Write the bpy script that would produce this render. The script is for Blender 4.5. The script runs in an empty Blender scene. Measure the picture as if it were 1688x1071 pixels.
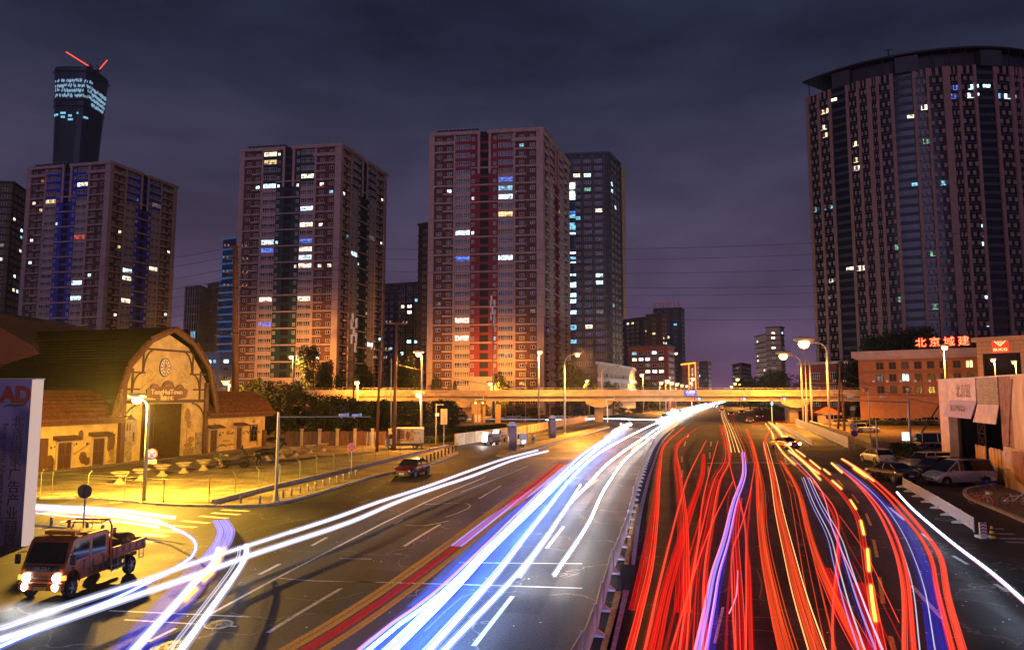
import bpy, math, random
from math import sin, cos, pi, atan, atan2, hypot, radians, sqrt, floor
from mathutils import Vector, Matrix
SC = bpy.context.scene
COL = SC.collection
# ---------------------------------------------------------------- camera
CAMH = 7.0
F, CX, CY = 1150.0, 844.0, 535.5
PIT = atan((648.0 - CY) / F)
cd = bpy.data.cameras.new('camera'); cam = bpy.data.objects.new('camera', cd); COL.objects.link(cam)
cam.location = (0, 0, CAMH); cam.rotation_euler = (pi / 2 + PIT, 0, 0)
cd.sensor_width = 36; cd.lens = 36 * F / 1688; cd.clip_start = 0.2; cd.clip_end = 6000
SC.camera = cam
# ---------------------------------------------------------------- sky, glow of the city, exposure
W = bpy.data.worlds.new('World'); SC.world = W; W.use_nodes = True
nt = W.node_tree; nt.nodes.clear()
def nd(nt, typ, **kw):
    n = nt.nodes.new(typ)
    for k, v in kw.items(): setattr(n, k, v)
    return n
out = nd(nt, 'ShaderNodeOutputWorld'); bg = nd(nt, 'ShaderNodeBackground')
tc = nd(nt, 'ShaderNodeTexCoord'); sx = nd(nt, 'ShaderNodeSeparateXYZ')
rp = nd(nt, 'ShaderNodeValToRGB')
nt.links.new(tc.outputs['Generated'], sx.inputs[0]); nt.links.new(sx.outputs['Z'], rp.inputs[0])
cr = rp.color_ramp
cr.elements[0].position = 0.0; cr.elements[0].color = (0.17, 0.07, 0.15, 1)
cr.elements[1].position = 1.0; cr.elements[1].color = (0.009, 0.014, 0.034, 1)
for p, c in ((0.05, (0.100, 0.060, 0.118)), (0.15, (0.064, 0.048, 0.092)), (0.28, (0.040, 0.036, 0.070)), (0.42, (0.019, 0.023, 0.048)), (0.55, (0.012, 0.016, 0.036))):
    e = cr.elements.new(p); e.color = (*c, 1)
mp = nd(nt, 'ShaderNodeMapping'); mp.inputs['Scale'].default_value = (1.0, 1.0, 3.2)
no = nd(nt, 'ShaderNodeTexNoise'); no.inputs['Scale'].default_value = 2.3; no.inputs['Detail'].default_value = 6; no.inputs['Roughness'].default_value = 0.55
nt.links.new(tc.outputs['Generated'], mp.inputs[0]); nt.links.new(mp.outputs[0], no.inputs['Vector'])
mr = nd(nt, 'ShaderNodeMapRange'); mr.inputs[1].default_value = 0.3; mr.inputs[2].default_value = 0.72; mr.inputs[3].default_value = 0.45; mr.inputs[4].default_value = 1.75
nt.links.new(no.outputs['Fac'], mr.inputs[0])
mx = nd(nt, 'ShaderNodeVectorMath', operation='SCALE'); nt.links.new(rp.outputs[0], mx.inputs[0]); nt.links.new(mr.outputs[0], mx.inputs['Scale'])
nt.links.new(mx.outputs[0], bg.inputs['Color']); bg.inputs['Strength'].default_value = 1.1
nt.links.new(bg.outputs[0], out.inputs[0])
sl = bpy.data.lights.new('city_glow', 'SUN'); sl.energy = 0.30; sl.color = (0.58, 0.50, 1.0); sl.angle = radians(30)
so = bpy.data.objects.new('city_glow', sl); COL.objects.link(so)
so.rotation_euler = Vector((0.22, 1.0, -0.16)).to_track_quat('-Z', 'Y').to_euler()
SC.view_settings.view_transform = 'Standard'; SC.view_settings.look = 'None'
SC.view_settings.exposure = 0.0; SC.view_settings.gamma = 1.0
SC.render.engine = 'CYCLES'
cy = SC.cycles
cy.use_denoising = True; cy.max_bounces = 5; cy.diffuse_bounces = 2; cy.glossy_bounces = 3; cy.transparent_max_bounces = 32
cy.transmission_bounces = 2; cy.volume_bounces = 0; cy.sample_clamp_indirect = 4.0; cy.caustics_reflective = False; cy.caustics_refractive = False
try: cy.use_light_tree = True
except Exception: pass
# ---------------------------------------------------------------- pixel -> place helpers (sight lines used while measuring the place)
def ray(px, py):
    a = (px - CX) / F; b = (CY - py) / F
    return (a, cos(PIT) - b * sin(PIT), sin(PIT) + b * cos(PIT))
def G(px, py, z=0.0):
    r = ray(px, py); t = (z - CAMH) / r[2]
    return Vector((r[0] * t, r[1] * t, z))
def At(px, py, Y):
    r = ray(px, py); t = Y / r[1]
    return Vector((r[0] * t, Y, CAMH + r[2] * t))
def Hh(py, Y): return At(CX, py, Y)[2]
def proj(p):
    y = p[1] * cos(PIT) + (p[2] - CAMH) * sin(PIT); u = -p[1] * sin(PIT) + (p[2] - CAMH) * cos(PIT)
    return (CX + F * p[0] / y, CY - F * u / y)
# ---------------------------------------------------------------- materials
MATS = {}
def mat(name, col=(0.5, 0.5, 0.5), rough=0.7, metal=0.0, var=0.18, scale=2.0, bump=0.0, emit=None, es=0.0, coat=0.0, stretch=(1, 1, 1), sample=True):
    if name in MATS: return MATS[name]
    m = bpy.data.materials.new(name); m.use_nodes = True; t = m.node_tree
    b = t.nodes['Principled BSDF']
    b.inputs['Base Color'].default_value = (*col, 1); b.inputs['Roughness'].default_value = rough; b.inputs['Metallic'].default_value = metal
    if coat: b.inputs['Coat Weight'].default_value = coat; b.inputs['Coat Roughness'].default_value = 0.08
    if emit:
        b.inputs['Emission Color'].default_value = (*emit, 1); b.inputs['Emission Strength'].default_value = es
    if var or bump:
        tc = nd(t, 'ShaderNodeTexCoord'); mp = nd(t, 'ShaderNodeMapping'); mp.inputs['Scale'].default_value = stretch
        n = nd(t, 'ShaderNodeTexNoise'); n.inputs['Scale'].default_value = scale; n.inputs['Detail'].default_value = 5; n.inputs['Roughness'].default_value = 0.62
        t.links.new(tc.outputs['Object'], mp.inputs[0]); t.links.new(mp.outputs[0], n.inputs['Vector'])
        if var:
            r = nd(t, 'ShaderNodeMapRange'); r.inputs[1].default_value = 0.28; r.inputs[2].default_value = 0.72
            r.inputs[3].default_value = 1 - var * 1.6; r.inputs[4].default_value = 1 + var
            s = nd(t, 'ShaderNodeVectorMath', operation='SCALE'); s.inputs[0].default_value = col
            t.links.new(n.outputs['Fac'], r.inputs[0]); t.links.new(r.outputs[0], s.inputs['Scale']); t.links.new(s.outputs[0], b.inputs['Base Color'])
            r2 = nd(t, 'ShaderNodeMapRange'); r2.inputs[3].default_value = min(1, rough + 0.12); r2.inputs[4].default_value = max(0.02, rough - 0.12)
            t.links.new(n.outputs['Fac'], r2.inputs[0]); t.links.new(r2.outputs[0], b.inputs['Roughness'])
        if bump:
            bp = nd(t, 'ShaderNodeBump'); bp.inputs['Strength'].default_value = bump; bp.inputs['Distance'].default_value = 0.05
            t.links.new(n.outputs['Fac'], bp.inputs['Height']); t.links.new(bp.outputs[0], b.inputs['Normal'])
    if emit and not sample:
        m.cycles.emission_sampling = 'NONE'
    MATS[name] = m
    return m
def glow(name, col, es, sample=False):
    """a lamp, lens or screen: plain emitter"""
    if name in MATS: return MATS[name]
    m = bpy.data.materials.new(name); m.use_nodes = True; t = m.node_tree; t.nodes.clear()
    o = nd(t, 'ShaderNodeOutputMaterial'); e = nd(t, 'ShaderNodeEmission'); e.inputs[0].default_value = (*col, 1); e.inputs[1].default_value = es
    t.links.new(e.outputs[0], o.inputs[0])
    m.cycles.emission_sampling = 'AUTO' if sample else 'NONE'
    MATS[name] = m
    return m
def lightmat(name, col, es, seethrough=1.0, sample=True, streak=0.5, pattern=0):
    """light left along a vehicle's path: emission added to what lies behind it, streaked along its run"""
    if name in MATS: return MATS[name]
    m = bpy.data.materials.new(name); m.use_nodes = True; t = m.node_tree; t.nodes.clear()
    o = nd(t, 'ShaderNodeOutputMaterial'); e = nd(t, 'ShaderNodeEmission'); e.inputs[0].default_value = (*col, 1)
    tr = nd(t, 'ShaderNodeBsdfTransparent'); tr.inputs[0].default_value = (seethrough,) * 3 + (1,)
    a = nd(t, 'ShaderNodeAddShader'); t.links.new(e.outputs[0], a.inputs[0]); t.links.new(tr.outputs[0], a.inputs[1]); t.links.new(a.outputs[0], o.inputs[0])
    uv = nd(t, 'ShaderNodeUVMap'); uv.uv_map = 'UVMap'
    mp = nd(t, 'ShaderNodeMapping'); mp.inputs['Scale'].default_value = (0.05, 9.0, 1)
    n = nd(t, 'ShaderNodeTexNoise'); n.inputs['Scale'].default_value = 1.0; n.inputs['Detail'].default_value = 3
    t.links.new(uv.outputs[0], mp.inputs[0]); t.links.new(mp.outputs[0], n.inputs['Vector'])
    r = nd(t, 'ShaderNodeMapRange'); r.inputs[1].default_value = 0.35; r.inputs[2].default_value = 0.65; r.inputs[3].default_value = es * (1 - streak); r.inputs[4].default_value = es * (1 + streak)
    t.links.new(n.outputs['Fac'], r.inputs[0]); last = r.outputs[0]
    if pattern:
        w = nd(t, 'ShaderNodeTexWave'); w.wave_type = 'BANDS'; w.bands_direction = 'X'; w.inputs['Scale'].default_value = 1.0
        w.inputs['Distortion'].default_value = 3.0; w.inputs['Detail Scale'].default_value = 0.6
        mp2 = nd(t, 'ShaderNodeMapping'); mp2.inputs['Scale'].default_value = (2.2, 5, 1); mp2.inputs['Rotation'].default_value = (0, 0, 0.7)
        t.links.new(uv.outputs[0], mp2.inputs[0]); t.links.new(mp2.outputs[0], w.inputs[0])
        mu = nd(t, 'ShaderNodeMath', operation='MULTIPLY'); pw = nd(t, 'ShaderNodeMath', operation='POWER'); pw.inputs[1].default_value = 4
        t.links.new(w.outputs['Fac'], pw.inputs[0]); t.links.new(pw.outputs[0], mu.inputs[0]); t.links.new(last, mu.inputs[1]); last = mu.outputs[0]
    t.links.new(last, e.inputs[1])
    m.cycles.emission_sampling = 'AUTO' if sample else 'NONE'
    MATS[name] = m
    return m
# ---------------------------------------------------------------- mesh helpers
class MB:
    def __init__(s): s.v = []; s.f = []; s.m = []
    def add(s, vs, fs, mi=0):
        o = len(s.v); s.v += [tuple(v) for v in vs]; s.f += [tuple(i + o for i in f) for f in fs]; s.m += [mi] * len(fs); return s
    def ob(s, o, a, b, c, mi=0, open_back=False):
        o, a, b, c = Vector(o), Vector(a), Vector(b), Vector(c)
        vs = [o, o + a, o + a + b, o + b, o + c, o + a + c, o + a + b + c, o + b + c]
        fs = [(3, 2, 1, 0), (4, 5, 6, 7), (0, 1, 5, 4), (1, 2, 6, 5), (2, 3, 7, 6), (3, 0, 4, 7)]
        return s.add(vs, fs, mi)
    def box(s, x0, x1, y0, y1, z0, z1, mi=0): return s.ob((x0, y0, z0), (x1 - x0, 0, 0), (0, y1 - y0, 0), (0, 0, z1 - z0), mi)
    def cbox(s, c, sz, rz=0, mi=0):
        a = Vector((cos(rz) * sz[0], sin(rz) * sz[0], 0)); b = Vector((-sin(rz) * sz[1], cos(rz) * sz[1], 0)); d = Vector((0, 0, sz[2]))
        return s.ob(Vector(c) - a / 2 - b / 2 - d / 2, a, b, d, mi)
    def tube(s, pts, r, n=8, mi=0, cap=True, flat=None):
        """r: number or list; flat=(half width, half height): flattened section lying level"""
        pts = [Vector(p) for p in pts]; k = len(pts)
        rs = r if isinstance(r, (list, tuple)) else [r] * k
        vs = []
        ref = None
        for i, p in enumerate(pts):
            d = (pts[min(i + 1, k - 1)] - pts[max(i - 1, 0)])
            if d.length < 1e-9: d = Vector((0, 0, 1))
            d.normalize()
            up = Vector((0, 0, 1)) if abs(d.z) < 0.95 else (ref or Vector((0, 1, 0)))
            a = d.cross(up)
            if a.length < 1e-6: a = Vector((1, 0, 0))
            a.normalize(); b = a.cross(d).normalized(); ref = b if abs(d.z) < 0.95 else ref
            for j in range(n):
                t = 2 * pi * j / n
                if flat: vs.append(p + a * (cos(t) * flat[0] * (rs[i] if r else 1)) + b * (sin(t) * flat[1]))
                else: vs.append(p + a * cos(t) * rs[i] + b * sin(t) * rs[i])
        fs = [(i * n + j, i * n + (j + 1) % n, (i + 1) * n + (j + 1) % n, (i + 1) * n + j) for i in range(k - 1) for j in range(n)]
        if cap: fs += [tuple(range(n))[::-1], tuple((k - 1) * n + j for j in range(n))]
        return s.add(vs, fs, mi)
    def cyl(s, p0, p1, r0, r1=None, n=10, mi=0): return s.tube([p0, p1], [r0, r0 if r1 is None else r1], n, mi)
    def lathe(s, prof, c=(0, 0, 0), n=16, mi=0, axis='z'):
        vs = []
        for r, z in prof:
            for j in range(n):
                t = 2 * pi * j / n
                q = (r * cos(t), r * sin(t), z)
                if axis == 'y': q = (r * cos(t), z, r * sin(t))
                if axis == 'x': q = (z, r * cos(t), r * sin(t))
                vs.append((q[0] + c[0], q[1] + c[1], q[2] + c[2]))
        k = len(prof)
        fs = [(i * n + j, i * n + (j + 1) % n, (i + 1) * n + (j + 1) % n, (i + 1) * n + j) for i in range(k - 1) for j in range(n)]
        fs += [tuple(range(n))[::-1], tuple((k - 1) * n + j for j in range(n))]
        return s.add(vs, fs, mi)
    def prism(s, poly, fn, d0, d1, mi=0):
        """poly [(a,b)], fn(a,b,d) -> point"""
        n = len(poly)
        vs = [fn(a, b, d0) for a, b in poly] + [fn(a, b, d1) for a, b in poly]
        fs = [tuple(range(n))[::-1], tuple(range(n, 2 * n))] + [(i, (i + 1) % n, n + (i + 1) % n, n + i) for i in range(n)]
        return s.add(vs, fs, mi)
    def mesh(s, name, mats, smooth=False, uv=None):
        me = bpy.data.meshes.new(name); me.from_pydata(s.v, [], s.f)
        if not isinstance(mats, (list, tuple)): mats = [mats]
        for m in mats: me.materials.append(m)
        if len(mats) > 1: me.polygons.foreach_set('material_index', s.m)
        if smooth: me.polygons.foreach_set('use_smooth', [True] * len(s.f))
        me.update()
        return me
    def build(s, name, mats, parent=None, smooth=False, fix=True, **kw):
        return link(name, s.mesh(name, mats, smooth), parent, fix=fix, **kw)
def link(name, me, parent=None, label=None, cat=None, group=None, kind=None, loc=None, rz=None, fix=False):
    if fix: fixnormals(me)
    o = bpy.data.objects.new(name, me); COL.objects.link(o)
    if parent: o.parent = parent
    if loc is not None: o.location = loc
    if rz is not None: o.rotation_euler = (0, 0, rz)
    if label: o['label'] = label
    if cat: o['category'] = cat
    if group: o['group'] = group
    if kind: o['kind'] = kind
    return o
import bmesh
def fixnormals(me):
    if len(me.polygons) > 60000: return
    bm = bmesh.new(); bm.from_mesh(me); bmesh.ops.recalc_face_normals(bm, faces=bm.faces); bm.to_mesh(me); bm.free()
def empty(name, loc, rz=0, label=None, cat=None, group=None, parent=None):
    o = bpy.data.objects.new(name, None); COL.objects.link(o); o.location = loc; o.rotation_euler = (0, 0, rz); o.empty_display_size = 0.3
    if label: o['label'] = label
    if cat: o['category'] = cat
    if group: o['group'] = group
    if parent: o.parent = parent
    return o
CH = {}
def copy_tree(o, loc=None, rz=None, label=None, scale=None, parent=None):
    c = o.copy(); COL.objects.link(c)
    if parent is not None: c.parent = parent
    if loc is not None: c.location = loc
    if rz is not None: c.rotation_euler = (0, 0, rz)
    if label: c['label'] = label
    if scale is not None: c.scale = (scale,) * 3 if not isinstance(scale, (tuple, list)) else scale
    for ch in list(o.children): copy_tree(ch, parent=c)
    return c
def ground_ribbon(mb, px, w, z, mi=0, seg=0):
    """flat strip of width w along a ground line given as points"""
    pts = [Vector(p) for p in px]
    L = []; 
    for i, p in enumerate(pts):
        d = pts[min(i + 1, len(pts) - 1)] - pts[max(i - 1, 0)]; d.z = 0; d.normalize(); nrm = Vector((-d.y, d.x, 0))
        L.append((p + nrm * w / 2, p - nrm * w / 2))
    vs = []
    for a, b in L: vs += [(a.x, a.y, z), (b.x, b.y, z)]
    fs = [(2 * i, 2 * i + 1, 2 * i + 3, 2 * i + 2) for i in range(len(pts) - 1)]
    mb.add(vs, fs, mi)
def strip(mb, pts, w, z0, z1, mi=0):
    """raised strip with vertical sides (kerb, low wall)"""
    pts = [Vector(p) for p in pts]; vs = []
    for i, p in enumerate(pts):
        d = pts[min(i + 1, len(pts) - 1)] - pts[max(i - 1, 0)]; d.z = 0; d.normalize(); n = Vector((-d.y, d.x, 0))
        for q, z in ((p + n * w / 2, z0), (p + n * w / 2, z1), (p - n * w / 2, z1), (p - n * w / 2, z0)): vs.append((q.x, q.y, z))
    k = len(pts)
    fs = [(4 * i + j, 4 * i + (j + 1) % 4, 4 * i + 4 + (j + 1) % 4, 4 * i + 4 + j) for i in range(k - 1) for j in range(4)]
    fs += [(0, 1, 2, 3), (4 * k - 1, 4 * k - 2, 4 * k - 3, 4 * k - 4)]
    mb.add(vs, fs, mi)
def smooth_path(p, step=0.5):
    """Catmull-Rom through the points"""
    p = [Vector(q) for q in p]; o = []
    P = [2 * p[0] - p[1]] + p + [2 * p[-1] - p[-2]]
    for i in range(1, len(P) - 2):
        a, b, c, d = P[i - 1], P[i], P[i + 1], P[i + 2]
        n = max(2, min(9, int((c - b).length / step)))
        for k in range(n):
            t = k / n
            o.append(0.5 * ((2 * b) + (c - a) * t + (2 * a - 5 * b + 4 * c - d) * t * t + (3 * b - a - 3 * c + d) * t ** 3))
    o.append(P[-2]); return o
def text(s, size, m, origin, u, up=(0, 0, 1), parent=None, name='lettering', extrude=0.01, align='CENTER', sx=1.0, bold=0.0, vertical=False, spacing=1.0, **kw):
    c = bpy.data.curves.new(name, 'FONT'); c.body = s; c.size = size; c.extrude = extrude; c.align_x = align; c.align_y = 'CENTER'; c.offset = bold
    c.space_character = spacing; c.resolution_u = 2
    c.materials.append(m)
    u = Vector(u).normalized(); up = Vector(up).normalized(); n = u.cross(up)
    M = Matrix((u * sx, up, n)).transposed().to_4x4(); M.translation = Vector(origin)
    o = bpy.data.objects.new(name, c); COL.objects.link(o)
    if parent:
        o.parent = parent; M = PM(parent).inverted() @ M
    o.matrix_local = M
    for k, v in kw.items(): o[k] = v
    return o
def PM(o):
    M = Matrix.LocRotScale(o.location, o.rotation_euler, o.scale)
    return PM(o.parent) @ M if o.parent else M
class Frame:
    """a vertical wall plane: u to the right as seen from outside, n outwards, z up"""
    def __init__(s, P0, P1, base=(0, 0, 0)):
        b = Vector((base[0], base[1], 0))
        s.P = Vector((P0[0], P0[1], 0)) - b; d = Vector((P1[0] - P0[0], P1[1] - P0[1], 0)); s.L = d.length; s.U = d.normalized(); s.N = Vector((s.U.y, -s.U.x, 0))
        s.ang = atan2(s.U.y, s.U.x); s.base = b
    def p(s, u, z, n=0.0): q = s.P + s.U * u + s.N * n; return Vector((q.x, q.y, z))
    def wp(s, u, z, n=0.0): return s.p(u, z, n) + s.base
    def box(s, mb, u0, u1, z0, z1, n0, n1, mi=0): mb.ob(s.p(u0, z0, n0), s.U * (u1 - u0), s.N * (n1 - n0), (0, 0, z1 - z0), mi)
    def uv(s, px, py):
        r = ray(px, py); O = s.P + s.base; t = (O.x * s.N.x + O.y * s.N.y) / (r[0] * s.N.x + r[1] * s.N.y)
        return ((r[0] * t - O.x) * s.U.x + (r[1] * t - O.y) * s.U.y, CAMH + r[2] * t)
rnd = random.Random(7)
ORD = 'first second third fourth fifth sixth seventh eighth ninth tenth eleventh twelfth thirteenth fourteenth fifteenth sixteenth seventeenth eighteenth nineteenth twentieth'.split()
# ---------------------------------------------------------------- shared materials
m_steel = mat('grey_steel', (0.42, 0.40, 0.38), 0.45, 0.3, 0.1, 3)
m_dark = mat('dark_metal', (0.03, 0.03, 0.035), 0.5, 0.2, 0.1)
m_black = mat('black_void', (0.006, 0.006, 0.008), 0.6, 0, 0)
m_white = mat('white_paint', (0.72, 0.72, 0.74), 0.5, 0, 0.1, 4)
m_cream = mat('cream_concrete', (0.48, 0.36, 0.34), 0.75, 0, 0.12, 0.6, 0.1)
m_bay = mat('mauve_brown_wall', (0.14, 0.065, 0.062), 0.8, 0, 0.15, 0.5)
m_glassd = mat('dark_glass', (0.012, 0.016, 0.022), 0.12, 0, 0)
m_conc = mat('weathered_concrete', (0.42, 0.36, 0.28), 0.8, 0, 0.22, 1.2, 0.25)
m_wood = mat('brown_timber', (0.13, 0.055, 0.025), 0.6, 0, 0.25, 6, 0.2, stretch=(1, 1, 0.2))
m_bark = mat('bark', (0.07, 0.045, 0.03), 0.9, 0, 0.3, 8, 0.4)
m_tyre = mat('tyre_rubber', (0.015, 0.015, 0.016), 0.85, 0, 0.1)
m_rim = mat('alloy_rim', (0.55, 0.55, 0.56), 0.3, 0.8, 0.05)
m_chrome = mat('chrome_trim', (0.7, 0.7, 0.72), 0.18, 0.9, 0)
m_carglass = mat('vehicle_glass', (0.01, 0.012, 0.016), 0.06, 0, 0)
m_plate = mat('number_plate_blue', (0.03, 0.10, 0.55), 0.4, 0, 0)
m_yellow = mat('yellow_paint', (0.75, 0.45, 0.03), 0.55, 0, 0.1)
m_red = mat('red_paint', (0.55, 0.03, 0.02), 0.5, 0, 0.1)
m_blue = mat('blue_enamel', (0.02, 0.06, 0.45), 0.4, 0, 0.05)
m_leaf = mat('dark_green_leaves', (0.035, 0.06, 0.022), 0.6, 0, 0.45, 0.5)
m_leaf2 = mat('lamplit_yellow_leaves', (0.09, 0.11, 0.03), 0.6, 0, 0.4, 0.5)  # yellower leaf colour painted in for trees lit by lamps
def roomglow(name, col, es):
    if name in MATS: return MATS[name]
    m = bpy.data.materials.new(name); m.use_nodes = True; t = m.node_tree; t.nodes.clear()
    o = nd(t, 'ShaderNodeOutputMaterial'); e = nd(t, 'ShaderNodeEmission'); g_ = nd(t, 'ShaderNodeNewGeometry'); n = nd(t, 'ShaderNodeTexNoise'); n.inputs['Scale'].default_value = .8; n.inputs['Detail'].default_value = 3
    mp_ = nd(t, 'ShaderNodeMapping'); mp_.inputs['Scale'].default_value = (1, 1, 1.6); t.links.new(g_.outputs['Position'], mp_.inputs[0]); t.links.new(mp_.outputs[0], n.inputs['Vector'])
    r = nd(t, 'ShaderNodeMapRange'); r.inputs[1].default_value = .36; r.inputs[2].default_value = .64; r.inputs[3].default_value = es * .12; r.inputs[4].default_value = es * 1.5; t.links.new(n.outputs['Fac'], r.inputs[0])
    mx_ = nd(t, 'ShaderNodeMix'); mx_.data_type = 'RGBA'; mx_.inputs[6].default_value = (*[c * .7 for c in col], 1); mx_.inputs[7].default_value = (*col, 1); t.links.new(n.outputs['Color'], mx_.inputs[0]); t.links.new(mx_.outputs[2], e.inputs[0])
    t.links.new(r.outputs[0], e.inputs[1]); t.links.new(e.outputs[0], o.inputs[0]); m.cycles.emission_sampling = 'NONE'; MATS[name] = m; return m
SOD = (1.0, 0.37, 0.045)      # sodium lamp light
LENS = glow('sodium_lamp_lens', (1.0, 0.52, 0.13), 9)
LITC = {'w': ((1.0, 0.84, 0.60), 3.4), 'y': ((1.0, 0.68, 0.30), 2.2), 'c': ((0.55, 0.86, 1.0), 4.2), 'b': ((0.10, 0.22, 1.0), 1.6), 'g': ((0.35, 0.9, 0.6), 0.8), 'r': ((1.0, 0.12, 0.05), 1.0), 't': ((0.25, 0.7, 1.0), 1.4), 'd': ((0.8, 0.75, 0.7), 0.25)}
def lit(k): return roomglow('lit_room_' + {'w': 'warm', 'y': 'amber', 'c': 'cool_white', 'b': 'blue', 'g': 'green', 'r': 'red', 't': 'cyan', 'd': 'dim'}[k], *LITC[k])
# ================================================================ GROUND AND ROADS
def asphalt(name, base, crack=0.35, wet=0.42):
    m = bpy.data.materials.new(name); m.use_nodes = True; t = m.node_tree; b = t.nodes['Principled BSDF']
    tc = nd(t, 'ShaderNodeTexCoord')
    n1 = nd(t, 'ShaderNodeTexNoise'); n1.inputs['Scale'].default_value = 0.16; n1.inputs['Detail'].default_value = 6; n1.inputs['Roughness'].default_value = 0.6
    n2 = nd(t, 'ShaderNodeTexNoise'); n2.inputs['Scale'].default_value = 10; n2.inputs['Detail'].default_value = 3; n2.inputs['Roughness'].default_value = 0.8
    n3 = nd(t, 'ShaderNodeTexNoise'); n3.inputs['Scale'].default_value = 0.5; n3.inputs['Detail'].default_value = 4
    mp = nd(t, 'ShaderNodeMapping'); mp.inputs['Rotation'].default_value = (0, 0, 0.27); mp.inputs['Scale'].default_value = (1.2, 0.12, 1)
    t.links.new(tc.outputs['Object'], mp.inputs[0]); t.links.new(mp.outputs[0], n3.inputs['Vector'])
    for n in (n1, n2): t.links.new(tc.outputs['Object'], n.inputs['Vector'])
    vo = nd(t, 'ShaderNodeTexVoronoi'); vo.feature = 'DISTANCE_TO_EDGE'; vo.inputs['Scale'].default_value = 0.11
    dn = nd(t, 'ShaderNodeTexNoise'); dn.inputs['Scale'].default_value = 0.6; dn.inputs['Detail'].default_value = 4
    t.links.new(tc.outputs['Object'], dn.inputs['Vector'])
    sc = nd(t, 'ShaderNodeVectorMath', operation='SCALE'); sc.inputs['Scale'].default_value = 3.0; t.links.new(dn.outputs['Color'], sc.inputs[0])
    ad = nd(t, 'ShaderNodeVectorMath', operation='ADD'); t.links.new(tc.outputs['Object'], ad.inputs[0]); t.links.new(sc.outputs[0], ad.inputs[1]); t.links.new(ad.outputs[0], vo.inputs['Vector'])
    cm = nd(t, 'ShaderNodeMapRange'); cm.inputs[1].default_value = 0.0; cm.inputs[2].default_value = 0.0045; cm.inputs[3].default_value = 1; cm.inputs[4].default_value = 0
    t.links.new(vo.outputs['Distance'], cm.inputs[0])
    a1 = nd(t, 'ShaderNodeMapRange'); a1.inputs[1].default_value = 0.3; a1.inputs[2].default_value = 0.7; a1.inputs[3].default_value = 0.4; a1.inputs[4].default_value = 1.6
    t.links.new(n1.outputs['Fac'], a1.inputs[0])
    a2 = nd(t, 'ShaderNodeMapRange'); a2.inputs[1].default_value = 0.35; a2.inputs[2].default_value = 0.75; a2.inputs[3].default_value = 0.25; a2.inputs[4].default_value = 2.8
    t.links.new(n2.outputs['Fac'], a2.inputs[0])
    a3 = nd(t, 'ShaderNodeMapRange'); a3.inputs[1].default_value = 0.35; a3.inputs[2].default_value = 0.65; a3.inputs[3].default_value = 0.5; a3.inputs[4].default_value = 1.45
    t.links.new(n3.outputs['Fac'], a3.inputs[0])
    m1 = nd(t, 'ShaderNodeMath', operation='MULTIPLY'); t.links.new(a1.outputs[0], m1.inputs[0]); t.links.new(a2.outputs[0], m1.inputs[1])
    m2 = nd(t, 'ShaderNodeMath', operation='MULTIPLY'); t.links.new(m1.outputs[0], m2.inputs[0]); t.links.new(a3.outputs[0], m2.inputs[1])
    col = nd(t, 'ShaderNodeVectorMath', operation='SCALE'); col.inputs[0].default_value = base; t.links.new(m2.outputs[0], col.inputs['Scale'])
    mixc = nd(t, 'ShaderNodeMix'); mixc.data_type = 'RGBA'; mixc.inputs[7].default_value = (0.22, 0.19, 0.15, 1)
    fm = nd(t, 'ShaderNodeMath', operation='MULTIPLY'); fm.inputs[1].default_value = crack; t.links.new(cm.outputs[0], fm.inputs[0])
    t.links.new(fm.outputs[0], mixc.inputs[0]); t.links.new(col.outputs[0], mixc.inputs[6]); t.links.new(mixc.outputs[2], b.inputs['Base Color'])
    rr = nd(t, 'ShaderNodeMapRange'); rr.inputs[1].default_value = 0.3; rr.inputs[2].default_value = 0.7; rr.inputs[3].default_value = wet; rr.inputs[4].default_value = min(1, wet + 0.3)
    t.links.new(n1.outputs['Fac'], rr.inputs[0]); t.links.new(rr.outputs[0], b.inputs['Roughness'])
    b.inputs['Specular IOR Level'].default_value = 0.27
    bp = nd(t, 'ShaderNodeBump'); bp.inputs['Strength'].default_value = 0.35; bp.inputs['Distance'].default_value = 0.02
    t.links.new(n2.outputs['Fac'], bp.inputs['Height']); t.links.new(bp.outputs[0], b.inputs['Normal'])
    MATS[name] = m
    return m
m_asph = asphalt('worn_asphalt', (0.022, 0.022, 0.024), 0.9, 0.55)
m_plaza = mat('plaza_paving_sand', (0.30, 0.24, 0.15), 0.8, 0, 0.25, 9, 0.5)
_t = m_plaza.node_tree; _b = _t.nodes['Principled BSDF']; _c = nd(_t, 'ShaderNodeTexCoord'); _k = nd(_t, 'ShaderNodeTexBrick'); _k.inputs['Scale'].default_value = 1.0
_k.inputs['Brick Width'].default_value = .9; _k.inputs['Row Height'].default_value = .45; _k.inputs['Mortar Size'].default_value = .02; _k.inputs['Color1'].default_value = (.34, .27, .16, 1); _k.inputs['Color2'].default_value = (.19, .145, .09, 1); _k.inputs['Mortar'].default_value = (.07, .05, .03, 1)
_m = nd(_t, 'ShaderNodeMapping'); _m.inputs['Rotation'].default_value = (0, 0, -.3); _t.links.new(_c.outputs['Object'], _m.inputs[0]); _t.links.new(_m.outputs[0], _k.inputs[0])
_n = nd(_t, 'ShaderNodeTexNoise'); _n.inputs['Scale'].default_value = .4; _n.inputs['Detail'].default_value = 5; _t.links.new(_c.outputs['Object'], _n.inputs[0]); _r = nd(_t, 'ShaderNodeMapRange'); _r.inputs[1].default_value = .35; _r.inputs[2].default_value = .65; _r.inputs[3].default_value = .5; _r.inputs[4].default_value = 1.25; _t.links.new(_n.outputs['Fac'], _r.inputs[0])
_s = nd(_t, 'ShaderNodeVectorMath', operation='SCALE'); _t.links.new(_k.outputs['Color'], _s.inputs[0]); _t.links.new(_r.outputs[0], _s.inputs['Scale']); _t.links.new(_s.outputs[0], _b.inputs['Base Color'])
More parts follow.
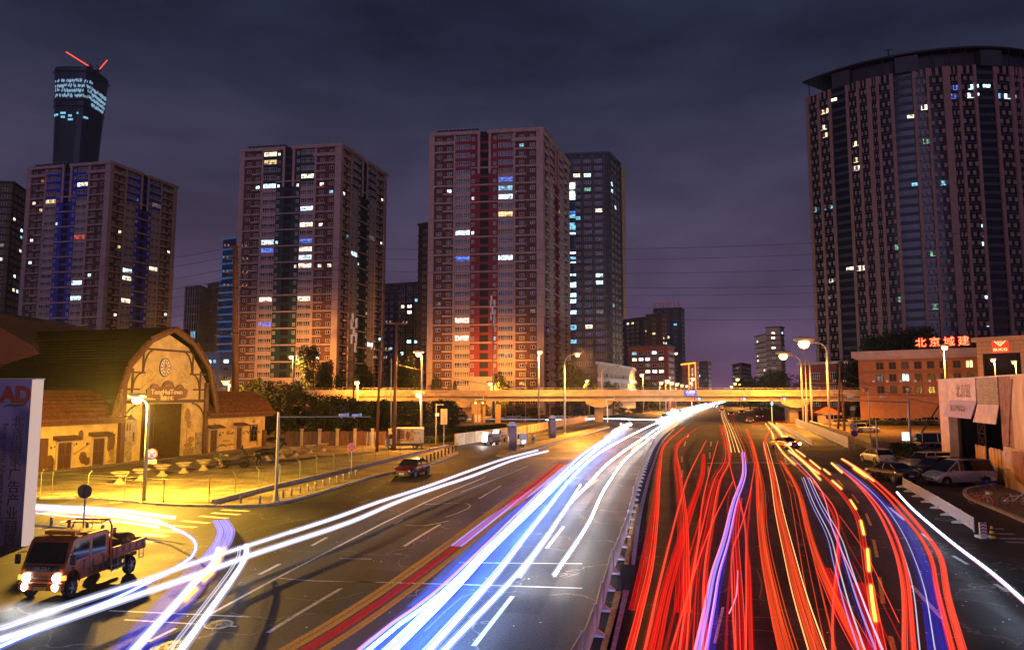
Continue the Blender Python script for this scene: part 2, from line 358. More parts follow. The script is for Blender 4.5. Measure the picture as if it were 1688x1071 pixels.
m_soil = mat('bare_soil', (0.13, 0.075, 0.04), 0.95, 0, 0.4, 0.8, 0.6)
m_grnd = mat('city_ground', (0.06, 0.05, 0.04), 0.95, 0, 0.3, 0.1)
m_line = mat('road_paint_white', (0.55, 0.54, 0.52), 0.6, 0, 0.35, 5)
m_liney = mat('road_paint_yellow', (0.55, 0.36, 0.08), 0.6, 0, 0.35, 5)
m_kerb = mat('kerb_stone', (0.42, 0.38, 0.32), 0.8, 0, 0.2, 3, 0.2)
m_walk = mat('pavement_slabs', (0.20, 0.16, 0.12), 0.85, 0, 0.25, 4, 0.3)
g = MB(); g.add([(-1500, -60, -0.06), (1500, -60, -0.06), (1500, 2600, -0.06), (-1500, 2600, -0.06)], [(0, 1, 2, 3)]); g.build('ground', m_grnd, kind='structure')
g = MB(); RD = 0.292
g.add([(-70, -40, 0), (80, -40, 0), (90, 205, 0), (-110, 205, 0)], [(0, 1, 2, 3)])
g.add([(205 * RD - 42, 205, 0), (205 * RD + 30, 205, 0), (1400 * RD + 60, 1400, 0), (1400 * RD - 80, 1400, 0)], [(0, 1, 2, 3)])
g.build('road', m_asph, kind='structure')
def poly_slab(name, pxs, z, m, h=0.12, kind='structure'):
    P = [G(*p) if len(p) == 2 else Vector(p) for p in pxs]; k = len(P)
    g = MB(); g.add([(p.x, p.y, z) for p in P] + [(p.x, p.y, z - h - 0.05) for p in P], [tuple(range(k))] + [(i, (i + 1) % k, k + (i + 1) % k, k + i) for i in range(k)])
    return g.build(name, m, kind=kind)
plz = [(-160, 820), (50, 822), (120, 821), (200, 826), (269, 832.5), (330, 834.5), (400, 835), (440, 833.5), (462, 829), (500, 820), (560, 802), (620, 785), (700, 768.5), (757, 748), (752, 741)]
poly_slab('plaza', plz + [(-17, 96, 0), (-24, 104, 0), (-40, 104, 0), (-75, 80, 0), (-90, 45, 0)], 0.12, m_plaza)
def kerb(name, pxs, w=0.16, z0=-0.02, z1=0.15, stones=1.0, m=None):
    """a row of separate kerb stones"""
    P = smooth_path([G(*p) for p in pxs], 1.0); root = None
    for a, b in resample(P, stones):
        mb = MB(); d = (b - a).normalized(); n = Vector((-d.y, d.x, 0)); a2 = a + d * 0.012
        mb.ob((a2.x - n.x * w / 2, a2.y - n.y * w / 2, z0), d * ((b - a).length - 0.024), n * w, (0, 0, z1 - z0 + rnd.uniform(-.008, .008)))
        if root is None: root = empty(name, (0, 0, 0)); root['kind'] = 'structure'
        mb.build('kerb_stone', m or m_kerb, root)
    return root
def resample(P, step):
    out = []; a = P[0]; acc = 0; cur = P[0]
    for q in P[1:]:
        while (q - cur).length + acc >= step:
            d = (q - cur).normalized(); cur = cur + d * (step - acc); acc = 0; out.append((a.copy(), cur.copy())); a = cur.copy()
        acc += (q - cur).length; cur = q
    return out
kerb('plaza_kerb', [(66, 822), (120, 821.5), (200, 826.5), (269, 833), (330, 835), (400, 835.5), (440, 834), (462, 829.5), (500, 820.5), (560, 802.5), (620, 785.5), (700, 769), (757, 748)], stones=1.2)
g = MB(); strip(g, smooth_path([G(*p) for p in ((352, 834), (400, 821), (455, 806.5), (530, 789), (620, 767), (690, 749), (738, 738))], 2), 0.3, 0.1, 0.42)
g.build('low_wall', m_kerb, label='low stone edging wall running along the foot of the mesh fence', cat='low wall')
# pavement behind the kiosks and the island they stand on
poly_slab('traffic_island', [(818, 751), (835, 753), (882, 740), (940, 722), (1004, 703.5), (998, 701.5), (930, 717), (870, 733), (826, 745)], 0.15, m_walk)
kerb('island_kerb', [(819, 752), (836, 754), (884, 741), (942, 723), (1006, 704)], 0.2, stones=2.2)
# right-hand pavement and its pale kerb
poly_slab('pavement', [(1592, 812), (1597, 806), (1640, 800), (1700, 812), (1900, 850), (2100, 1050), (1900, 960), (1720, 873), (1680, 855), (1640, 838), (1605, 824)], 0.14, m_walk)
kerb('pavement_kerb', [(1640, 800), (1600, 806), (1590, 812), (1594, 820), (1612, 829), (1640, 840), (1680, 857), (1730, 880), (1830, 930)], 0.22, z1=0.17, stones=1.0, m=mat('pale_kerb', (0.55, 0.5, 0.46), 0.7, 0, 0.25, 4, 0.2))
poly_slab('soil_bank', [(1446, 742), (1550, 775), (1750, 800), (70, 80, 0), (95, 160, 0), (62, 165, 0), (58, 150, 0), (1335, 702)], 0.10, m_soil)
poly_slab('verge', [(752, 734), (700, 737), (560, 737), (440, 733), (-60, 150, 0), (-30, 168, 0), (12, 165, 0), (14, 150, 0), (900, 706), (850, 718)], 0.06, mat('rough_grass_ground', (0.06, 0.05, 0.025), 0.95, 0, 0.4, 1.5, 0.5))
# painted markings
m_patch = asphalt('repaired_asphalt', (0.016, 0.016, 0.018), 0.2, 0.62)
for a, b, w in (((520, 1010), (640, 940), 1.6), ((300, 985), (400, 940), 1.2), ((930, 790), (985, 735), 1.3), ((1330, 1000), (1300, 900), 1.5), ((1255, 1050), (1240, 960), 1.1), ((1600, 960), (1560, 920), 1.4), ((700, 870), (790, 815), 1.1), ((860, 1010), (905, 930), 1.2), ((1420, 900), (1400, 850), 1.0), ((1640, 1030), (1580, 990), 1.3), ((640, 800), (700, 775), 1.2)):
    g = MB(); ground_ribbon(g, [G(*a), G(*b)], w, .003); g.build('road_patch', m_patch, kind='structure')
def marks(name, segs, m, w, z=0.006):
    g = MB()
    for s in segs:
        P = [G(*p) for p in s]
        if len(P) > 2: P = smooth_path(P, 2)
        ground_ribbon(g, P, w, z)
    return g.build(name, m, kind='structure')
marks('lane_marking', [((513.7, 899), (538.5, 885.5)), ((427.7, 946.5), (461.5, 929)), ((440.7, 1042.5), (500, 1006), (562, 969.5)),
    ((666, 900), (695, 882), (725.7, 863.8)), ((789.6, 821.6), (826, 800)), ((901, 903), (929, 867.6)), ((781, 1063.8), (845, 982)), ((1466, 836), (1491, 857)), ((1520, 879), (1536, 891)),
    ((1571, 915.6), (1595.6, 930)), ((1502, 964), (1528, 992), (1554.5, 1020)), ((1640, 962), (1662, 975)), ((1124, 752), (1124, 761.6)), ((1124.6, 774), (1124.6, 786.5)), ((1128, 735), (1130, 727)), ((1133, 721), (1135, 716)), ((1168, 768), (1168, 782)), ((1170, 745), (1170, 755)), ((1172, 728), (1172, 735)),
    ((1293, 754), (1298, 766)), ((1340, 790), (1352, 808))], m_line, 0.16)
marks('lane_marking', [((340, 1015), (398, 984), (456, 952.5), (540, 909), (620, 868), (650, 853), (720, 819), (800, 786)), ((245, 1057), (290, 1035)), ((839, 722), (905, 713), (985, 697))], m_line, 0.13)
marks('stop_line', [((180, 1006), (430, 1017)), ((205, 1021), (390, 1032)), ((560, 957.6), (760, 963), (960, 969)), ((757, 927), (960, 928.6)), ((455, 952), (520, 957), (620, 959)), ((560, 920), (613, 921))], m_line, 0.10)
marks('stop_line', [((1165, 763), (1250, 762), (1340, 765)), ((1040, 720), (1090, 721))], m_line, 0.5)
marks('median_line', [((1007, 1071), (1022, 1010), (1032, 972)), ((1042, 930), (1052, 862), (1063, 812), (1076, 768), (1092, 728), (1112, 706))], m_line, 0.24)
marks('median_line', [((994, 1085), (1010, 1020), (1021, 974)), ((1034, 930), (1044, 862), (1053, 830))], m_liney, 0.28)
marks('lane_dash', [((1404.5, 814), (1415.5, 829)), ((1427.6, 846), (1435.6, 866)), ((1440, 889), (1446, 918)), ((1449.5, 951), (1456, 994.5)), ((1468, 1048), (1478, 1090)), ((1294, 772), (1300, 781)), ((1299, 792), (1307, 802)),
    ((1380, 790), (1390, 801)), ((940, 827), (985, 790)), ((1041, 742), (1060, 724))], m_liney, 0.14)
# zigzag and arrow marks on the left-hand approach
marks('road_arrow', [((760, 811), (828.8, 784.7), (870, 768)), ((668, 865), (700, 866), (740, 858)), ((650, 864), (664, 856)), ((735, 852), (771, 838), (768, 829), (700, 831)), ((1143, 742), (1165, 742)), ((1192, 1000), (1178, 1060))], m_line, 0.09)
cw = []
for i in range(9):
    x0 = 60 + i * 17; cw.append(((x0 + 30 * 0.9 + i * 14, 878 + i * 3.6 - 22), (x0 + 96 + i * 17, 884 + i * 2.6 - 18)))
marks('zebra_crossing', [((255, 873), (300, 877)), ((236, 880), (275, 884)), ((215, 888), (256, 893)), ((300, 858), (345, 862)), ((330, 850), (375, 854)), ((350, 845), (395, 848)), ((365, 840), (411, 842)), ((284, 866), (322, 869)), ((100, 860), (140, 856)), ((150, 866), (190, 862)), ((70, 846), (120, 843))], m_line, 0.38)
marks('zebra_crossing', [((1640, 871), (1655, 871.5)), ((1640, 879), (1672, 880)), ((1640, 887), (1700, 888)), ((1660, 893), (1720, 895))], m_line, 0.28)
marks('sealed_crack', [((1264, 768), (1281, 793), (1290, 818), (1300, 842), (1318, 866), (1333, 894), (1345, 922), (1360, 940)), ((1230, 858), (1262, 860), (1300, 857)), ((1220, 935), (1290, 938), (1350, 943), (1400, 944)), ((1226, 985), (1262, 989), (1300, 990), (1340, 998)), ((1222, 1016), (1280, 1018), (1322, 1023)), ((1215, 1037), (1275, 1040), (1320, 1054), (1370, 1060)), ((1247, 937), (1256, 962), (1252, 985)), ((1232, 834), (1290, 842), (1312, 838)), ((700, 1040), (760, 985), (800, 972)), ((470, 985), (540, 990), (600, 975)), ((840, 905), (880, 900), (935, 908)), ((380, 1010), (450, 1020), (520, 1010)), ((1260, 806), (1268, 820), (1262, 838)), ((1470, 900), (1530, 905), (1600, 903)), ((1500, 990), (1580, 985), (1660, 1000))], mat('crack_sealant', (.17, .12, .07), .7, 0, .3, 6), .055)
# manhole covers
def manhole(px, py, r, lab):
    c = G(px, py); g = MB(); g.lathe([(r + .06, 0.0), (r + .06, 0.012), (r, 0.016), (r, 0.006)], c, 24)
    o = empty('manhole_cover', c, 0, lab, 'manhole cover')
    g = MB(); g.lathe([(r + .07, 0.0), (r + .07, 0.014), (r, 0.018), (r, 0.004)], (0, 0, 0), 24); g.build('rim', mat('worn_iron', (0.25, 0.23, 0.2), 0.45, 0.6, 0.2, 8), o)
    g = MB(); g.lathe([(r - .02, 0.0), (r - .02, 0.02)], (0, 0, 0), 24); 
    for a in range(6): g.cbox((cos(a) * r * .5, sin(a) * r * .5, 0.026), (0.1, 0.1, 0.012), a)
    g.build('lid', mat('dark_iron', (0.04, 0.04, 0.04), 0.5, 0.6, 0.2, 8), o)
manhole(360.4, 1029, 0.36, 'round iron manhole cover in the road between the white kerb trails'); manhole(279, 1066, 0.42, 'round iron manhole cover at the bottom edge of the road')
manhole(858, 812, 0.40, 'round manhole cover beside the long amber and red light trail'); manhole(1557, 856, 0.4, 'manhole cover on the asphalt beside the white picket barrier')
# litter
g = MB()
for k in range(70):
    c = G(rnd.uniform(1500, 1680), rnd.uniform(880, 1060)) if k < 26 else G(rnd.uniform(1240, 1500), rnd.uniform(760, 1060)) if k < 40 else G(rnd.uniform(300, 900), rnd.uniform(880, 1065))
    g.cbox(c + Vector((0, 0, 0.012)), (rnd.uniform(.02, .07), rnd.uniform(.02, .05), 0.01), rnd.uniform(0, 3))
g.build('litter', m_white, kind='stuff', label='scraps of pale litter and grit scattered over the asphalt', cat='litter')

# ================================================================ BARRIERS
def picket_section(L, h, pitch, pw, rails=(0.12, 0.92), t=0.03):
    mb = MB(); n = max(2, int(L / pitch))
    mb.box(0, .05, -.03, .03, 0, h + .03); mb.box(L - .05, L, -.03, .03, 0, h + .03)
    for r in rails: mb.box(0.05, L - .05, -.022, .022, h * r, h * r + .05)
    for i in range(1, n): mb.box(i * L / n - pw / 2, i * L / n + pw / 2, -t / 2, t / 2, h * .1, h)
    return mb
def barrier(name, pxs, step, h, pitch, pw, m, lab, cat='barrier', foot=True, jitter=0.0, footw=0.5):
    P = smooth_path([G(*p) for p in pxs], 0.8)
    root = empty(name, P[0], 0, lab, cat)
    me = picket_section(step, h, pitch, pw).mesh('barrier_panel', m); fixnormals(me)
    fb = MB(); fb.prism([(-footw / 2, 0), (footw / 2, 0), (footw / 2, .05), (.09, .17), (-.09, .17), (-footw / 2, .05)], lambda a, b, d: (d, a, b), -.09, .09); fm = fb.mesh('barrier_foot', m); fixnormals(fm)
    for i, (a, b) in enumerate(resample(P, step)):
        d = b - a; ang = atan2(d.y, d.x) + rnd.uniform(-jitter, jitter); a = a - P[0]
        link('panel', me, root, loc=a, rz=ang)
        if foot: link('foot', fm, root, loc=a, rz=ang)
    return root
m_bar = mat('barrier_white_blue', (0.84, 0.87, 0.92), 0.45, 0, 0.12, 3)
barrier('median_barrier', [(925, 1165), (952, 1120), (979, 1062), (1006, 961), (1020.6, 921), (1033, 879), (1040, 850), (1050, 810), (1058, 785), (1068, 755), (1080, 732), (1095, 715), (1118, 699)], 2.4, 0.88, 0.13, 0.09, m_bar, 'white picket median barrier curving up the middle of the road between white and red trails', jitter=0.03)
barrier('roadside_barrier', [(1489, 803), (1531, 828), (1575, 856), (1620, 886)], 2.55, 0.72, 0.15, 0.085, m_bar, 'white picket barrier in front of the parked vans and cars', footw=0.9)
barrier('ramp_fence', [(1312, 701), (1340, 713), (1370, 727), (1403, 741.8)], 2.6, 1.5, 0.2, 0.12, m_bar, 'tall white fence along the far side of the slip road, ending at the speed sign')
barrier('slip_barrier', [(1279, 702), (1300, 712), (1320, 724), (1341, 736.5)], 2.2, 0.8, 0.16, 0.09, m_bar, 'short white barrier ending behind the red taxi', footw=0.8)
barrier('lane_fence', [(848, 719.5), (906, 707), (945, 699), (985, 691.5)], 2.6, 1.5, 0.42, 0.34, mat('ochre_fence', (0.6, 0.42, 0.2), 0.6, 0, 0.15, 2), 'ochre panelled fence beyond the advertising pillars')
# solid panel wall on the left and parapet on the right
def wall_run(name, pxs, h, t, m, lab, step=3.0):
    P = smooth_path([G(*p) for p in pxs], 1); root = empty(name, P[0], 0, lab, 'wall')
    for a, b in resample(P, step):
        d = b - a; mb = MB(); mb.cbox((0, 0, h / 2 + 0.02), (d.length - .05, t, h), atan2(d.y, d.x)); mb.cbox((0, 0, h + .05), (d.length - .03, t + .1, .1), atan2(d.y, d.x))
        mb.cbox(-d / 2 + Vector((0, 0, h / 2 + .04)), (.16, t + .1, h + .08), atan2(d.y, d.x))
        o = mb.build('panel', m, root); o.location = (a + b) / 2 - P[0]
    return root
wall_run('boundary_wall', [(751, 734.5), (790, 728.5), (848, 719.5)], 1.5, .14, mat('cream_panel', (0.55, 0.45, 0.33), 0.7, 0, 0.2, 1.2), 'cream panel wall with a corner post behind the lit cargo tricycles')
wall_run('ramp_parapet', [(1336, 705), (1375, 720), (1410, 732), (1444, 742.5)], 1.35, .25, m_conc, 'concrete parapet behind the tall white fence')
# delineator and cone at the end of the roadside barrier
c = G(1621, 886); o = empty('delineator_post', c, 0, 'red and white chevron post at the near end of the picket barrier', 'marker post')
g = MB(); g.cbox((0, 0, .06), (.55, .5, .12)); g.build('base', m_white, o)
g = MB(); g.cbox((0, 0, .42), (.34, .08, .62)); g.build('board', m_white, o)
g = MB()
for k in range(4):
    z = .16 + k * .15
    g.add([(-.171, -.042, z), (0, -.042, z + .07), (.171, -.042, z), (.171, -.042, z + .07), (0, -.042, z + .14), (-.171, -.042, z + .07)], [(0, 1, 4, 5), (1, 2, 3, 4)])
g.build('chevrons', m_red, o, fix=False)
c = G(1636, 888); o = empty('traffic_cone', c, 0, 'yellow and black striped cone on a square base beside the chevron post', 'cone')
g = MB(); g.cbox((0, 0, .03), (.5, .5, .06)); g.build('base', m_dark, o)
for k in range(5):
    g = MB(); z0 = .06 + k * .11; r0 = .17 - k * .024; g.lathe([(r0, z0), (r0 - .024, z0 + .11)], n=14); g.build('stripe', m_yellow if k % 2 == 0 else m_dark, o)
# bollards
def bollard_proto(h, r, m, band):
    o = empty('bollard', (0, 0, 0), 0, 'x', 'bollard')
    g = MB(); g.lathe([(r + .02, 0), (r + .02, .03), (r, .04), (r, h - .02), (r - .02, h)], n=12); g.build('post', m, o)
    for z in (h - .13, h - .07): g = MB(); g.lathe([(r + .006, z), (r + .006, z + .03)], n=12); g.build('band', band, o)
    return o
m_bol = mat('bollard_grey', (0.20, 0.19, 0.18), 0.5, 0.2, 0.1); b0 = bollard_proto(.52, .075, m_bol, m_white)
bp = [((84, 868), 'dark bollard closest to the tall blue sign board'), ((113.5, 872.5), 'second dark bollard along from the sign board, above the truck cab'), ((143, 877), 'dark bollard just beside the dark disc sign post, over the cab'), ((168.6, 882), 'dark bollard above the headboard of the orange truck'), ((188.4, 886), 'last dark bollard of the row, above the truck bed')]
for i, (p, l) in enumerate(bp):
    o = b0 if i == 0 else copy_tree(b0); o.location = G(*p); o['label'] = l; o['group'] = 'bollards behind the orange truck'
bp = [(396.5, 832.7), (428, 832.7), (466.5, 823), (480, 820), (494, 816), (507.4, 812), (520, 808.4), (533, 804), (544, 800), (555.5, 796.5), (566, 793), (576.5, 789.8), (587, 786)]
for i, p in enumerate(bp):
    o = copy_tree(b0, G(*p) + Vector((0, 0, .1))); o['label'] = 'short grey bollard with pale bands, ' + (ORD[i] + ' one on the plaza corner before the gantry post' if i < 2 else ORD[i - 2] + ' one past the camera gantry post'); o['group'] = 'bollards along the plaza kerb'
bp = [(673.7, 769.5), (682.6, 771), (690, 769), (697, 766.8), (703.5, 764.5), (710, 761.5), (716, 758.8), (722, 756.8), (728, 754.3), (734, 751.8), (739.5, 749.5), (745.7, 747.5), (751.5, 745.5)]
b1 = bollard_proto(.75, .09, m_dark, m_dark)
for i, p in enumerate(bp):
    o = b1 if i == 0 else copy_tree(b1); o.location = G(*p) + Vector((0, 0, .1)); o['label'] = 'black bollard, ' + ORD[i] + ' in the close row counting from the dark red car'; o['group'] = 'black bollards behind the red car'

# ================================================================ MESH FENCE
m_fence = mat('green_fence_wire', (0.16, 0.20, 0.10), 0.5, 0.2, 0.1)
fpts = [(66, 819), (85, 819), (144, 823), (205, 827), (269, 832.4), (344, 832.4), (387, 823.5), (426, 814), (461, 804.5), (494, 796), (522, 786.5), (550, 780), (575, 774), (597.7, 767.5), (619, 763), (640, 759), (659.5, 756), (676, 752.5), (693, 748.5), (707.5, 745.5), (722, 742.5)]
fr = empty('mesh_fence', G(*fpts[0]), 0, 'green wire mesh fence with angled post tips round the front of the plaza', 'fence'); base = fr.location.copy()
FP_ = [G(*p) - base for p in fpts]
for i, p in enumerate(FP_):
    q = FP_[min(i + 1, len(FP_) - 1)] - FP_[max(0, i - 1)]; nn = Vector((-q.y, q.x, 0)).normalized()
    g = MB(); g.tube([p + Vector((0, 0, .1)), p + Vector((0, 0, 1.62)), p + Vector((0, 0, 1.85)) + nn * .22], .032, 6); g.build('post', m_fence, fr)
for i in range(len(FP_) - 1):
    a, b = FP_[i], FP_[i + 1]; L = (b - a).length; g = MB(); k = int(L / .16); far = i > 11
    for z in ((.2, .9, 1.6) if far else (.2, .5, .8, 1.1, 1.4, 1.6)): g.tube([a + Vector((0, 0, z)), b + Vector((0, 0, z))], .008, 3, cap=False)
    for j in range(1, k): q = a + (b - a) * j / k; g.tube([q + Vector((0, 0, .15)), q + Vector((0, 0, 1.6))], .0045, 3, cap=False)
    g.build('wire_panel', m_fence, fr, fix=False)

# ================================================================ BARN-FRONTED HALL
BL, BR = G(197, 766.6), G(333, 750.6)
fb = Frame(BL, BR, BL); fb.L = 11.2
barn = empty('clock_barn', BL, 0, 'yellow painted hall with a gambrel gable, clock and dark doorway', 'hall')
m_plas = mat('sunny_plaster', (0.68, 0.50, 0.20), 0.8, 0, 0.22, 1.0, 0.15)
m_mural = mat('mural_brown', (0.16, 0.08, 0.03), 0.8, 0, 0.3, 5)
m_mural2 = mat('mural_ochre', (0.38, 0.24, 0.09), 0.8, 0, 0.3, 5)
m_mural3 = mat('mural_grey', (0.42, 0.36, 0.30), 0.8, 0, 0.2, 3)
m_beam = mat('barn_timber', (0.085, 0.034, 0.016), 0.6, 0, 0.3, 5, 0.2)
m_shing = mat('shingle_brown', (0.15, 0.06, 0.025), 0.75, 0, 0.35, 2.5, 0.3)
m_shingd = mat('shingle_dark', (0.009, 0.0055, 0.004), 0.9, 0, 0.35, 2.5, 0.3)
def fbp(u, z, n): return fb.p(u, z, n)
for _q in (m_shingd, m_shing): _q.node_tree.nodes['Principled BSDF'].inputs['Specular IOR Level'].default_value = 0.08
# gable wall round the doorway (2.4..8.1 wide, 5.9 high)
GW = [(0, 0), (0, 8.3), (.9, 9.6), (2.9, 12.0), (5.65, 13.2), (8.4, 12.0), (10.4, 9.6), (11.3, 8.3), (11.3, 0), (8.1, 0), (8.1, 5.9), (2.4, 5.9), (2.4, 0)]
g = MB(); g.prism([(0, .1), (2.4, .1), (2.4, 5.9), (0, 5.9)], fbp, -.3, 0); g.prism([(8.1, .1), (11.3, .1), (11.3, 5.9), (8.1, 5.9)], fbp, -.3, 0)
g.prism([(0, 5.9), (11.3, 5.9), (11.3, 8.3), (10.4, 9.6), (8.4, 12.0), (5.65, 13.2), (2.9, 12.0), (.9, 9.6), (0, 8.3)], fbp, -.3, 0)
g.build('gable_wall', m_plas, barn)
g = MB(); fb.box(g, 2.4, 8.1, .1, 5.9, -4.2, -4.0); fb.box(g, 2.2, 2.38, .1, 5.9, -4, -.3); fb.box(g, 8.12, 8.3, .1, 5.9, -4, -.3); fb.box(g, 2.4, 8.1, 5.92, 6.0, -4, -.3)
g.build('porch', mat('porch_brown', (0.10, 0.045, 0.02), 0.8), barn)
for u0 in (3.0, 4.9):
    g = MB(); fb.box(g, u0, u0 + 1.7, .1, 3.6, -3.98, -3.9); dd = g.build('inner_door', m_wood, barn)
    g = MB(); fb.box(g, u0 - .1, u0, .1, 3.75, -3.98, -3.84); fb.box(g, u0, u0 + 1.7, 3.6, 3.75, -3.98, -3.84); fb.box(g, u0 + 1.7, u0 + 1.8, .1, 3.75, -3.98, -3.84); g.build('door_frame', m_beam, dd)
# roof
RO = [(-1.6, 4.35), (.05, 9.75), (2.6, 12.45), (5.65, 13.85), (8.7, 12.45), (11.25, 9.75), (12.9, 4.35)]
DEP = 24.0
for i in range(6):
    (a0, b0_), (a1, b1_) = RO[i], RO[i + 1]
    L = hypot(a1 - a0, b1_ - b0_); dx, dz = (a1 - a0) / L, (b1_ - b0_) / L; nx, nz = -dz, dx
    rows = max(3, int(L / .38)); g = MB()
    rev = i >= 3
    for k in range(rows):
        s0, s1 = k * L / rows, (k + 1) * L / rows + .03
        e0, e1 = (.30, .22) if not rev else (.22, .30)
        g.prism([(a0 + dx * s0 + nx * .1, b0_ + dz * s0 + nz * .1), (a0 + dx * s1 + nx * .1, b0_ + dz * s1 + nz * .1), (a0 + dx * s1 + nx * e1, b0_ + dz * s1 + nz * e1), (a0 + dx * s0 + nx * e0, b0_ + dz * s0 + nz * e0)], fbp, .55, -DEP)
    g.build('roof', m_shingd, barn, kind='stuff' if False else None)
    # barge board with tile-like edging
    g = MB(); g.prism([(a0 - nx * .28, b0_ - nz * .28), (a1 - nx * .28, b1_ - nz * .28), (a1 + nx * .06, b1_ + nz * .06), (a0 + nx * .06, b0_ + nz * .06)], fbp, .42, .72)
    g.build('barge_board', m_wood, barn)
    g = MB()
    for k in range(int(L / .42)):
        s0 = k * .42
        g.prism([(a0 + dx * s0 + nx * .07, b0_ + dz * s0 + nz * .07), (a0 + dx * (s0 + .38) + nx * .07, b0_ + dz * (s0 + .38) + nz * .07), (a0 + dx * (s0 + .38) + nx * .33, b0_ + dz * (s0 + .38) + nz * .33), (a0 + dx * s0 + nx * .33, b0_ + dz * s0 + nz * .33)], fbp, .5, .76)
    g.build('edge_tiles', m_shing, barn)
# timber framing on the gable
def beam(pts, w=.17, d0=.003, d1=.12, m=None, name='timber'):
    g = MB()
    for (a, b), (c, e) in zip(pts[:-1], pts[1:]):
        L = hypot(c - a, e - b); nx, nz = -(e - b) / L * w / 2, (c - a) / L * w / 2
        g.prism([(a + nx, b + nz), (c + nx, e + nz), (c - nx, e - nz), (a - nx, b - nz)], fbp, d0, d1)
    g.build(name, m or m_beam, barn)
def arc(cx, cz, rx, rz, a0, a1, n=10): return [(cx + rx * cos(radians(a0 + (a1 - a0) * i / n)), cz + rz * sin(radians(a0 + (a1 - a0) * i / n))) for i in range(n + 1)]
beam([(2.6, 11.55), (8.7, 11.55)], .22); beam([(0, 6.15), (11.3, 6.15)], .34)
for s in (1, -1):
    X = lambda u: u if s == 1 else 11.3 - u
    beam([(X(.95), 6.3), (X(.95), 9.5)]); beam([(X(2.2), 9.15), (X(2.2), 11.5)]); beam([(X(.1), 9.1), (X(2.5), 9.1)]); beam([(X(0), 7.4), (X(1.9), 7.4)])
    beam([(X(u), z) for u, z in arc(3.6, 9.2, 1.3, 2.3, 180, 95)], .14, d1=.10); beam([(X(u), z) for u, z in arc(2.3, 7.5, 1.25, 1.6, 180, 95)], .14, d1=.10)
    beam([(X(u), z) for u, z in arc(2.2, 3.9, 2.1, 2.0, 175, 95)], .14, d1=.10)
    beam([(X(-.05), .1), (X(-.05), 8.2)], .5, -.2, .28, m_wood, 'corner_post')
# stone plinths, murals
m_stone = mat('rubble_stone', (0.42, 0.33, 0.20), 0.9, 0, 0.4, 2.6, 0.9)
for u0, u1 in ((.3, 1.3), (10.0, 11.0)):
    g = MB(); r2 = random.Random(int(u0 * 10))
    z = .1
    while z < 2.6:
        u = u0; h = r2.uniform(.22, .34)
        while u < u1 - .1:
            w = min(r2.uniform(.25, .5), u1 - u); fb.box(g, u + .01, u + w - .01, z + .01, z + h - .01, .0, r2.uniform(.06, .16)); u += w
        z += h
    g.build('stone_plinth', m_stone, barn)
def blob(cx, cz, rx, rz, seed, n=14, wob=.25):
    r2 = random.Random(seed); return [(cx + rx * cos(2 * pi * i / n) * (1 - wob * r2.random()), cz + rz * sin(2 * pi * i / n) * (1 - wob * r2.random())) for i in range(n)]
def mural(polys, m, name='mural', d=.004):
    for p in polys: g = MB(); g.prism(p, fbp, .001, d); g.build(name, m, barn)
mural([[(.5, 2.3), (.5, 4.4), (1.0, 5.0), (1.1, 5.6), (1.25, 5.6), (1.35, 4.9), (1.9, 4.2), (1.9, 2.0), (1.2, 1.6)]], m_mural3)
mural([[(.62, 3.3), (.62, 4.0), (.8, 4.0), (.8, 3.3)], [(.95, 3.3), (.95, 4.0), (1.08, 4.0), (1.08, 3.3)], [(.45, 4.35), (1.05, 5.0), (1.3, 4.6), (1.95, 4.25), (1.2, 4.4)], [(1.4, 2.2), (1.4, 3.1), (1.6, 3.1), (1.6, 2.2)]], m_mural, d=.008)
mural([blob(8.7, 4.6, .5, .9, 1), blob(9.0, 3.6, .4, .5, 2), blob(9.3, 1.9, .55, .4, 3), blob(9.0, 1.3, .7, .3, 4), [(8.6, 1), (8.7, 4), (8.8, 1)]], m_mural2)
mural([[(8.3, .2), (8.3, .9), (9.9, 1.1), (9.9, .3)]], m_mural2, d=.006)
# thin painted branches around the clock
g = MB(); r2 = random.Random(3)
for s, (a, b) in ((1, (2.0, 7.3)), (-1, (9.3, 7.3))):
    for br in range(7):
        p = [a, b]; ang = radians(50 + br * 4) if s == 1 else radians(130 - br * 4)
        L0 = 0
        for k in range(6):
            q = [p[0] + cos(ang) * .42, p[1] + sin(ang) * .42]; w = .022
            if br == 0 or k > 2: g.prism([(p[0], p[1] - w), (q[0], q[1] - w), (q[0], q[1] + w), (p[0], p[1] + w)], fbp, .001, .006)
            p = q; ang += r2.uniform(-.5, .5)
            if k > 2: g.prism(blob(q[0], q[1], .07, .05, k + br), fbp, .001, .007)
g.build('mural', m_mural2, barn)
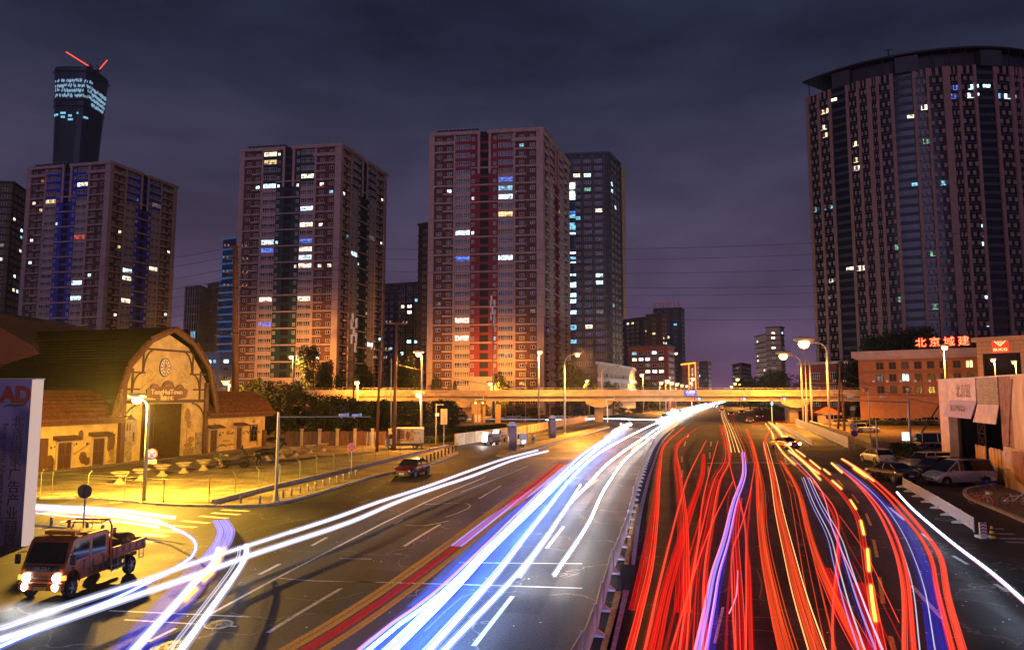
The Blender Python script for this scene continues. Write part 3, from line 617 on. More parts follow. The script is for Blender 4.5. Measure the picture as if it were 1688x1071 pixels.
# clock
ck = MB(); ccx, ccz = 5.1, 9.72
cf = lambda r, a: (ccx + r * .72 * sin(a), ccz + r * .98 * cos(a))
ck.prism([cf(1.02, 2 * pi * i / 28) for i in range(28)], fbp, .003, .10); clk = ck.build('clock', mat('clock_rim', (0.03, 0.02, 0.02), 0.5, 0, 0), barn)
ck = MB(); ck.prism([cf(.92, 2 * pi * i / 28) for i in range(28)], fbp, .103, .12); ck.build('clock_face', mat('clock_face_white', (0.75, 0.72, 0.62), 0.5, 0, 0.05), clk)
ck = MB(); ck.prism([cf(.44, 2 * pi * i / 24) for i in range(24)], fbp, .123, .13); ck.build('clock_centre', mat('clock_ochre', (0.55, 0.33, 0.12), 0.5, 0, 0.2, 6), clk)
ck = MB()
for i in range(12):
    a = 2 * pi * i / 12
    for da in ((-.07, .0, .07) if i % 3 == 0 else (-.04, .04)):
        p0, p1 = cf(.52, a + da), cf(.84, a + da); q = (cos(a) * .022, -sin(a) * .022)
        ck.prism([(p0[0] - q[0], p0[1] - q[1]), (p1[0] - q[0], p1[1] - q[1]), (p1[0] + q[0], p1[1] + q[1]), (p0[0] + q[0], p0[1] + q[1])], fbp, .122, .135)
ck.build('numerals', m_dark, clk)
ck = MB()
for a, L in ((radians(352), .72), (radians(20), .5)):
    p1 = cf(L, a); q = (cos(a) * .03, -sin(a) * .03); ck.prism([(ccx - q[0], ccz - q[1]), p1, (ccx + q[0], ccz + q[1])], fbp, .14, .155)
ck.build('clock_hands', m_dark, clk)
# name board with three scallops
sg = MB(); sg.prism([(2.6, 7.35)] + arc(3.7, 7.45, .62, .55, 165, 15, 6) + arc(5.5, 7.6, .8, .75, 170, 10, 8) + arc(7.2, 7.45, .55, .5, 165, 15, 6) + [(8.3, 7.35), (8.1, 6.55), (6.6, 6.45)] + arc(5.3, 6.6, 1.5, .45, 350, 190, 8) + [(3.9, 6.45), (2.8, 6.55)], fbp, .13, .26)
sgo = sg.build('name_board', mat('carved_board', (0.17, 0.05, 0.025), 0.5, 0, 0.25, 4, .1), barn)
m_gold = mat('gilt_letters', (0.85, 0.68, 0.35), 0.4, 0, 0)
text('TongHuiTown', .74, m_gold, fb.wp(5.35, 7.12, .28), fb.U, parent=sgo, bold=.012, sx=1.0)
text('通惠小镇', .46, m_gold, fb.wp(5.35, 6.47, .28), fb.U, parent=sgo, bold=.01)
sc_ = MB()
for cx_, r_ in ((3.7, .42), (5.5, .6), (7.2, .4)):
    pp = arc(cx_, 7.42, r_, r_ * .8, 170, 10, 8)
    for p, q in zip(pp[:-1], pp[1:]): sc_.prism([p, q, (q[0], q[1] - .07), (p[0], p[1] - .07)], fbp, .262, .29)
sc_.build('carving', m_mural2, sgo)
# side wings: low walls with shingled roofs
def wing(u0, u1, lab_doors, tag):
    w = MB(); fb.box(w, u0, u1, .1, 4.15, -9, -.15); w.build('wing_wall', m_plas, barn)
    for k in range(3):   # roof slope with a curved lower edge
        prof = [(.75, 4.5), (.45, 4.75), (-.4, 5.9), (-1.6, 6.8), (-3.2, 7.25), (-9, 7.3)]
    rr = MB()
    for (n0, z0), (n1, z1) in zip(prof[:-1], prof[1:]):
        L = hypot(n1 - n0, z1 - z0); rows = max(1, int(L / .4))
        for k in range(rows):
            a0, c0 = n0 + (n1 - n0) * k / rows, z0 + (z1 - z0) * k / rows; a1, c1 = n0 + (n1 - n0) * (k + 1) / rows, z0 + (z1 - z0) * (k + 1) / rows
            rr.prism([(a0, c0 + .03), (a1, c1 - .03), (a1, c1 - .2), (a0, c0 - .2)], lambda a, b, d: fb.p(d, b, a), u0 - (0 if tag == 'r' else .3), u1 + (1.0 if tag == 'r' else 0))
    rr.build('wing_roof', m_shing, barn)
    ev = MB()
    for k, (z0, z1, n) in enumerate(((4.12, 4.32, .45), (4.33, 4.52, .62), (4.53, 4.66, .80))): fb.box(ev, u0 + (0.01 if tag == 'r' else -.3), u1 + (.9 if tag == 'r' else -0.01), z0, z1, -.2, n)
    ev.build('eaves', m_wood, barn)
    et = MB(); k = u0 + .1
    while k < u1 + .5: fb.box(et, k, k + .34, 4.67, 4.80, .3, .86); k += .42
    et.build('eaves_tiles', m_shing, barn)
    for (a, b, h) in lab_doors:
        d = MB(); fb.box(d, a, b, .12, h, -.148, -.10); dd = d.build('door', m_wood, barn)
        d = MB(); fb.box(d, a - .16, a, .12, h + .15, -.148, .02); fb.box(d, b, b + .16, .12, h + .15, -.148, .02); fb.box(d, a, b, h, h + .15, -.148, .02); d.build('door_frame', mat('pale_frame', (0.55, 0.42, 0.28), 0.6, 0, 0.1), dd)
        d = MB()
        for k in range(4): fb.box(d, a + .08 + (k % 2) * (b - a) / 2, a + (b - a) / 2 - .06 + (k % 2) * (b - a) / 2, .4 + (k // 2) * h * .45, .25 + h * .45 + (k // 2) * h * .42, -.098, -.07)
        d.build('door_panel', m_beam, dd)
        d = MB(); d.prism([(-.15, h + .28), (.75, h + .2), (.75, h + .32), (-.15, h + .62)], lambda x, y, q: fb.p(q, y, x), a - .45, b + .45); d.build('door_canopy', m_wood, dd)
wing(11.31, 22.4, [(12.4, 13.6, 2.75), (16.9, 17.9, 2.85)], 'r')
wing(-14.0, -.31, [(-6.7, -5.3, 2.6), (-3.1, -1.8, 2.75), (-13.0, -10.5, 2.6)], 'l')
g = MB(); fb.box(g, 19.55, 20.75, 1.15, 3.0, -.148, -.05); wo = g.build('window', m_glassd, barn)
g = MB()
for u in (19.5, 20.11, 20.72): fb.box(g, u, u + .08, 1.1, 3.1, -.148, .0)
for z in (1.05, 1.7, 2.35, 3.0): fb.box(g, 19.5, 20.8, z, z + .08, -.147, -.01)
g.build('window_frame', m_wood, wo)
g = MB(); fb.box(g, 21.9, 22.42, .1, 2.3, -.14, .15); g.build('wall_pier', m_wood, barn); g = MB(); fb.box(g, -8.6, -7.9, .1, 3.1, -.14, .3); g.build('wall_pier', m_wood, barn)
def wmural(polys, m, d=-.14):
    for p in polys: g = MB(); g.prism(p, fbp, -.149, d); g.build('mural', m, barn)
wmural([blob(-7.3, 1.0, .5, .7, 5), blob(-4.0, 1.1, .45, .6, 7), blob(-3.5, .7, .5, .4, 8), blob(-1.0, 2.2, .5, 1.2, 9), blob(-4.35, 3.15, .3, .5, 10, wob=.1), [(-7.8, .2), (-6.9, .8), (-6.9, .2)]], m_mural)
wmural([[(-5.1, 1.5), (-3.3, 2.4), (-3.3, 2.3), (-5.1, 1.3)], [(-1.5, .4), (-.5, .9), (-.5, .3)], blob(-.9, 1.2, .35, .5, 11)], m_mural2)
g = MB()
for (u, z) in ((-7.1, 2.3), (-4.9, 2.3), (-3.6, 2.4), (-1.2, 2.8), (14.2, 2.2), (14.5, 2.25), (16.3, 2.2), (18.5, 2.2), (18.9, 2.2), (19.2, 2.25), (21.3, 2.2), (11.9, 2.1)):
    for k in range(3): g.prism(blob(u + rnd.uniform(-.2, .2), z + rnd.uniform(-.18, .18), .12, .1, int(k + u * 7 + 100), 7), fbp, -.149, -.138)
g.build('mural', mat('mural_black', (0.02, 0.02, 0.02), 0.7), barn)
wmural([blob(11.9, 1.3, .35, .35, 21), [(11.7, 1.9), (12.1, 1.9), (12.0, 2.9), (11.8, 2.7)], blob(13.2, 3.3, .3, .3, 22), blob(15.6, 2.3, .45, .3, 23), blob(15.2, 1.4, .9, .12, 24), blob(16, .9, .8, .15, 25), blob(20.2, 3.5, .35, .3, 26), blob(21.0, .8, .25, .5, 27), blob(14.6, 1.0, .5, .1, 28)], m_mural2)
g = MB(); fb.box(g, -14, 22.5, 0.1, .25, -.15, .5); g.build('step', m_walk, barn)
g = MB(); fb.box(g, 0.35, 10.95, .1, .5, -.1, .09, 0); g.build('skirting', m_stone, barn) if False else None
# big dark roof further back on the far side
P = [G(-60, 760), G(60, 745)]
hall2 = empty('dark_hall', (-62, 74, 0), 0, 'dark steep-roofed hall behind the tall sign board and the clock barn', 'hall')
a = At(112, 590, 78) - hall2.location; b = At(0, 520, 78) - hall2.location
g = MB(); g.prism([(b.x - 16, 0), (b.x - 16, 10.6), (b.x - 4, b.z + 1), (b.x, b.z), (a.x - 1.5, a.z + 1.2), (a.x + 1, a.z - 1), (a.x + 1.4, 0)], lambda x, z, d: (x, d, z), 0, 22)
g.build('roof', mat('oxblood_roof', (0.09, 0.025, 0.018), 0.7, 0, 0.2, 3, .2, stretch=(1, 1, 6)), hall2)
g = MB(); g.box(-40 + 15, 14, 1, 20, 0, 5); g.build('wall', m_wood, hall2)
g = MB()
for k in range(9): zz = 2 + k * 1.1; g.box(b.x - 15.5, a.x + .9 - k * .05, -.12, -.02, zz, zz + .08)
g.build('cladding_rail', m_beam, hall2)

# ================================================================ SIGN BOARD (bottom-left)
py0, py1 = G(50.5, 900), None
bw = empty('sign_pylon', (G(50, 900).x - .40, G(50, 900).y, 0), 0, 'tall blue and lilac advertising pylon with a red two-letter logo, standing beside the truck', 'sign')
fx = Frame((-3.2, 0.25, 0), (0.0, 0.0, 0), (0, 0, 0)); fx.base = Vector((bw.location.x, bw.location.y, 0))
HB = 7.62
m_py = bpy.data.materials.new('pylon_print'); m_py.use_nodes = True; t = m_py.node_tree; b = t.nodes['Principled BSDF']
tc = nd(t, 'ShaderNodeTexCoord'); s3 = nd(t, 'ShaderNodeSeparateXYZ'); t.links.new(tc.outputs['Object'], s3.inputs[0])
w = nd(t, 'ShaderNodeTexWave'); w.bands_direction = 'DIAGONAL'; w.inputs['Scale'].default_value = .22; w.inputs['Distortion'].default_value = 1.2; t.links.new(tc.outputs['Object'], w.inputs[0])
r = nd(t, 'ShaderNodeValToRGB'); mu = nd(t, 'ShaderNodeMath', operation='MULTIPLY'); mu.inputs[1].default_value = 1 / 7.6; t.links.new(s3.outputs['Z'], mu.inputs[0])
ad = nd(t, 'ShaderNodeMath', operation='MULTIPLY_ADD'); ad.inputs[1].default_value = .16; t.links.new(w.outputs['Fac'], ad.inputs[0]); t.links.new(mu.outputs[0], ad.inputs[2]); t.links.new(ad.outputs[0], r.inputs[0])
c = r.color_ramp; c.elements[0].position = 0; c.elements[0].color = (.03, .03, .10, 1); c.elements[1].position = 1; c.elements[1].color = (.30, .24, .48, 1)
for p, q in ((.25, (.22, .15, .24)), (.5, (.28, .18, .30)), (.62, (.03, .04, .22)), (.80, (.025, .05, .25)), (.88, (.24, .22, .46))): e = c.elements.new(p); e.color = (*q, 1)
t.links.new(r.outputs[0], b.inputs['Base Color']); b.inputs['Roughness'].default_value = .35
g = MB(); fx.box(g, 0, 3.2, 0, HB, -.5, 0); g.build('board', m_py, bw)
g = MB(); fx.box(g, 3.2 + .003, 3.38, 0, HB + .03, -.5, .02); g.build('glowing_side', glow('pylon_side_glow', (1.0, .70, .62), 0.6, True), bw)  # side face of the pylon given a glow of its own
g = MB(); fx.box(g, -.1, 3.4, HB + .031, HB + .09, -.55, .05)
g.build('top_cap', m_steel, bw)
m_ink = mat('ink_black', (0.012, 0.012, 0.02), 0.4, 0, 0); m_adr = mat('logo_red', (0.38, 0.01, 0.015), 0.4, 0, 0)
def wfx(u, z): return fx.wp(u, z, .012)
text('AD', 1.02, m_adr, wfx(2.42, HB - .72), fx.U, parent=bw, name='logo', bold=.06, sx=1.05)
g = MB(); pts = [(1.75, HB - 1.30), (2.1, HB - 1.12), (2.5, HB - 1.14), (2.8, HB - 1.12), (3.02, HB - .98), (2.9, HB - 1.18), (2.6, HB - 1.25), (2.1, HB - 1.22)]
g.prism(pts, lambda a, b, d: fx.p(a, b, d), .005, .02); g.build('logo_swoosh', m_ink, bw)
for i, ch in enumerate('北京国家广告产业园区'): text(ch, .62, m_ink, wfx(2.62, HB - 1.98 - i * .60), fx.U, parent=bw, name='character')
text('Beijing National Advertising Industrial Park', .36, m_ink, wfx(2.02, HB - 4.5), (0, 0, -1), up=fx.U, parent=bw, name='lettering', sx=.80)
# ================================================================ APARTMENT TOWERS
WM = {}
def winmesh(w, h, cols, rows, fm, gm, key, t=.14, d=.10):
    k = (round(w, 2), round(h, 2), cols if isinstance(cols, int) else tuple(cols), rows, fm.name, gm.name)
    if k in WM: return WM[k]
    mb = MB(); xs = [i / cols for i in range(cols + 1)] if isinstance(cols, int) else cols
    def fr(x0, x1, z0, z1):
        mb.add([(x0, -d, z0), (x1, -d, z0), (x1, -d, z1), (x0, -d, z1), (x0, 0, z0), (x1, 0, z0), (x1, 0, z1), (x0, 0, z1)], [(0, 1, 2, 3), (4, 5, 1, 0), (3, 2, 6, 7), (4, 0, 3, 7), (1, 5, 6, 2)], 0)
    for x in xs: q = x * (w - t); fr(q, q + t, 0, h)
    for r in rows: fr(t * .5, w - t * .5, r * (h - t) , r * (h - t) + t * .8)
    mb.add([(0, -.015, 0), (w, -.015, 0), (w, -.015, h), (0, -.015, h)], [(0, 1, 2, 3)], 1)
    WM[k] = mb.mesh('window', [fm, gm]); return WM[k]
BX = {}
def boxmesh(name, w, h, n, m):
    k = (name, round(w, 2), round(h, 2), round(n, 2), m.name)
    if k not in BX:
        mb = MB(); mb.box(0, w, -n, 0, 0, h); BX[k] = mb.mesh(name, m)
    return BX[k]
m_curt = mat('curtained_glass', (.13, .11, .10), .6, 0, .2, .5); m_curt2 = mat('half_curtained_glass', (.05, .05, .055), .4, 0, .2, .5)
class Bld:
    """collects windows of one building; the largest 290 become objects, the rest one joined part"""
    def __init__(s, root, lits=(), base=None): s.root = root; s.w = []; s.b = []; s.lits = list(lits)
    def win(s, fr, u, z, n, w, h, cols, rows, fm, gm, pr=1.0):
        if gm is m_glassd: q = rnd.random(); gm = m_curt if q < .12 else m_curt2 if q < .32 else gm
        s.w.append([fr, u, z, n, w, h, cols, rows, fm, gm, pr])
    def piece(s, name, fr, u, z, n0, w, h, dn, m): s.b.append((name, fr, u, z, n0, w, h, dn, m))
    def finish(s, mat_for_lit=True, rlit=0.0, maxd=14):
        used = {}
        for (px, py, c) in s.lits:
            best = None
            for i, q in enumerate(s.w):
                if i in used: continue
                x, y = proj(q[0].wp(q[1] + q[4] / 2, q[2] + q[5] / 2, q[3])); d = hypot(x - px, y - py)
                if best is None or d < best[0]: best = (d, i)
            if best and best[0] < maxd: used[best[1]] = c; s.w[best[1]][9] = lit(c)
        if rlit:
            for i, q in enumerate(s.w):
                if i not in used and rnd.random() < rlit: q[9] = lit(rnd.choice('wwyctdddd'))
        order = sorted(range(len(s.w)), key=lambda i: -(s.w[i][4] * s.w[i][5] * s.w[i][10]) - (1e3 if i in used else 0))
        rest = {}
        for k, i in enumerate(order):
            fr, u, z, n, w, h, cols, rows, fm, gm, pr = s.w[i]; me = winmesh(w, h, cols, rows, fm, gm, 0)
            if k < 290:
                o = link('window', me, s.root); o.location = fr.p(u, z, n); o.rotation_euler = (0, 0, fr.ang)
            else: rest.setdefault(0, []).append((fr, u, z, n, me))
        if rest:
            mb = MB(); ms = []
            for fr, u, z, n, me in rest[0]:
                idx = []
                for m in me.materials:
                    if m not in ms: ms.append(m)
                    idx.append(ms.index(m))
                o = len(mb.v); c, s_ = fr.U, fr.N
                for v in me.vertices: q = fr.p(u + v.co.x, z + v.co.z, n - v.co.y); mb.v.append(tuple(q))
                for p in me.polygons: mb.f.append(tuple(o + a for a in p.vertices)); mb.m.append(idx[p.material_index])
            if len(ms) == 1: ms.append(ms[0])
            link('small_windows', mb.mesh('small_windows', ms), s.root, kind='stuff')
        cnt = {}; rb = {}
        for name, fr, u, z, n0, w, h, dn, m in s.b:
            cnt[name] = cnt.get(name, 0) + 1
            if cnt[name] <= 290:
                o = link(name, boxmesh(name, w, h, dn, m), s.root); o.location = fr.p(u, z, n0); o.rotation_euler = (0, 0, fr.ang)
            else:
                q = rb.setdefault((name, m.name), (MB(), m)); fr.box(q[0], u, u + w, z, z + h, n0, n0 + dn)
        for (name, _), (mb, m) in rb.items(): link(name + 's', mb.mesh(name, m), s.root, kind='stuff')
def quad_core(P, H, m, root, name='wall', z0=0.0, inset=0.0):
    mb = MB(); k = len(P)
    mb.add([(p[0], p[1], z0) for p in P] + [(p[0], p[1], H) for p in P], [tuple(range(k))[::-1], tuple(range(k, 2 * k))] + [(i, (i + 1) % k, k + (i + 1) % k, k + i) for i in range(k)])
    return mb.build(name, m, root)
m_wf = mat('window_frame_pale', (0.58, 0.56, 0.56), 0.5, 0, 0.0)
def res_tower(pl, pc, pr, Dc, label, centre, lits, pink=m_cream, bay=m_bay, z0=0, nf=None, name='apartment_tower', group='twin-slotted apartment towers'):
    """corner pixel pc=(x,y_top) at depth Dc fixes height; left and right roof corners fix the two faces"""
    Cc = At(pc[0], pc[1], Dc); H = Cc.z
    def at_h(p):   # depth where the sight line meets height H
        r = ray(*p); t = (H - CAMH) / r[2]; return Vector((r[0] * t, r[1] * t, 0))
    L = at_h(pl); R = at_h(pr); C0 = Vector((Cc.x, Cc.y, 0))
    root = empty(name, C0, 0, label, 'apartment tower', group)
    B = Bld(root, lits)
    back = L + R - C0
    ins = 0.0
    quad_core([(L - C0), (0, 0, 0), (R - C0), (back - C0)], H - .4, bay, root)
    fh = 3.0; nf = int(H / fh)
    pieces = MB()
    for fi_, (a, b) in enumerate(((L, C0), (C0, R))):
        fr = Frame(a, b, C0); Wd = fr.L; side = fi_ == 1
        X = lambda f: f * Wd
        q = .55 if side else 1.0
        # full-height piers
        for (f0, f1) in ((0, .035), (.21, .228), (.748, .766), (.952, 1.0)):
            pm = MB(); fr.box(pm, X(f0) - (0.6 if f0 == 0 else 0), X(f1), 0, H, .002, .60 if f0 in (0, .952) else .5); pm.build('pier', pink, root)
        # centre walls either side of the stair slot
        for f0, f1 in ((.366, .452), (.528, .612)):
            pm = MB(); fr.box(pm, X(f0), X(f1), 9, H - 1.6, .003, .32); pm.build('centre_wall', centre, root)
        pm = MB(); fr.box(pm, X(.452), X(.528), 9, H, .004, .03); pm.build('slot_dark_panel', m_black, root)  # black panel paints the darkness of a deep stair slot
        # crown: raised frames round the two upper blocks
        for f0, f1 in ((.43, .452), (.528, .55)):
            pm = MB(); fr.box(pm, X(f0), X(f1), H - 15, H, .33, .8); pm.build('crown_frame', pink, root)
        for f0, f1 in ((0, .452), (.528, 1.0)):
            pm = MB(); fr.box(pm, X(f0) - .5, X(f1) + (.55 if f1 == 1 else 0), H - .9, H + .25, .0, .95); pm.build('cornice', pink, root)
        for f in range(nf):
            z = H - (f + 1) * fh - 1.0
            if z < 2: break
            top = f < 4; low = f > nf - 4
            # wide windows over pink spandrels
            if not (low and not side):
                for (f0, f1) in ((.232, .362), (.614, .744)):
                    w = X(f1) - X(f0)
                    B.win(fr, X(f0), z + .85, .30, w, 1.75, (0, .16, .33, .45, .55, .67, .84, 1), (0, .33, 1), m_wf, m_glassd, q)
                    B.piece('spandrel', fr, X(f0) - .1, z - .38, .003, w + .2, 1.22, .36, pink if not top else centre)
            elif low:
                for (f0, f1) in ((.232, .362), (.614, .744)):
                    w = X(f1) - X(f0); B.win(fr, X(f0), z + .85, .30, w, 1.75, (0, .33, .5, .67, 1), (0, .33, 1), m_wf, m_glassd, q); B.piece('spandrel', fr, X(f0) - .1, z - .38, .003, w + .2, 1.22, .36, pink)
            # small windows in the bays
            for f0 in (.06, .15, .80, .895):
                B.win(fr, X(f0), z + .9, .02, X(.042), 1.25, (0, .45, 1), (0, 1), m_wf, m_glassd, q)
            for f0 in (.375, .57):
                B.win(fr, X(f0), z + .9, .33, X(.026), 1.25, (0, .5, 1), (0, 1), m_wf, m_glassd, q)
            # stair landings
            B.piece('landing', fr, X(.452), z - .3, .031, X(.076), .95, .12, centre)
            # ledges: full width every second floor, short ones between
            if f % 2 == 0 and f > 0:
                B.piece('ledge', fr, X(.036), z + 2.95, .003, X(.174), .5, .72, pink); B.piece('ledge', fr, X(.766), z + 2.95, .003, X(.186), .5, .72, pink)
                if f >= 4: B.piece('cross_band', fr, X(.362), z + 2.95, .321, X(.252), .42, .35, pink)
            elif f > 0:
                B.piece('short_ledge', fr, X(.12), z + 2.95, .003, X(.09), .5, 1.1, pink); B.piece('short_ledge', fr, X(.766), z + 2.95, .003, X(.10), .5, 1.1, pink)
        # top bay hood
        for f0, f1 in ((.0, .228), (.748, 1.0)):
            pm = MB(); fr.box(pm, X(f0) - .6, X(f1), H - 4.2, H - 3.0, .605, .86); pm.build('bay_hood', pink, root)
        if not side:
            pm = MB(); fr.box(pm, X(.37), X(.60), 0, 12.5, .33, 1.2); pm.build('entrance_block', pink, root)
    B.finish()
    # roof plant
    fr = Frame(L, C0, C0)
    pm = MB(); fr.box(pm, fr.L * .05, fr.L * .43, H, H + 1.5, -3.2, -.6); fr.box(pm, fr.L * .6, fr.L * .78, H, H + 1.0, -6, -1); pm.build('roof_plant', m_dark, root)
    pm = MB()
    for k in range(12): fr.box(pm, fr.L * (.05 + .035 * k), fr.L * (.05 + .035 * k) + .08, H + .25, H + 1.7, -.55, -.47)
    fr.box(pm, fr.L * .05, fr.L * .44, H + 1.65, H + 1.73, -.56, -.46); fr.box(pm, fr.L * .9, fr.L * .9 + .08, H, H + 3.2, -1, -.9)
    pm.build('roof_railing', m_steel, root)
    return root, H
blue_w = mat('blue_centre_wall', (0.03, 0.05, 0.45), 0.6, 0, 0.12, .5); teal_w = mat('teal_centre_wall', (0.015, 0.05, 0.055), 0.6, 0, 0.12, .5); maroon_w = mat('maroon_centre_wall', (0.24, 0.03, 0.04), 0.6, 0, 0.12, .5)
litA = [(71, 304, 'r'), (141, 300, 'w'), (57, 331, 'w'), (87, 331, 'y'), (69, 344, 'y'), (52, 397, 'w'), (49, 437, 'c'), (126, 461, 'c'), (147, 458, 'c'), (126, 487, 'c'), (226, 325, 'b'), (197, 381, 'w'), (196, 409, 'y'), (213, 441, 'c'), (212, 453, 'w'), (252, 448, 'w'), (254, 341, 'd'), (276, 417, 'w'), (191, 518, 'w'), (271, 515, 'c'), (213, 486, 'd'), (225, 364, 'd'), (211, 495, 'w'), (130, 393, 'r'), (240, 525, 'd'), (100, 367, 'c')]
litB = [(446, 256, 'w'), (464, 255, 'w'), (450, 273, 'y'), (509, 284, 'w'), (427, 303, 'c'), (447, 302, 'c'), (463, 301, 'c'), (493, 311, 'w'), (529, 309, 'w'), (547, 322, 't'), (566, 324, 'w'), (507, 340, 'c'), (527, 368, 'w'), (505, 370, 'w'), (443, 403, 'c'), (459, 401, 'c'), (506, 414, 'w'), (506, 428, 'c'), (489, 444, 'w'), (505, 444, 'w'), (527, 442, 'w'), (546, 441, 'w'), (441, 492, 'w'), (503, 490, 'w'), (443, 534, 'b'), (445, 417, 'b'), (510, 400, 'b'), (585, 422, 'c'), (586, 436, 'c'), (604, 511, 'y'), (607, 571, 'c'), (625, 558, 'c'), (578, 385, 't'), (630, 334, 'w'), (629, 398, 'w'), (504, 594, 'w'), (524, 593, 'w'), (611, 390, 'd')]
litC = [(863, 245, 't'), (743, 313, 'c'), (783, 325, 'w'), (838, 308, 't'), (838, 322, 'c'), (836, 296, 'b'), (836, 355, 'y'), (764, 388, 'c'), (783, 388, 'c'), (762, 420, 'b'), (843, 430, 'c'), (723, 499, 'd'), (763, 530, 'w'), (763, 559, 'w'), (911, 318, 'd'), (920, 350, 'w'), (804, 562, 't'), (875, 510, 'd'), (905, 548, 'b'), (923, 570, 't'), (830, 590, 'd')]
res_tower((50, 278), (183, 267), (291, 308), 265, 'far twin-slotted tower with bright blue centre walls behind the clock barn', blue_w, litA)
res_tower((400, 248), (562, 238), (636, 288), 246, 'middle twin-slotted tower with dark teal centre walls, behind the brown monopole', teal_w, litB)
res_tower((711, 222), (893, 212), (936, 268), 230, 'nearest twin-slotted tower with maroon centre walls, behind the slim phone mast', maroon_w, litC)

# ---------------------------------------------------------------- plain grid building used for the others
def grid_bld(name, pl, pc, pr, D, label, wallm, winw, winh, pitch, fh, lits=(), rlit=.05, fm=None, gm=None, cat='building', group=None, band=None, pier=None, sidebay=True, bandh=.5, cols=2, rows=(0, 1), bandn=.5, z_lo=4, depth=None, single=False, pierw=.5, piern=.4, margin=1.0, maxd=8, frame_t=.10):
    Cc = At(pc[0], pc[1], D); H = Cc.z; C0 = Vector((Cc.x, Cc.y, 0))
    def at_h(p):
        if H - CAMH < 4: q = At(p[0], p[1], D); return Vector((q.x, q.y, 0))
        r = ray(*p); t = (H - CAMH) / r[2]; return Vector((r[0] * t, r[1] * t, 0))
    if single == 'l': L = Vector((At(pl[0], pl[1], D).x, D, 0))
    else: L = at_h(pl) if pl[1] != pc[1] else Vector((At(pl[0], pl[1], D).x, D, 0))
    if pr is None: d = (C0 - L).normalized(); R = C0 + Vector((-d.y, d.x, 0)) * (depth or 15)
    else: R = at_h(pr) if pr[1] != pc[1] else Vector((At(pr[0], pr[1], D + (depth or 15)).x, D + (depth or 15), 0))
    root = empty(name, C0, 0, label, cat, group); B = Bld(root, lits)
    quad_core([(L - C0), (0, 0, 0), (R - C0), (L + R - 2 * C0)], H, wallm, root)
    faces = [(L, C0)] + ([(C0, R)] if (pr is not None or R.x > C0.x * R.y / C0.y) else [])
    for fi_, (a, b) in enumerate(faces):
        fr = Frame(a, b, C0); n = max(1, int((fr.L - 2 * margin) / pitch)); off = (fr.L - n * pitch) / 2
        if fi_ == 1 and not sidebay: continue
        nf = int((H - 2 - z_lo) / fh)
        for f in range(nf):
            z = H - 1.6 - (f + 1) * fh
            for i in range(n): B.win(fr, off + i * pitch + (pitch - winw) / 2, z + (fh - winh) * .6, .02, winw, winh, cols, rows, fm or m_wf, gm or m_glassd, 1 if fi_ == 0 else .6)
            if band: B.piece('floor_band', fr, -.1, z - bandh * .3, .003, fr.L + .2, bandh, bandn, band)
        if pier:
            for i in range(n + 1): B.piece('pier', fr, off + i * pitch - pierw / 2, 0, .004, pierw, H, piern, pier)
        pm = MB(); fr.box(pm, -.4, fr.L + .4, H, H + .8, -.5, .5); pm.build('parapet', band or wallm, root)
    B.finish(rlit=rlit, maxd=maxd)
    return root, H, L, C0, R
m_dk = mat('dark_facade', (0.05, 0.055, 0.075), 0.6, 0, 0.15, .2); m_gry = mat('grey_facade', (0.07, 0.08, 0.095), 0.7, 0, 0.12, .3)
m_bro = mat('brown_facade', (0.16, 0.07, 0.05), 0.75, 0, 0.15, .4); m_redb = mat('red_brick', (0.30, 0.05, 0.035), 0.8, 0, 0.2, 2, .2)
m_white2 = mat('pale_tile', (0.6, 0.6, 0.66), 0.55, 0, 0.08, 1); m_navy = mat('navy_glass', (0.01, 0.03, 0.08), 0.2, 0, 0.1, .2)
m_olive = mat('olive_facade', (0.16, 0.13, 0.05), 0.7, 0, 0.15, .4); m_orange = mat('ochre_render', (0.42, 0.18, 0.08), 0.8, 0, 0.12, 1.0, .1)
grid_bld('apartment_tower', (-70, 300), (22, 302), (45, 318), 300, 'olive-walled tower at the edge of the picture beside the blue-centred tower', m_olive, 2.4, 1.5, 4.2, 3.1, [(26, 359, 'w'), (36, 378, 'c'), (31, 410, 'w'), (24, 455, 'c'), (34, 394, 't')], .05, band=m_dk, cat='apartment tower')
# slim dark tower between the middle and near towers
grid_bld('apartment_tower', (690, 372), (712, 368), (730, 380), 300, 'slim dark tower squeezed behind the maroon-centred tower', m_dk, 2.2, 1.4, 5, 3.1, (), .02, band=m_bro, cat='apartment tower')
grid_bld('office_block', (628, 470), (700, 466), (716, 470), 420, 'dark office block with a small red roof light in the gap between towers', m_dk, 3.0, 2.0, 5, 3.6, [(660, 508, 'w'), (672, 510, 'w'), (652, 574, 'c'), (676, 566, 'c'), (671, 500, 'w'), (665, 586, 'c'), (685, 565, 'c')], .01, cat='office block', pier=m_navy)
grid_bld('office_block', (600, 486), (656, 478), (662, 480), 380, 'black slant-roofed block just beside the middle twin-slotted tower', m_navy, 2.0, 1.6, 5, 3.6, [(650, 578, 't')], .01, cat='office block')
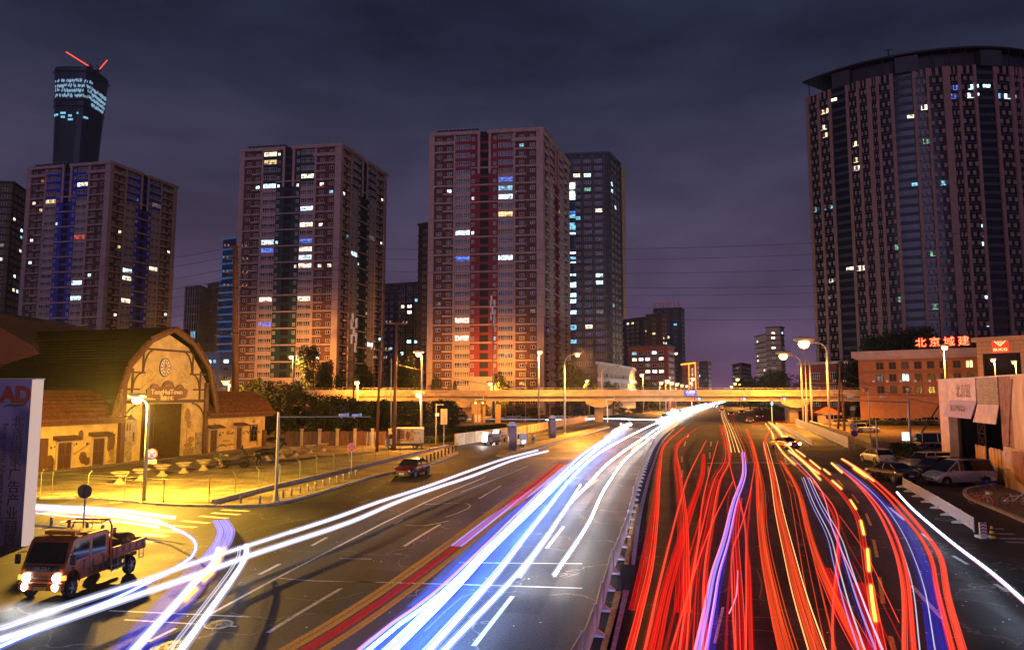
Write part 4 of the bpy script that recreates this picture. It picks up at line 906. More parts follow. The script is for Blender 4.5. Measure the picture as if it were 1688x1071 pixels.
# block with blue-lit atrium behind tower C
rt = grid_bld('office_tower', (933, 256), (1003, 253), (1022, 272), 290, 'grey grid tower with a strip of blue-lit floors, half hidden by the maroon-centred tower', m_gry, 3.1, 1.7, 4.6, 3.1, [(957, 291, 'w'), (969, 291, 'c'), (984, 345, 'w'), (996, 336, 'w'), (996, 346, 't'), (957, 357, 't'), (983, 457, 'c'), (997, 457, 'c'), (983, 467, 'c'), (997, 467, 'c'), (960, 533, 'w'), (972, 533, 'w'), (968, 313, 'g'), (1010, 305, 'c'), (1012, 315, 'c'), (1012, 340, 'c'), (986, 510, 'd'), (1011, 500, 't')], .0, cat='office tower', band=mat('slate_band', (0.10, 0.11, 0.15), 0.6, 0, 0.1), bandh=.4, bandn=.6, pier=mat('taupe_pier', (0.13, 0.12, 0.12), 0.7, 0, 0.1, .5), pierw=1.0, piern=.35, cols=3, rows=(0, .5, 1))
root, H, L, C0, R = rt
fr = Frame(L, C0, C0); g = MB()
zs = [(302, 313, 'w'), (316, 330, 'c'), (349, 352, 'b'), (354, 360, 't'), (368, 380, 't'), (384, 387, 'c'), (416, 419, 'c'), (424, 428, 't'), (432, 434, 'c'), (452, 455, 'c'), (466, 474, 'c'), (484, 490, 'c'), (494, 500, 'c'), (512, 518, 'c'), (536, 544, 't'), (560, 566, 't')]
u1 = fr.uv(949.5, 400)[0]; u0 = u1 - 5.5
g = MB(); fr.box(g, u0 - 2, u1, 20, H - 14, .45, .75); g.build('atrium_glazing', m_navy, root)
for a, b, c in zs:
    za, zb = fr.uv(941, b)[1], fr.uv(941, a)[1]; g = MB(); fr.box(g, u0 - 2, u1 - .15, za, zb, .755, .80); g.build('lit_floor', lit(c), root)
g = MB(); p0 = R - C0; g.prism([(0, 40), (0, H - 1), (2.0, H - 1), (1.2, 40)], lambda a, z, d: (p0.x + a * .95 + 0.3 - d * .1, p0.y + d * 1.0 - 1.5, z), 0, 14)
g.build('fin_wall', mat('sand_fin', (0.40, 0.33, 0.16), 0.8, 0, 0.1), root)
# low block beyond
grid_bld('shopping_block', (985, 600), (1044, 609), (1047, 612), 260, 'low cream stepped block with long white fascias beneath the grey grid tower', m_cream, 3, 1.4, 6, 3.2, (), .1, band=m_white2, bandh=1.2, bandn=.8, cat='building', z_lo=2)
# glowing-blue slim tower and white-louvred pair on the left
rb = grid_bld('apartment_tower', (368, 396), (388, 394), (398, 392), 330, 'slim blue-lit tower with jutting floor slabs beside the brown monopole', mat('blue_grey_wall', (0.05, 0.13, 0.24), 0.6, 0, 0.1), 3.6, 2.2, 4.4, 3.5, [(371, 488, 'c'), (371, 496, 'c'), (371, 511, 'c'), (368, 587, 'c'), (374, 496, 't')], .05, band=mat('floodlit_slab_glow', (0.06, 0.20, 0.42), 0.5, 0, 0, emit=(.05, .25, .7), es=.22, sample=False), bandh=.7, bandn=1.6, cat='apartment tower', cols=3)  # slabs glow faintly blue in place of floodlight falling on them
for (a, b, c, d_, lb) in (((305, 474), (328, 472), (342, 478), 360, 'far white-louvred office block, the outer one of a pair over the barn roof'), ((343, 470), (364, 466), (372, 470), 362, 'white-louvred office block nearest the slim blue-lit tower')):
    grid_bld('office_block', a, b, c, d_, lb, m_navy, 1.3, 3.6, 1.75, 4.3, [(317, 545, 't'), (323, 545, 't')], .0, fm=m_white2, gm=m_glassd, cat='office block', pier=m_white2, pierw=.32, piern=.5, cols=1, band=m_white2, bandh=.3, bandn=.3, margin=.2)
grid_bld('annexe', (332, 585), (362, 583), (384, 584), 300, 'low pale blue annexe with a lit window above the street lamp behind the barn', mat('pale_blue_wall', (0.22, 0.42, 0.62), 0.6, 0, 0.1), 2.4, 1.6, 4, 3.4, [(372, 588, 'c'), (340, 600, 't'), (352, 598, 't')], .08, cat='building')
grid_bld('annexe', (262, 547), (308, 546), (312, 548), 330, 'flat teal-roofed shed edge showing behind the barn gable', mat('teal_shed', (0.02, 0.10, 0.12), 0.6, 0, .1), 3, 1.5, 6, 4, (), 0, cat='building')
# very tall slender tower with cranes
Dz = 1100; rootz = empty('skyscraper', (At(118, 275, Dz).x, Dz, 0), 0, 'very tall dark flared skyscraper with a lit crown behind the blue-centred tower', 'skyscraper')
mb = MB(); prof = []; cxz = rootz.location.x
ZS = [(275, 79, 152), (230, 81, 155), (190, 82, 160), (160, 82, 163), (140, 81, 166), (118, 80, 169), (108, 81, 170)]
m_sky = mat('skyscraper_glass', (0.012, 0.035, 0.055), 0.35, 0, 0.15, .02)
secs = []
for (py, xl, xr) in [(640, 60, 168)] + ZS:
    a, b = At(xl, py, Dz), At(xr, py, Dz); z = max(0, a.z); secs.append((z, a.x - cxz, b.x - cxz))
secs[0] = (0, secs[1][1] - 4, secs[1][2] + 4)
def ringz(z, x0, x1, rot=.15, n=28):
    c = (x0 + x1) / 2; w = (x1 - x0) / 2; o = []
    for i in range(n):
        t = 2 * pi * i / n; p = 6.0; r = 1 / ((abs(cos(t)) ** p + abs(sin(t)) ** p) ** (1 / p)); x, y = r * cos(t + 0) * w * .96, r * sin(t) * w * .9
        o.append((c + x, y + w, z))
    return o
vs = []; secs = [(a, b, b + (c - b) * .76) for a, b, c in secs]
for s_ in secs: vs += ringz(*s_)
n = 28; mb.add(vs, [(i * n + j, i * n + (j + 1) % n, (i + 1) * n + (j + 1) % n, (i + 1) * n + j) for i in range(len(secs) - 1) for j in range(n)] + [tuple((len(secs) - 1) * n + j for j in range(n))])
mb.build('glass_skin', m_sky, rootz)
def zsec(z):
    for (a, b) in zip(secs[:-1], secs[1:]):
        if a[0] <= z <= b[0]: t = (z - a[0]) / (b[0] - a[0]); return a[1] + (b[1] - a[1]) * t, a[2] + (b[2] - a[2]) * t
    return secs[-1][1:]
def ringp(z, t, off=0.0):
    x0, x1 = zsec(z); w = (x1 - x0) / 2; p = 6.0; r = 1 / ((abs(cos(t)) ** p + abs(sin(t)) ** p) ** (1 / p)); return Vector(((x0 + x1) / 2 + r * cos(t) * (w * .96 + off), w + r * sin(t) * (w * .9 + off), z))
m_fin = mat('steel_fin', (0.05, 0.08, 0.10), 0.5, .3, 0); ztop = secs[-1][0]
for i in range(44):
    t = radians(-165 + i * 5); g = MB(); g.tube([ringp(k * ztop * .93 / 9, t, .3) for k in range(10)], .3, 4); g.build('mullion', m_fin, rootz)
g = MB()
for i in range(96):
    t = radians(-128 + i * 1.72); lo = ztop * (.905 if i < 55 else .885)
    for j in range(4):
        if rnd.random() < .35: continue
        q = ringp(min(ztop * .985, lo + j * ztop * .0155 + rnd.random() * 3), t, .8); g.cbox(q, (.9, .9, 2.5 + rnd.random() * 3))
g.build('crown_lights', glow('crown_work_light', (.42, .70, 1), .6), rootz, fix=False, kind='stuff')
for (a0, a1, f) in ((-158, -122, .845), (-116, -100, .85), (-114, -100, .838), (-92, -78, .842), (-92, -76, .83), (-50, -38, .838), (-66, -62, .85)):
    g = MB()
    for k in range(max(1, int((a1 - a0) / 4))): p, q = ringp(ztop * f, radians(a0 + k * 4), .6), ringp(ztop * f, radians(a0 + k * 4 + 3.7), .6); g.ob(p, q - p, (0, .8, 0), (0, 0, 3.2))
    g.build('lit_floor', lit('t'), rootz)
for f in (.875, .895, .985): g = MB(); ring = [ringp(ztop * f, radians(t), 1.6) for t in range(0, 361, 10)]; g.tube(ring, .9, 4, cap=False); g.build('safety_deck', m_dark, rootz)
for (xa, ya, xb, yb, lb) in ((109, 86, 149, 111, 'long red-lit crane jib on the skyscraper roof, the one leaning outwards'), (162, 117, 177, 99, 'short steep red-lit crane jib on the skyscraper roof')):
    a, b = At(xa, ya, Dz + 20), At(xb, yb, Dz + 20); lo = a if a.z < b.z else b; cr_ = empty('tower_crane', (lo.x, lo.y, lo.z), 0, lb, 'crane')
    g = MB(); g.tube([a - lo, b - lo], .75, 4); g.build('jib', glow('crane_light_red', (1, .07, .03), 3.0), cr_)
    g = MB(); g.tube([(0, 0, -22), (0, 0, 6)], 1.0, 4); g.tube([(0, 0, 6), (-6, 0, 14)], .3, 4); g.box(-5, 4, -1, 1, -2, 2); g.build('mast', m_dark, cr_)

# ================================================================ CURVED TOWER ON THE RIGHT
RC = Vector((175.5, 313.5, 0)); RR = 62.0; HT = 129.5
ct = empty('curved_tower', (175, 260, 0), 0, 'huge curved tower chequered with pink squares and dark glass strips', 'apartment tower')
def ang_px(px, py=340):
    r = ray(px, py); a = r[0] ** 2 + r[1] ** 2; bb = -2 * (r[0] * RC.x + r[1] * RC.y); c = RC.x ** 2 + RC.y ** 2 - RR ** 2; D_ = bb * bb - 4 * a * c
    if D_ < 0: return None
    t = (-bb - sqrt(D_)) / (2 * a); return atan2(r[1] * t - RC.y, r[0] * t - RC.x)
def cp(a, z, n=0.0): return Vector((RC.x + (RR + n) * cos(a) - ct.location.x, RC.y + (RR + n) * sin(a) - ct.location.y, z))
A0 = ang_px(1339); A1 = radians(-22)
NSEG = 64
g = MB(); vs = []
for i in range(NSEG + 1):
    a = A0 + (A1 - A0) * i / NSEG
    for rr_ in (0, -18):
        for z in (0, HT): vs.append(cp(a, z, rr_))
fs = []
for i in range(NSEG):
    o = 4 * i; fs += [(o, o + 4, o + 5, o + 1), (o + 2, o + 3, o + 7, o + 6), (o + 1, o + 5, o + 7, o + 3)]
fs += [(0, 1, 3, 2), (4 * NSEG, 4 * NSEG + 2, 4 * NSEG + 3, 4 * NSEG + 1)]
g.add(vs, fs); g.build('glass_wall', mat('curved_dark_glass', (0.010, 0.016, 0.020), 0.18, 0, 0.1, .1), ct)
m_pinkc = mat('pink_cladding', (0.36, 0.22, 0.175), 0.7, 0, 0.1, .8)
m_spa = mat('grey_spandrel', (0.055, 0.06, 0.068), 0.6, 0, .1)
def cbox(mb, a0, a1, z0, z1, n0, n1, mi=0):
    k = max(1, int((a1 - a0) * RR / 3.5)); 
    for i in range(k):
        b0, b1 = a0 + (a1 - a0) * i / k, a0 + (a1 - a0) * (i + 1) / k
        mb.add([cp(b0, z0, n0), cp(b1, z0, n0), cp(b1, z0, n1), cp(b0, z0, n1), cp(b0, z1, n0), cp(b1, z1, n0), cp(b1, z1, n1), cp(b0, z1, n1)],
               [(3, 2, 1, 0), (4, 5, 6, 7), (3, 2, 6, 7)][0:3] + [(0, 3, 7, 4), (1, 2, 6, 5)], mi)
# piers given by their place along the facade (x at mid height, width)
pxs = [(1336.5, 5), (1355, 4), (1374, 5), (1403, 5), (1421, 5), (1438, 8), (1454, 5), (1477, 6), (1515, 5), (1538, 5), (1566, 12), (1591, 5), (1617, 5), (1651, 5), (1678, 6)]
dark_bays = [(1374, 1403), (1477, 1515), (1617, 1651)]
piers = []
for x, w in pxs:
    a = ang_px(x); b = ang_px(x + w)
    if a and b: piers.append((a, b))
# carry the rhythm on beyond the frame
step_ = piers[-1][0] - piers[-3][0]; a = piers[-1][1] + .045
while a < A1 - .03: piers.append((a, a + .018)); a += .055
for a, b in piers: g = MB(); cbox(g, a, b, 0, HT, .02, .75); g.build('pier', m_pinkc, ct)
FH = 3.3; nfl = int(HT / FH)
chk = MB(); band = MB(); lw = {}
darkA = [(ang_px(x0), ang_px(x1)) for x0, x1 in dark_bays]
bays = [(piers[i][1], piers[i + 1][0]) for i in range(len(piers) - 1)]
for bi, (a, b) in enumerate(bays):
    w = (b - a) * RR
    isd = any(abs(a - d0) < .04 and (b - a) > .085 or (a > d0 - .01 and b < d1 + .01 and d1 - d0 > .05) for d0, d1 in darkA if d0 and d1)
    for f in range(nfl):
        z = HT - (f + 1) * FH
        if z < 12: break
        if isd: cbox(band, a, b, z, z + 1.25, .02, .28)
        else:
            n = 2; cw_ = (b - a) / n
            cbox(band, a, b, z - .1, z + .25, .01, .06)
            for k in range(n):
                u = a + (k * 1.0 + (.48 if f % 2 else 0.02)) * cw_
                if f == 0: cbox(chk, u, u + cw_ * .42, z + .2, z + 3.1, .05, .5)
                else: cbox(chk, u, u + cw_ * .47, z + .75, z + 2.35, .05, .5)
chk.build('chequer_panels', m_pinkc, ct, kind='stuff', fix=False); band.build('spandrels', m_spa, ct, kind='stuff', fix=False)
litD = [(1375, 172, 10, 'w'), (1365, 180, 8, 'w'), (1357, 180, 8, 'y'), (1411, 244, 10, 'w'), (1411, 270, 8, 'y'), (1412, 281, 12, 'w'), (1502, 190, 14, 'w'), (1524, 174, 12, 'w'), (1411, 438, 16, 'w'), (1400, 440, 10, 'w'), (1422, 438, 12, 'w'), (1510, 308, 14, 't'), (1555, 305, 10, 't'), (1342, 348, 8, 't'), (1358, 343, 8, 't'), (1371, 341, 5, 't'),
        (1604, 140, 18, 'c'), (1626, 140, 12, 'c'), (1604, 155, 20, 'c'), (1664, 155, 18, 'c'), (1645, 155, 8, 't'), (1572, 155, 10, 'b'), (1575, 143, 9, 'b'), (1528, 228, 14, 'g'), (1480, 405, 12, 'g'), (1541, 500, 11, 'g'), (1538, 425, 10, 'g'), (1626, 484, 6, 'c'), (1629, 540, 6, 'c'), (1620, 370, 5, 'c'), (1622, 384, 5, 'c'), (1621, 400, 5, 'c'), (1625, 415, 5, 'c'), (1620, 355, 5, 'w'), (1366, 487, 6, 'd'), (1370, 459, 7, 'w'), (1485, 500, 8, 'g'), (1358, 209, 10, 'w'), (1360, 219, 8, 'y')]
for (px, py, w, c) in litD:
    a, b = ang_px(px - w / 2, py), ang_px(px + w / 2, py)
    if not a or not b: continue
    pz = RC + Vector((RR * cos(a), RR * sin(a), 0)); z = At(px, py, pz.y).z; f = floor((HT - z) / FH); z = HT - (f + 1) * FH
    h = 1.9 if w > 7 else 1.3
    g = MB(); n = max(1, int(w / 4))
    for k in range(n): a_, b_ = a + (b - a) * k / n + .0012, a + (b - a) * (k + 1) / n - .0006; cbox(g, a_, b_, z + .6, z + .6 + h, .03, .07)
    g.build('window', lit(c), ct, fix=False)
# roof canopy
g = MB(); AA = A0 - .015; n = 48; vs = []
for i in range(n + 1):
    a = AA + (A1 - AA) * i / n
    vs += [cp(a, HT + 6.2, 1.6), cp(a, HT + 6.9, 1.6), cp(a, HT + 7.4, -16), cp(a, HT + 6.2, -16)]
g.add(vs, [(4 * i + j, 4 * i + 4 + j, 4 * i + 4 + (j + 1) % 4, 4 * i + (j + 1) % 4) for i in range(n) for j in range(4)] + [(0, 1, 2, 3), (4 * n + 3, 4 * n + 2, 4 * n + 1, 4 * n)])
g.build('canopy_roof', m_dark, ct)
g = MB(); cbox(g, A0 + .17, A1, HT, HT + 6.19, -4, -2.2); g.build('roof_wall', mat('roof_plant_dark', (0.05, 0.05, 0.06), 0.6, 0, .1), ct)
g = MB()
for i in range(22): a = A0 + .02 + i * .09; g.cyl(cp(a, HT, .6), cp(a, HT + 6.2, .8), .2, n=6)
g.build('canopy_post', m_dark, ct)
for (x0, x1) in dark_bays: 
    a, b = ang_px(x0, 150), ang_px(x1, 150); g = MB(); cbox(g, a, b, HT - .5, HT + 5.6, -2, 1.2); g.build('lift_head', m_spa, ct)
g = MB(); q = cp(ang_px(1466, 120), HT + 6, 0); g.tube([q, q + Vector((0, 0, 4))], .2, 5); g.tube([q + Vector((-1.6, 0, 3.6)), q + Vector((1.6, 0, 4.2))], .15, 4); g.build('aerial', m_dark, ct)

# ================================================================ FAR BUILDINGS ALONG THE ROAD
grid_bld('tower_block', (1026, 528), (1060, 524), (1075, 526), 520, 'blocky black tower at the outer edge of the dark cluster', m_dk, 2.4, 1.6, 5, 3.3, [(1031, 531, 'w'), (1069, 549, 'w'), (1063, 548, 'y')], .04, cat='tower block')
grid_bld('tower_block', (1065, 520), (1090, 518), (1100, 521), 480, 'black tower with lit upper rooms in the middle of the dark cluster', m_bro, 2.4, 1.6, 5, 3.3, [(1079, 549, 'y'), (1089, 555, 'y'), (1089, 561, 'y'), (1099, 566, 'c')], .06, cat='tower block')
rt = grid_bld('tower_block', (1077, 510), (1122, 508), (1128, 512), 600, 'tallest black tower in the dark cluster, with red rooftop lettering', m_dk, 3, 2, 7, 3.6, [(1091, 524, 't'), (1118, 534, 't'), (1102, 556, 'w')], .01, cat='tower block')
root, H, L, C0, R = rt; fr = Frame(L, C0, C0)
text('北京财富大厦', 4.6, mat('dull_red_sign', (0.35, .05, .04), .6, 0, 0, emit=(1, .1, .08), es=.12, sample=False), fr.wp(fr.L / 2, H + 3.6, .6), fr.U, parent=root, sx=.9)
g = MB()
for k in range(7): fr.box(g, 2 + k * (fr.L - 4) / 6, 2.25 + k * (fr.L - 4) / 6, H + .8, H + 5.5, .1, .35)
g.build('sign_frame', m_dark, root)
grid_bld('apartment_block', (1036, 573), (1100, 570), (1112, 574), 330, 'dark red block with pale window bands in front of the black cluster', m_redb, 2.6, 1.5, 3.6, 3.0, [(1078, 575, 'c'), (1044, 582, 't'), (1051, 588, 'w'), (1059, 588, 'c'), (1065, 588, 'c'), (1072, 608, 'w'), (1078, 614, 'c'), (1087, 608, 'w'), (1096, 588, 'w')], .12, cat='apartment block', band=m_gry, bandh=.5, bandn=.2)
rt = grid_bld('hotel_block', (1124, 600), (1148, 597), (1152, 599), 430, 'orange-lit hotel block outlined in neon beside the far street lamps', mat('hotel_red_glow', (0.35, 0.09, 0.05), .7, 0, .1, emit=(1, .18, .05), es=.09, sample=False), 2, 1.4, 4, 3.2, (), .1, cat='hotel')  # faint orange glow put into the hotel wall material
root, H, L, C0, R = rt; fr = Frame(L, C0, C0); g = MB(); fr.box(g, 0, fr.L, H - .7, H + .1, .5, .9); fr.box(g, fr.L - .6, fr.L, 8, H - .71, .5, .9); fr.box(g, fr.L * .55, fr.L * .55 + .5, 8, H - .71, .5, .9)
g.build('neon_outline', glow('neon_orange', (1, .42, .06), 2.2), root)
text('如家酒店', 3.0, glow('neon_white_gold', (1, .75, .45), 1.6), fr.wp(fr.L * .78, H - 9, .7), (0, 0, -1), up=fr.U, parent=root, vertical=True)
grid_bld('tower_block', (1150, 598), (1167, 596), (1172, 600), 500, 'small pinkish block with rows of windows past the neon-outlined hotel', mat('pink_block', (0.42, 0.22, 0.2), .8, 0, .1), 1.8, 1.6, 3.2, 3.3, (), .12, cat='tower block')
grid_bld('tower_block', (1207, 602), (1222, 599), (1238, 602), 560, 'low dusky block seen between the far lamps and the pale tower', m_bro, 2, 1.5, 5, 3.3, (), .04, cat='tower block')
grid_bld('apartment_tower', (1245, 556), (1262, 552), (1266, 553), 420, 'narrow pink-lit slab joined to the stepped far tower', m_cream, 2.2, 1.4, 3.6, 3.0, [(1249, 564, 'c'), (1249, 588, 'y'), (1247, 597, 'c')], .10, cat='apartment tower', band=m_bro)
grid_bld('apartment_tower', (1262, 541), (1286, 540), (1292, 541), 415, 'stepped far tower with a bright top floor behind the shorter big street lamp', m_cream, 2.2, 1.4, 3.4, 3.0, [(1272, 548, 'w'), (1278, 547, 'w'), (1283, 548, 'c'), (1267, 574, 'y'), (1258, 574, 'w')], .14, cat='apartment tower', band=m_bro)
grid_bld('barracks', (1318, 602), (1404, 598), (1412, 600), 205, 'dark red brick house with cream window surrounds behind the flyover', m_redb, 3.2, 2.0, 7.2, 4.2, [(1371, 612, 'w'), (1368, 630, 'd')], .0, cat='brick house', band=m_cream, bandh=.25, bandn=.15, z_lo=1, cols=4, rows=(0, .45, 1), frame_t=.2)
# ochre hall with red neon name, portal next to it
OB = At(1414, 586, 165); HB2 = OB.z; Rr_ = Vector((At(1612, 580, 150).x, 150, 0)); O0 = Vector((OB.x, 165, 0))
oc = empty('ochre_office', O0, 0, 'ochre office block with square dark windows under red neon characters', 'office block')
fr = Frame(O0, Rr_, O0)
quad_core([fr.p(0, 0), fr.p(fr.L, 0), fr.p(fr.L, 0, -16), fr.p(0, 0, -16)], HB2 - .6, m_orange, oc)
g = MB(); fr.box(g, -1.2, fr.L + .05, HB2 - .595, HB2 + .9, -14, 1.0); fr.box(g, -.6, fr.L, HB2 - 1.0, HB2 - .6, .003, .6); g.build('cornice', m_cream, oc)
B = Bld(oc, [(1452, 625, 'd'), (1600, 596, 'y'), (1495, 618, 'c')])
zr = [fr.uv(1450, y)[1] for y in (603, 622.5, 642)]
for zc in zr:
    for x in (1450, 1471, 1492, 1513, 1534, 1555, 1577, 1598):
        u = fr.uv(x, 600)[0]; B.win(fr, u - .75, zc - .85, .02, 1.5, 1.7, 2, (0, 1), m_bro, m_glassd)
    B.piece('string_course', fr, 0, zc - 1.25, .003, fr.L, .12, .12, m_bro); B.piece('string_course', fr, 0, zc + 1.1, .003, fr.L, .12, .12, m_bro)
B.finish(maxd=14)
for k in range(22):
    if k % 3 == 1: g = MB(); u = 2 + k * (fr.L - 3) / 22; fr.box(g, u, u + .5, zr[1] - 1.1, zr[1] - .55, .05, .5); g.build('air_conditioner', m_white, oc)
ns = empty('neon_sign', fr.wp(fr.uv(1553, 569)[0], HB2 + .9, 0), fr.ang, 'row of four red neon Chinese characters standing on the ochre roof', 'sign')
m_neon = glow('neon_red', (1.0, .022, .008), 5.0, True); m_neonb = glow('neon_yellow_core', (1.0, .5, .2), 2.2)
for i, ch in enumerate('北京城建'):
    u = (i - 1.5) * 2.72
    text(ch, 2.2, m_neon, ns.location + fr.U * u + Vector((0, 0, 1.45)), fr.U, parent=ns, name='neon_character', bold=.07, extrude=.06)
    text(ch, 2.2, m_neonb, ns.location + fr.U * u + fr.N * .1 + Vector((0, 0, 1.45)), fr.U, parent=ns, name='neon_tube', bold=-.028, extrude=.03)
g = MB()
for k in range(9): g.box(-5.4 + k * 1.35, -5.32 + k * 1.35, .2, .3, 0, 2.6)
g.box(-5.4, 5.5, .2, .3, .35, .45); g.box(-5.4, 5.5, .2, .3, 2.4, 2.5); g.build('sign_frame', m_dark, ns)
# portal
P0 = Vector((At(1607, 560, 140).x, 140, 0)); P1 = Vector((At(1760, 560, 128).x, 128, 0)); po = empty('tiled_portal', P0, 0, 'tall tan tiled portal frame carrying a red diamond emblem', 'portal')
fr = Frame(P0, P1, P0); zt = At(1610, 557, 140).z; zb = fr.uv(1625, 583)[1]; ue = fr.uv(1684, 570)[0]
m_tan = mat('tan_tile', (0.55, 0.34, 0.18), .7, 0, .1, 2)
def tiles(u0, u1, z0, z1, n):
    mb0 = MB(); fr.box(mb0, u0, u1, z0, z1, -1.2, 0); mb0.build('frame', m_bro, po)
    nu = max(1, round((u1 - u0) / .9)); nz = max(1, round((z1 - z0) / .9))
    for i in range(nu):
        for j in range(nz):
            k = ('tile', round((u1 - u0) / nu, 3), round((z1 - z0) / nz, 3))
            if k not in BX: q = MB(); q.box(.025, k[1] - .025, -.05, 0, .025, k[2] - .025); BX[k] = q.mesh('tile', m_tan)
            o = link('tile', BX[k], po); o.location = fr.p(u0 + i * k[1], z0 + j * k[2], .003); o.rotation_euler = (0, 0, fr.ang)
tiles(.2, ue + 6, zb, zt - .9, 0); tiles(.2, 1.2, 0, zb, 0); tiles(ue - .3, ue + .7, 0, zb, 0)
g = MB(); fr.box(g, -.5, ue + 7, zt - .89, zt, -1.5, .6); g.build('cornice', m_tan, po)
g = MB(); fr.box(g, 1.21, ue - .31, 0, zb - .01, -1.0, -.8); g.build('glazing', mat('portal_glass', (0.01, .01, .012), .05, 0, 0), po)
u = fr.uv(1649, 570)[0]; zc = fr.uv(1649, 566)[1]; em = empty('emblem_sign', fr.wp(u, zc, .1), fr.ang, 'red glowing emblem board with a pale diamond over four letters', 'sign')
g = MB(); g.box(-1.35, 1.35, -.05, .05, -1.75, 1.1); g.build('board', mat('emblem_red', (.5, .02, .01), .5, 0, 0, emit=(1, .03, .01), es=1.6, sample=True), em)
def dia(cx, cz, r, w):
    mb = MB(); o = [(cx, cz + r), (cx + r, cz), (cx, cz - r), (cx - r, cz)]; i_ = [(cx, cz + r - w), (cx + r - w, cz), (cx, cz - r + w), (cx - r + w, cz)]
    for k in range(4): mb.prism([o[k], o[(k + 1) % 4], i_[(k + 1) % 4], i_[k]], lambda a, b, d: (a, d, b), -.14, -.06)
    return mb
for cx, cz, r in ((0, .95, .36), (-.52, .42, .36), (.52, .42, .36), (0, .02, .36), (0, .42, 1.02)): dia(cx, cz, r, .14).build('diamond', m_neonb, em)
text('BUCG', .78, m_neonb, em.location - fr.N * 0 + fr.N * .1 + Vector((0, 0, -1.22)), fr.U, parent=em, bold=.02, sx=1.15, name='lettering')
# ================================================================ FLYOVER
OV0 = Vector((At(440, 646, 172).x, 176, 0)); OV1 = Vector((At(1585, 641, 165).x, 164, 0)); fo = Frame(OV0, OV1, OV0)
ov = empty('flyover', OV0, 0, 'long concrete flyover with orange-lit parapet crossing over the whole road', 'flyover')
m_fly = mat('flyover_concrete', (0.52, 0.38, 0.22), .8, 0, .25, .5, .15, stretch=(1, 1, 3)); m_flyd = mat('flyover_girder', (0.26, 0.20, 0.14), .8, 0, .25, .4)
g = MB(); fo.box(g, -30, fo.L + 20, 6.3, 6.9, -11, -.21); g.build('deck', m_flyd, ov)
n = int((fo.L + 50) / 4.2)
for i in range(n):
    u = -30 + i * 4.2; g = MB(); fo.box(g, u + .03, u + 4.17, 6.28, 7.62, -.2, 0.0); g.build('parapet_panel', m_fly, ov)
g = MB(); fo.box(g, -30, fo.L + 20, 7.63, 7.8, -.3, .1); g.build('parapet_cap', mat('flyover_cap', (.6, .5, .38), .7, 0, .15, 1), ov)
g = MB(); fo.box(g, -30, fo.L + 20, 6.16, 6.27, -.3, .12); g.build('drip_edge', m_dark, ov)
g = MB(); fo.box(g, -20, fo.L + 10, 5.1, 6.15, -1.6, -.7); g.build('girder', m_fly, ov); g = MB(); fo.box(g, -20, fo.L + 10, 5.1, 6.15, -8, -7); g.build('girder', m_flyd, ov)
g = MB()
for i in range(0, 140): u = -28 + i * 1.7; fo.box(g, u, u + .06, 7.81, 8.2, -.14, -.06)
fo.box(g, -30, fo.L + 20, 8.2, 8.27, -.15, -.05); g.build('handrail', m_steel, ov)
for px in (773, 988, 1313, 1515):
    u = fo.uv(px, 660)[0]
    g = MB(); fo.box(g, u - 1, u + 1, 0, 4.0, -6, -2.2); g.build('pier', m_flyd, ov)
    g = MB(); g.prism([(u - 3.2, 5.09), (u + 3.2, 5.09), (u + 3.2, 4.5), (u + 1.0, 3.6), (u - 1.0, 3.6), (u - 3.2, 4.5)], lambda a, b, d: fo.p(a, b, d), -8.6, -.72); g.build('pier_cap', m_fly, ov)
    g = MB(); g.tube([fo.p(u + 3.6, 6.2, .25), fo.p(u + 3.6, 5.6, .25), fo.p(u + 1.6, 5.55, .3), fo.p(u + 1.6, 4.4, .3), fo.p(u + 1.9, 4.1, .3), fo.p(u + 1.9, 0, .3)], .14, 6); g.build('drain_pipe', m_white, ov)
s = empty('road_name_sign', fo.wp(fo.uv(1138, 646)[0], 7.05, .14), fo.ang, 'blue road name sign with white characters fixed to the flyover parapet', 'sign')
g = MB(); g.box(-1.45, 1.45, -.06, .06, -.65, .65); g.build('board', mat('sign_blue', (.03, .10, .6), .4, 0, 0, emit=(.06, .15, 1), es=.5, sample=False), s)
text('大望桥', .62, mat('sign_white', (.8, .8, .8), .4, 0, 0, emit=(.9, .9, 1), es=.9, sample=False), s.location + fo.N * .075 + Vector((0, 0, .22)), fo.U, parent=s, bold=.01, sx=1.2)
text('Dawang Qiao', .30, MATS['sign_white'], s.location + fo.N * .075 + Vector((0, 0, -.34)), fo.U, parent=s)
def sigs(px, py, Y, lab, cols=('r', 't')):
    c = At(px, py, Y); o = empty('traffic_light', c, 0, lab, 'traffic light')
    g = MB(); g.box(-.75, .75, 0, .3, -.3, .3); g.box(-.04, .04, .1, .18, .3, 1.2); g.build('housing', m_dark, o)
    for k, cc in enumerate(cols):
        g = MB(); g.lathe([(.26, -.08), (.22, -.01)], (-.36 + .72 * k, 0, 0), 12, axis='y'); g.build('lens', glow('signal_red', (1, .06, .08), 7) if cc == 'r' else glow('signal_cyan', (.12, .8, 1), 6), o)
    return o
sigs(1150, 657.5, 166, 'traffic signal under the flyover just beneath the blue road name sign'); sigs(1224, 657.5, 165, 'traffic signal hung below the flyover over the middle of the road'); sigs(1290, 657.5, 164, 'traffic signal hung below the flyover beside the tall street lamps', ('r', 't'))
o = empty('traffic_light', (At(1272, 667, 160).x, 160, 0), 0, 'free-standing traffic light post glowing red over cyan under the flyover', 'traffic light')
g = MB(); g.cyl((0, 0, 0), (0, 0, 4.3), .1); g.build('post', mat('cyan_post', (.3, .6, .6), .5, 0, 0), o); g = MB(); g.box(-.25, .25, -.2, .2, 4.3, 5.5); g.build('housing', m_dark, o)  # post in a plain pale cyan
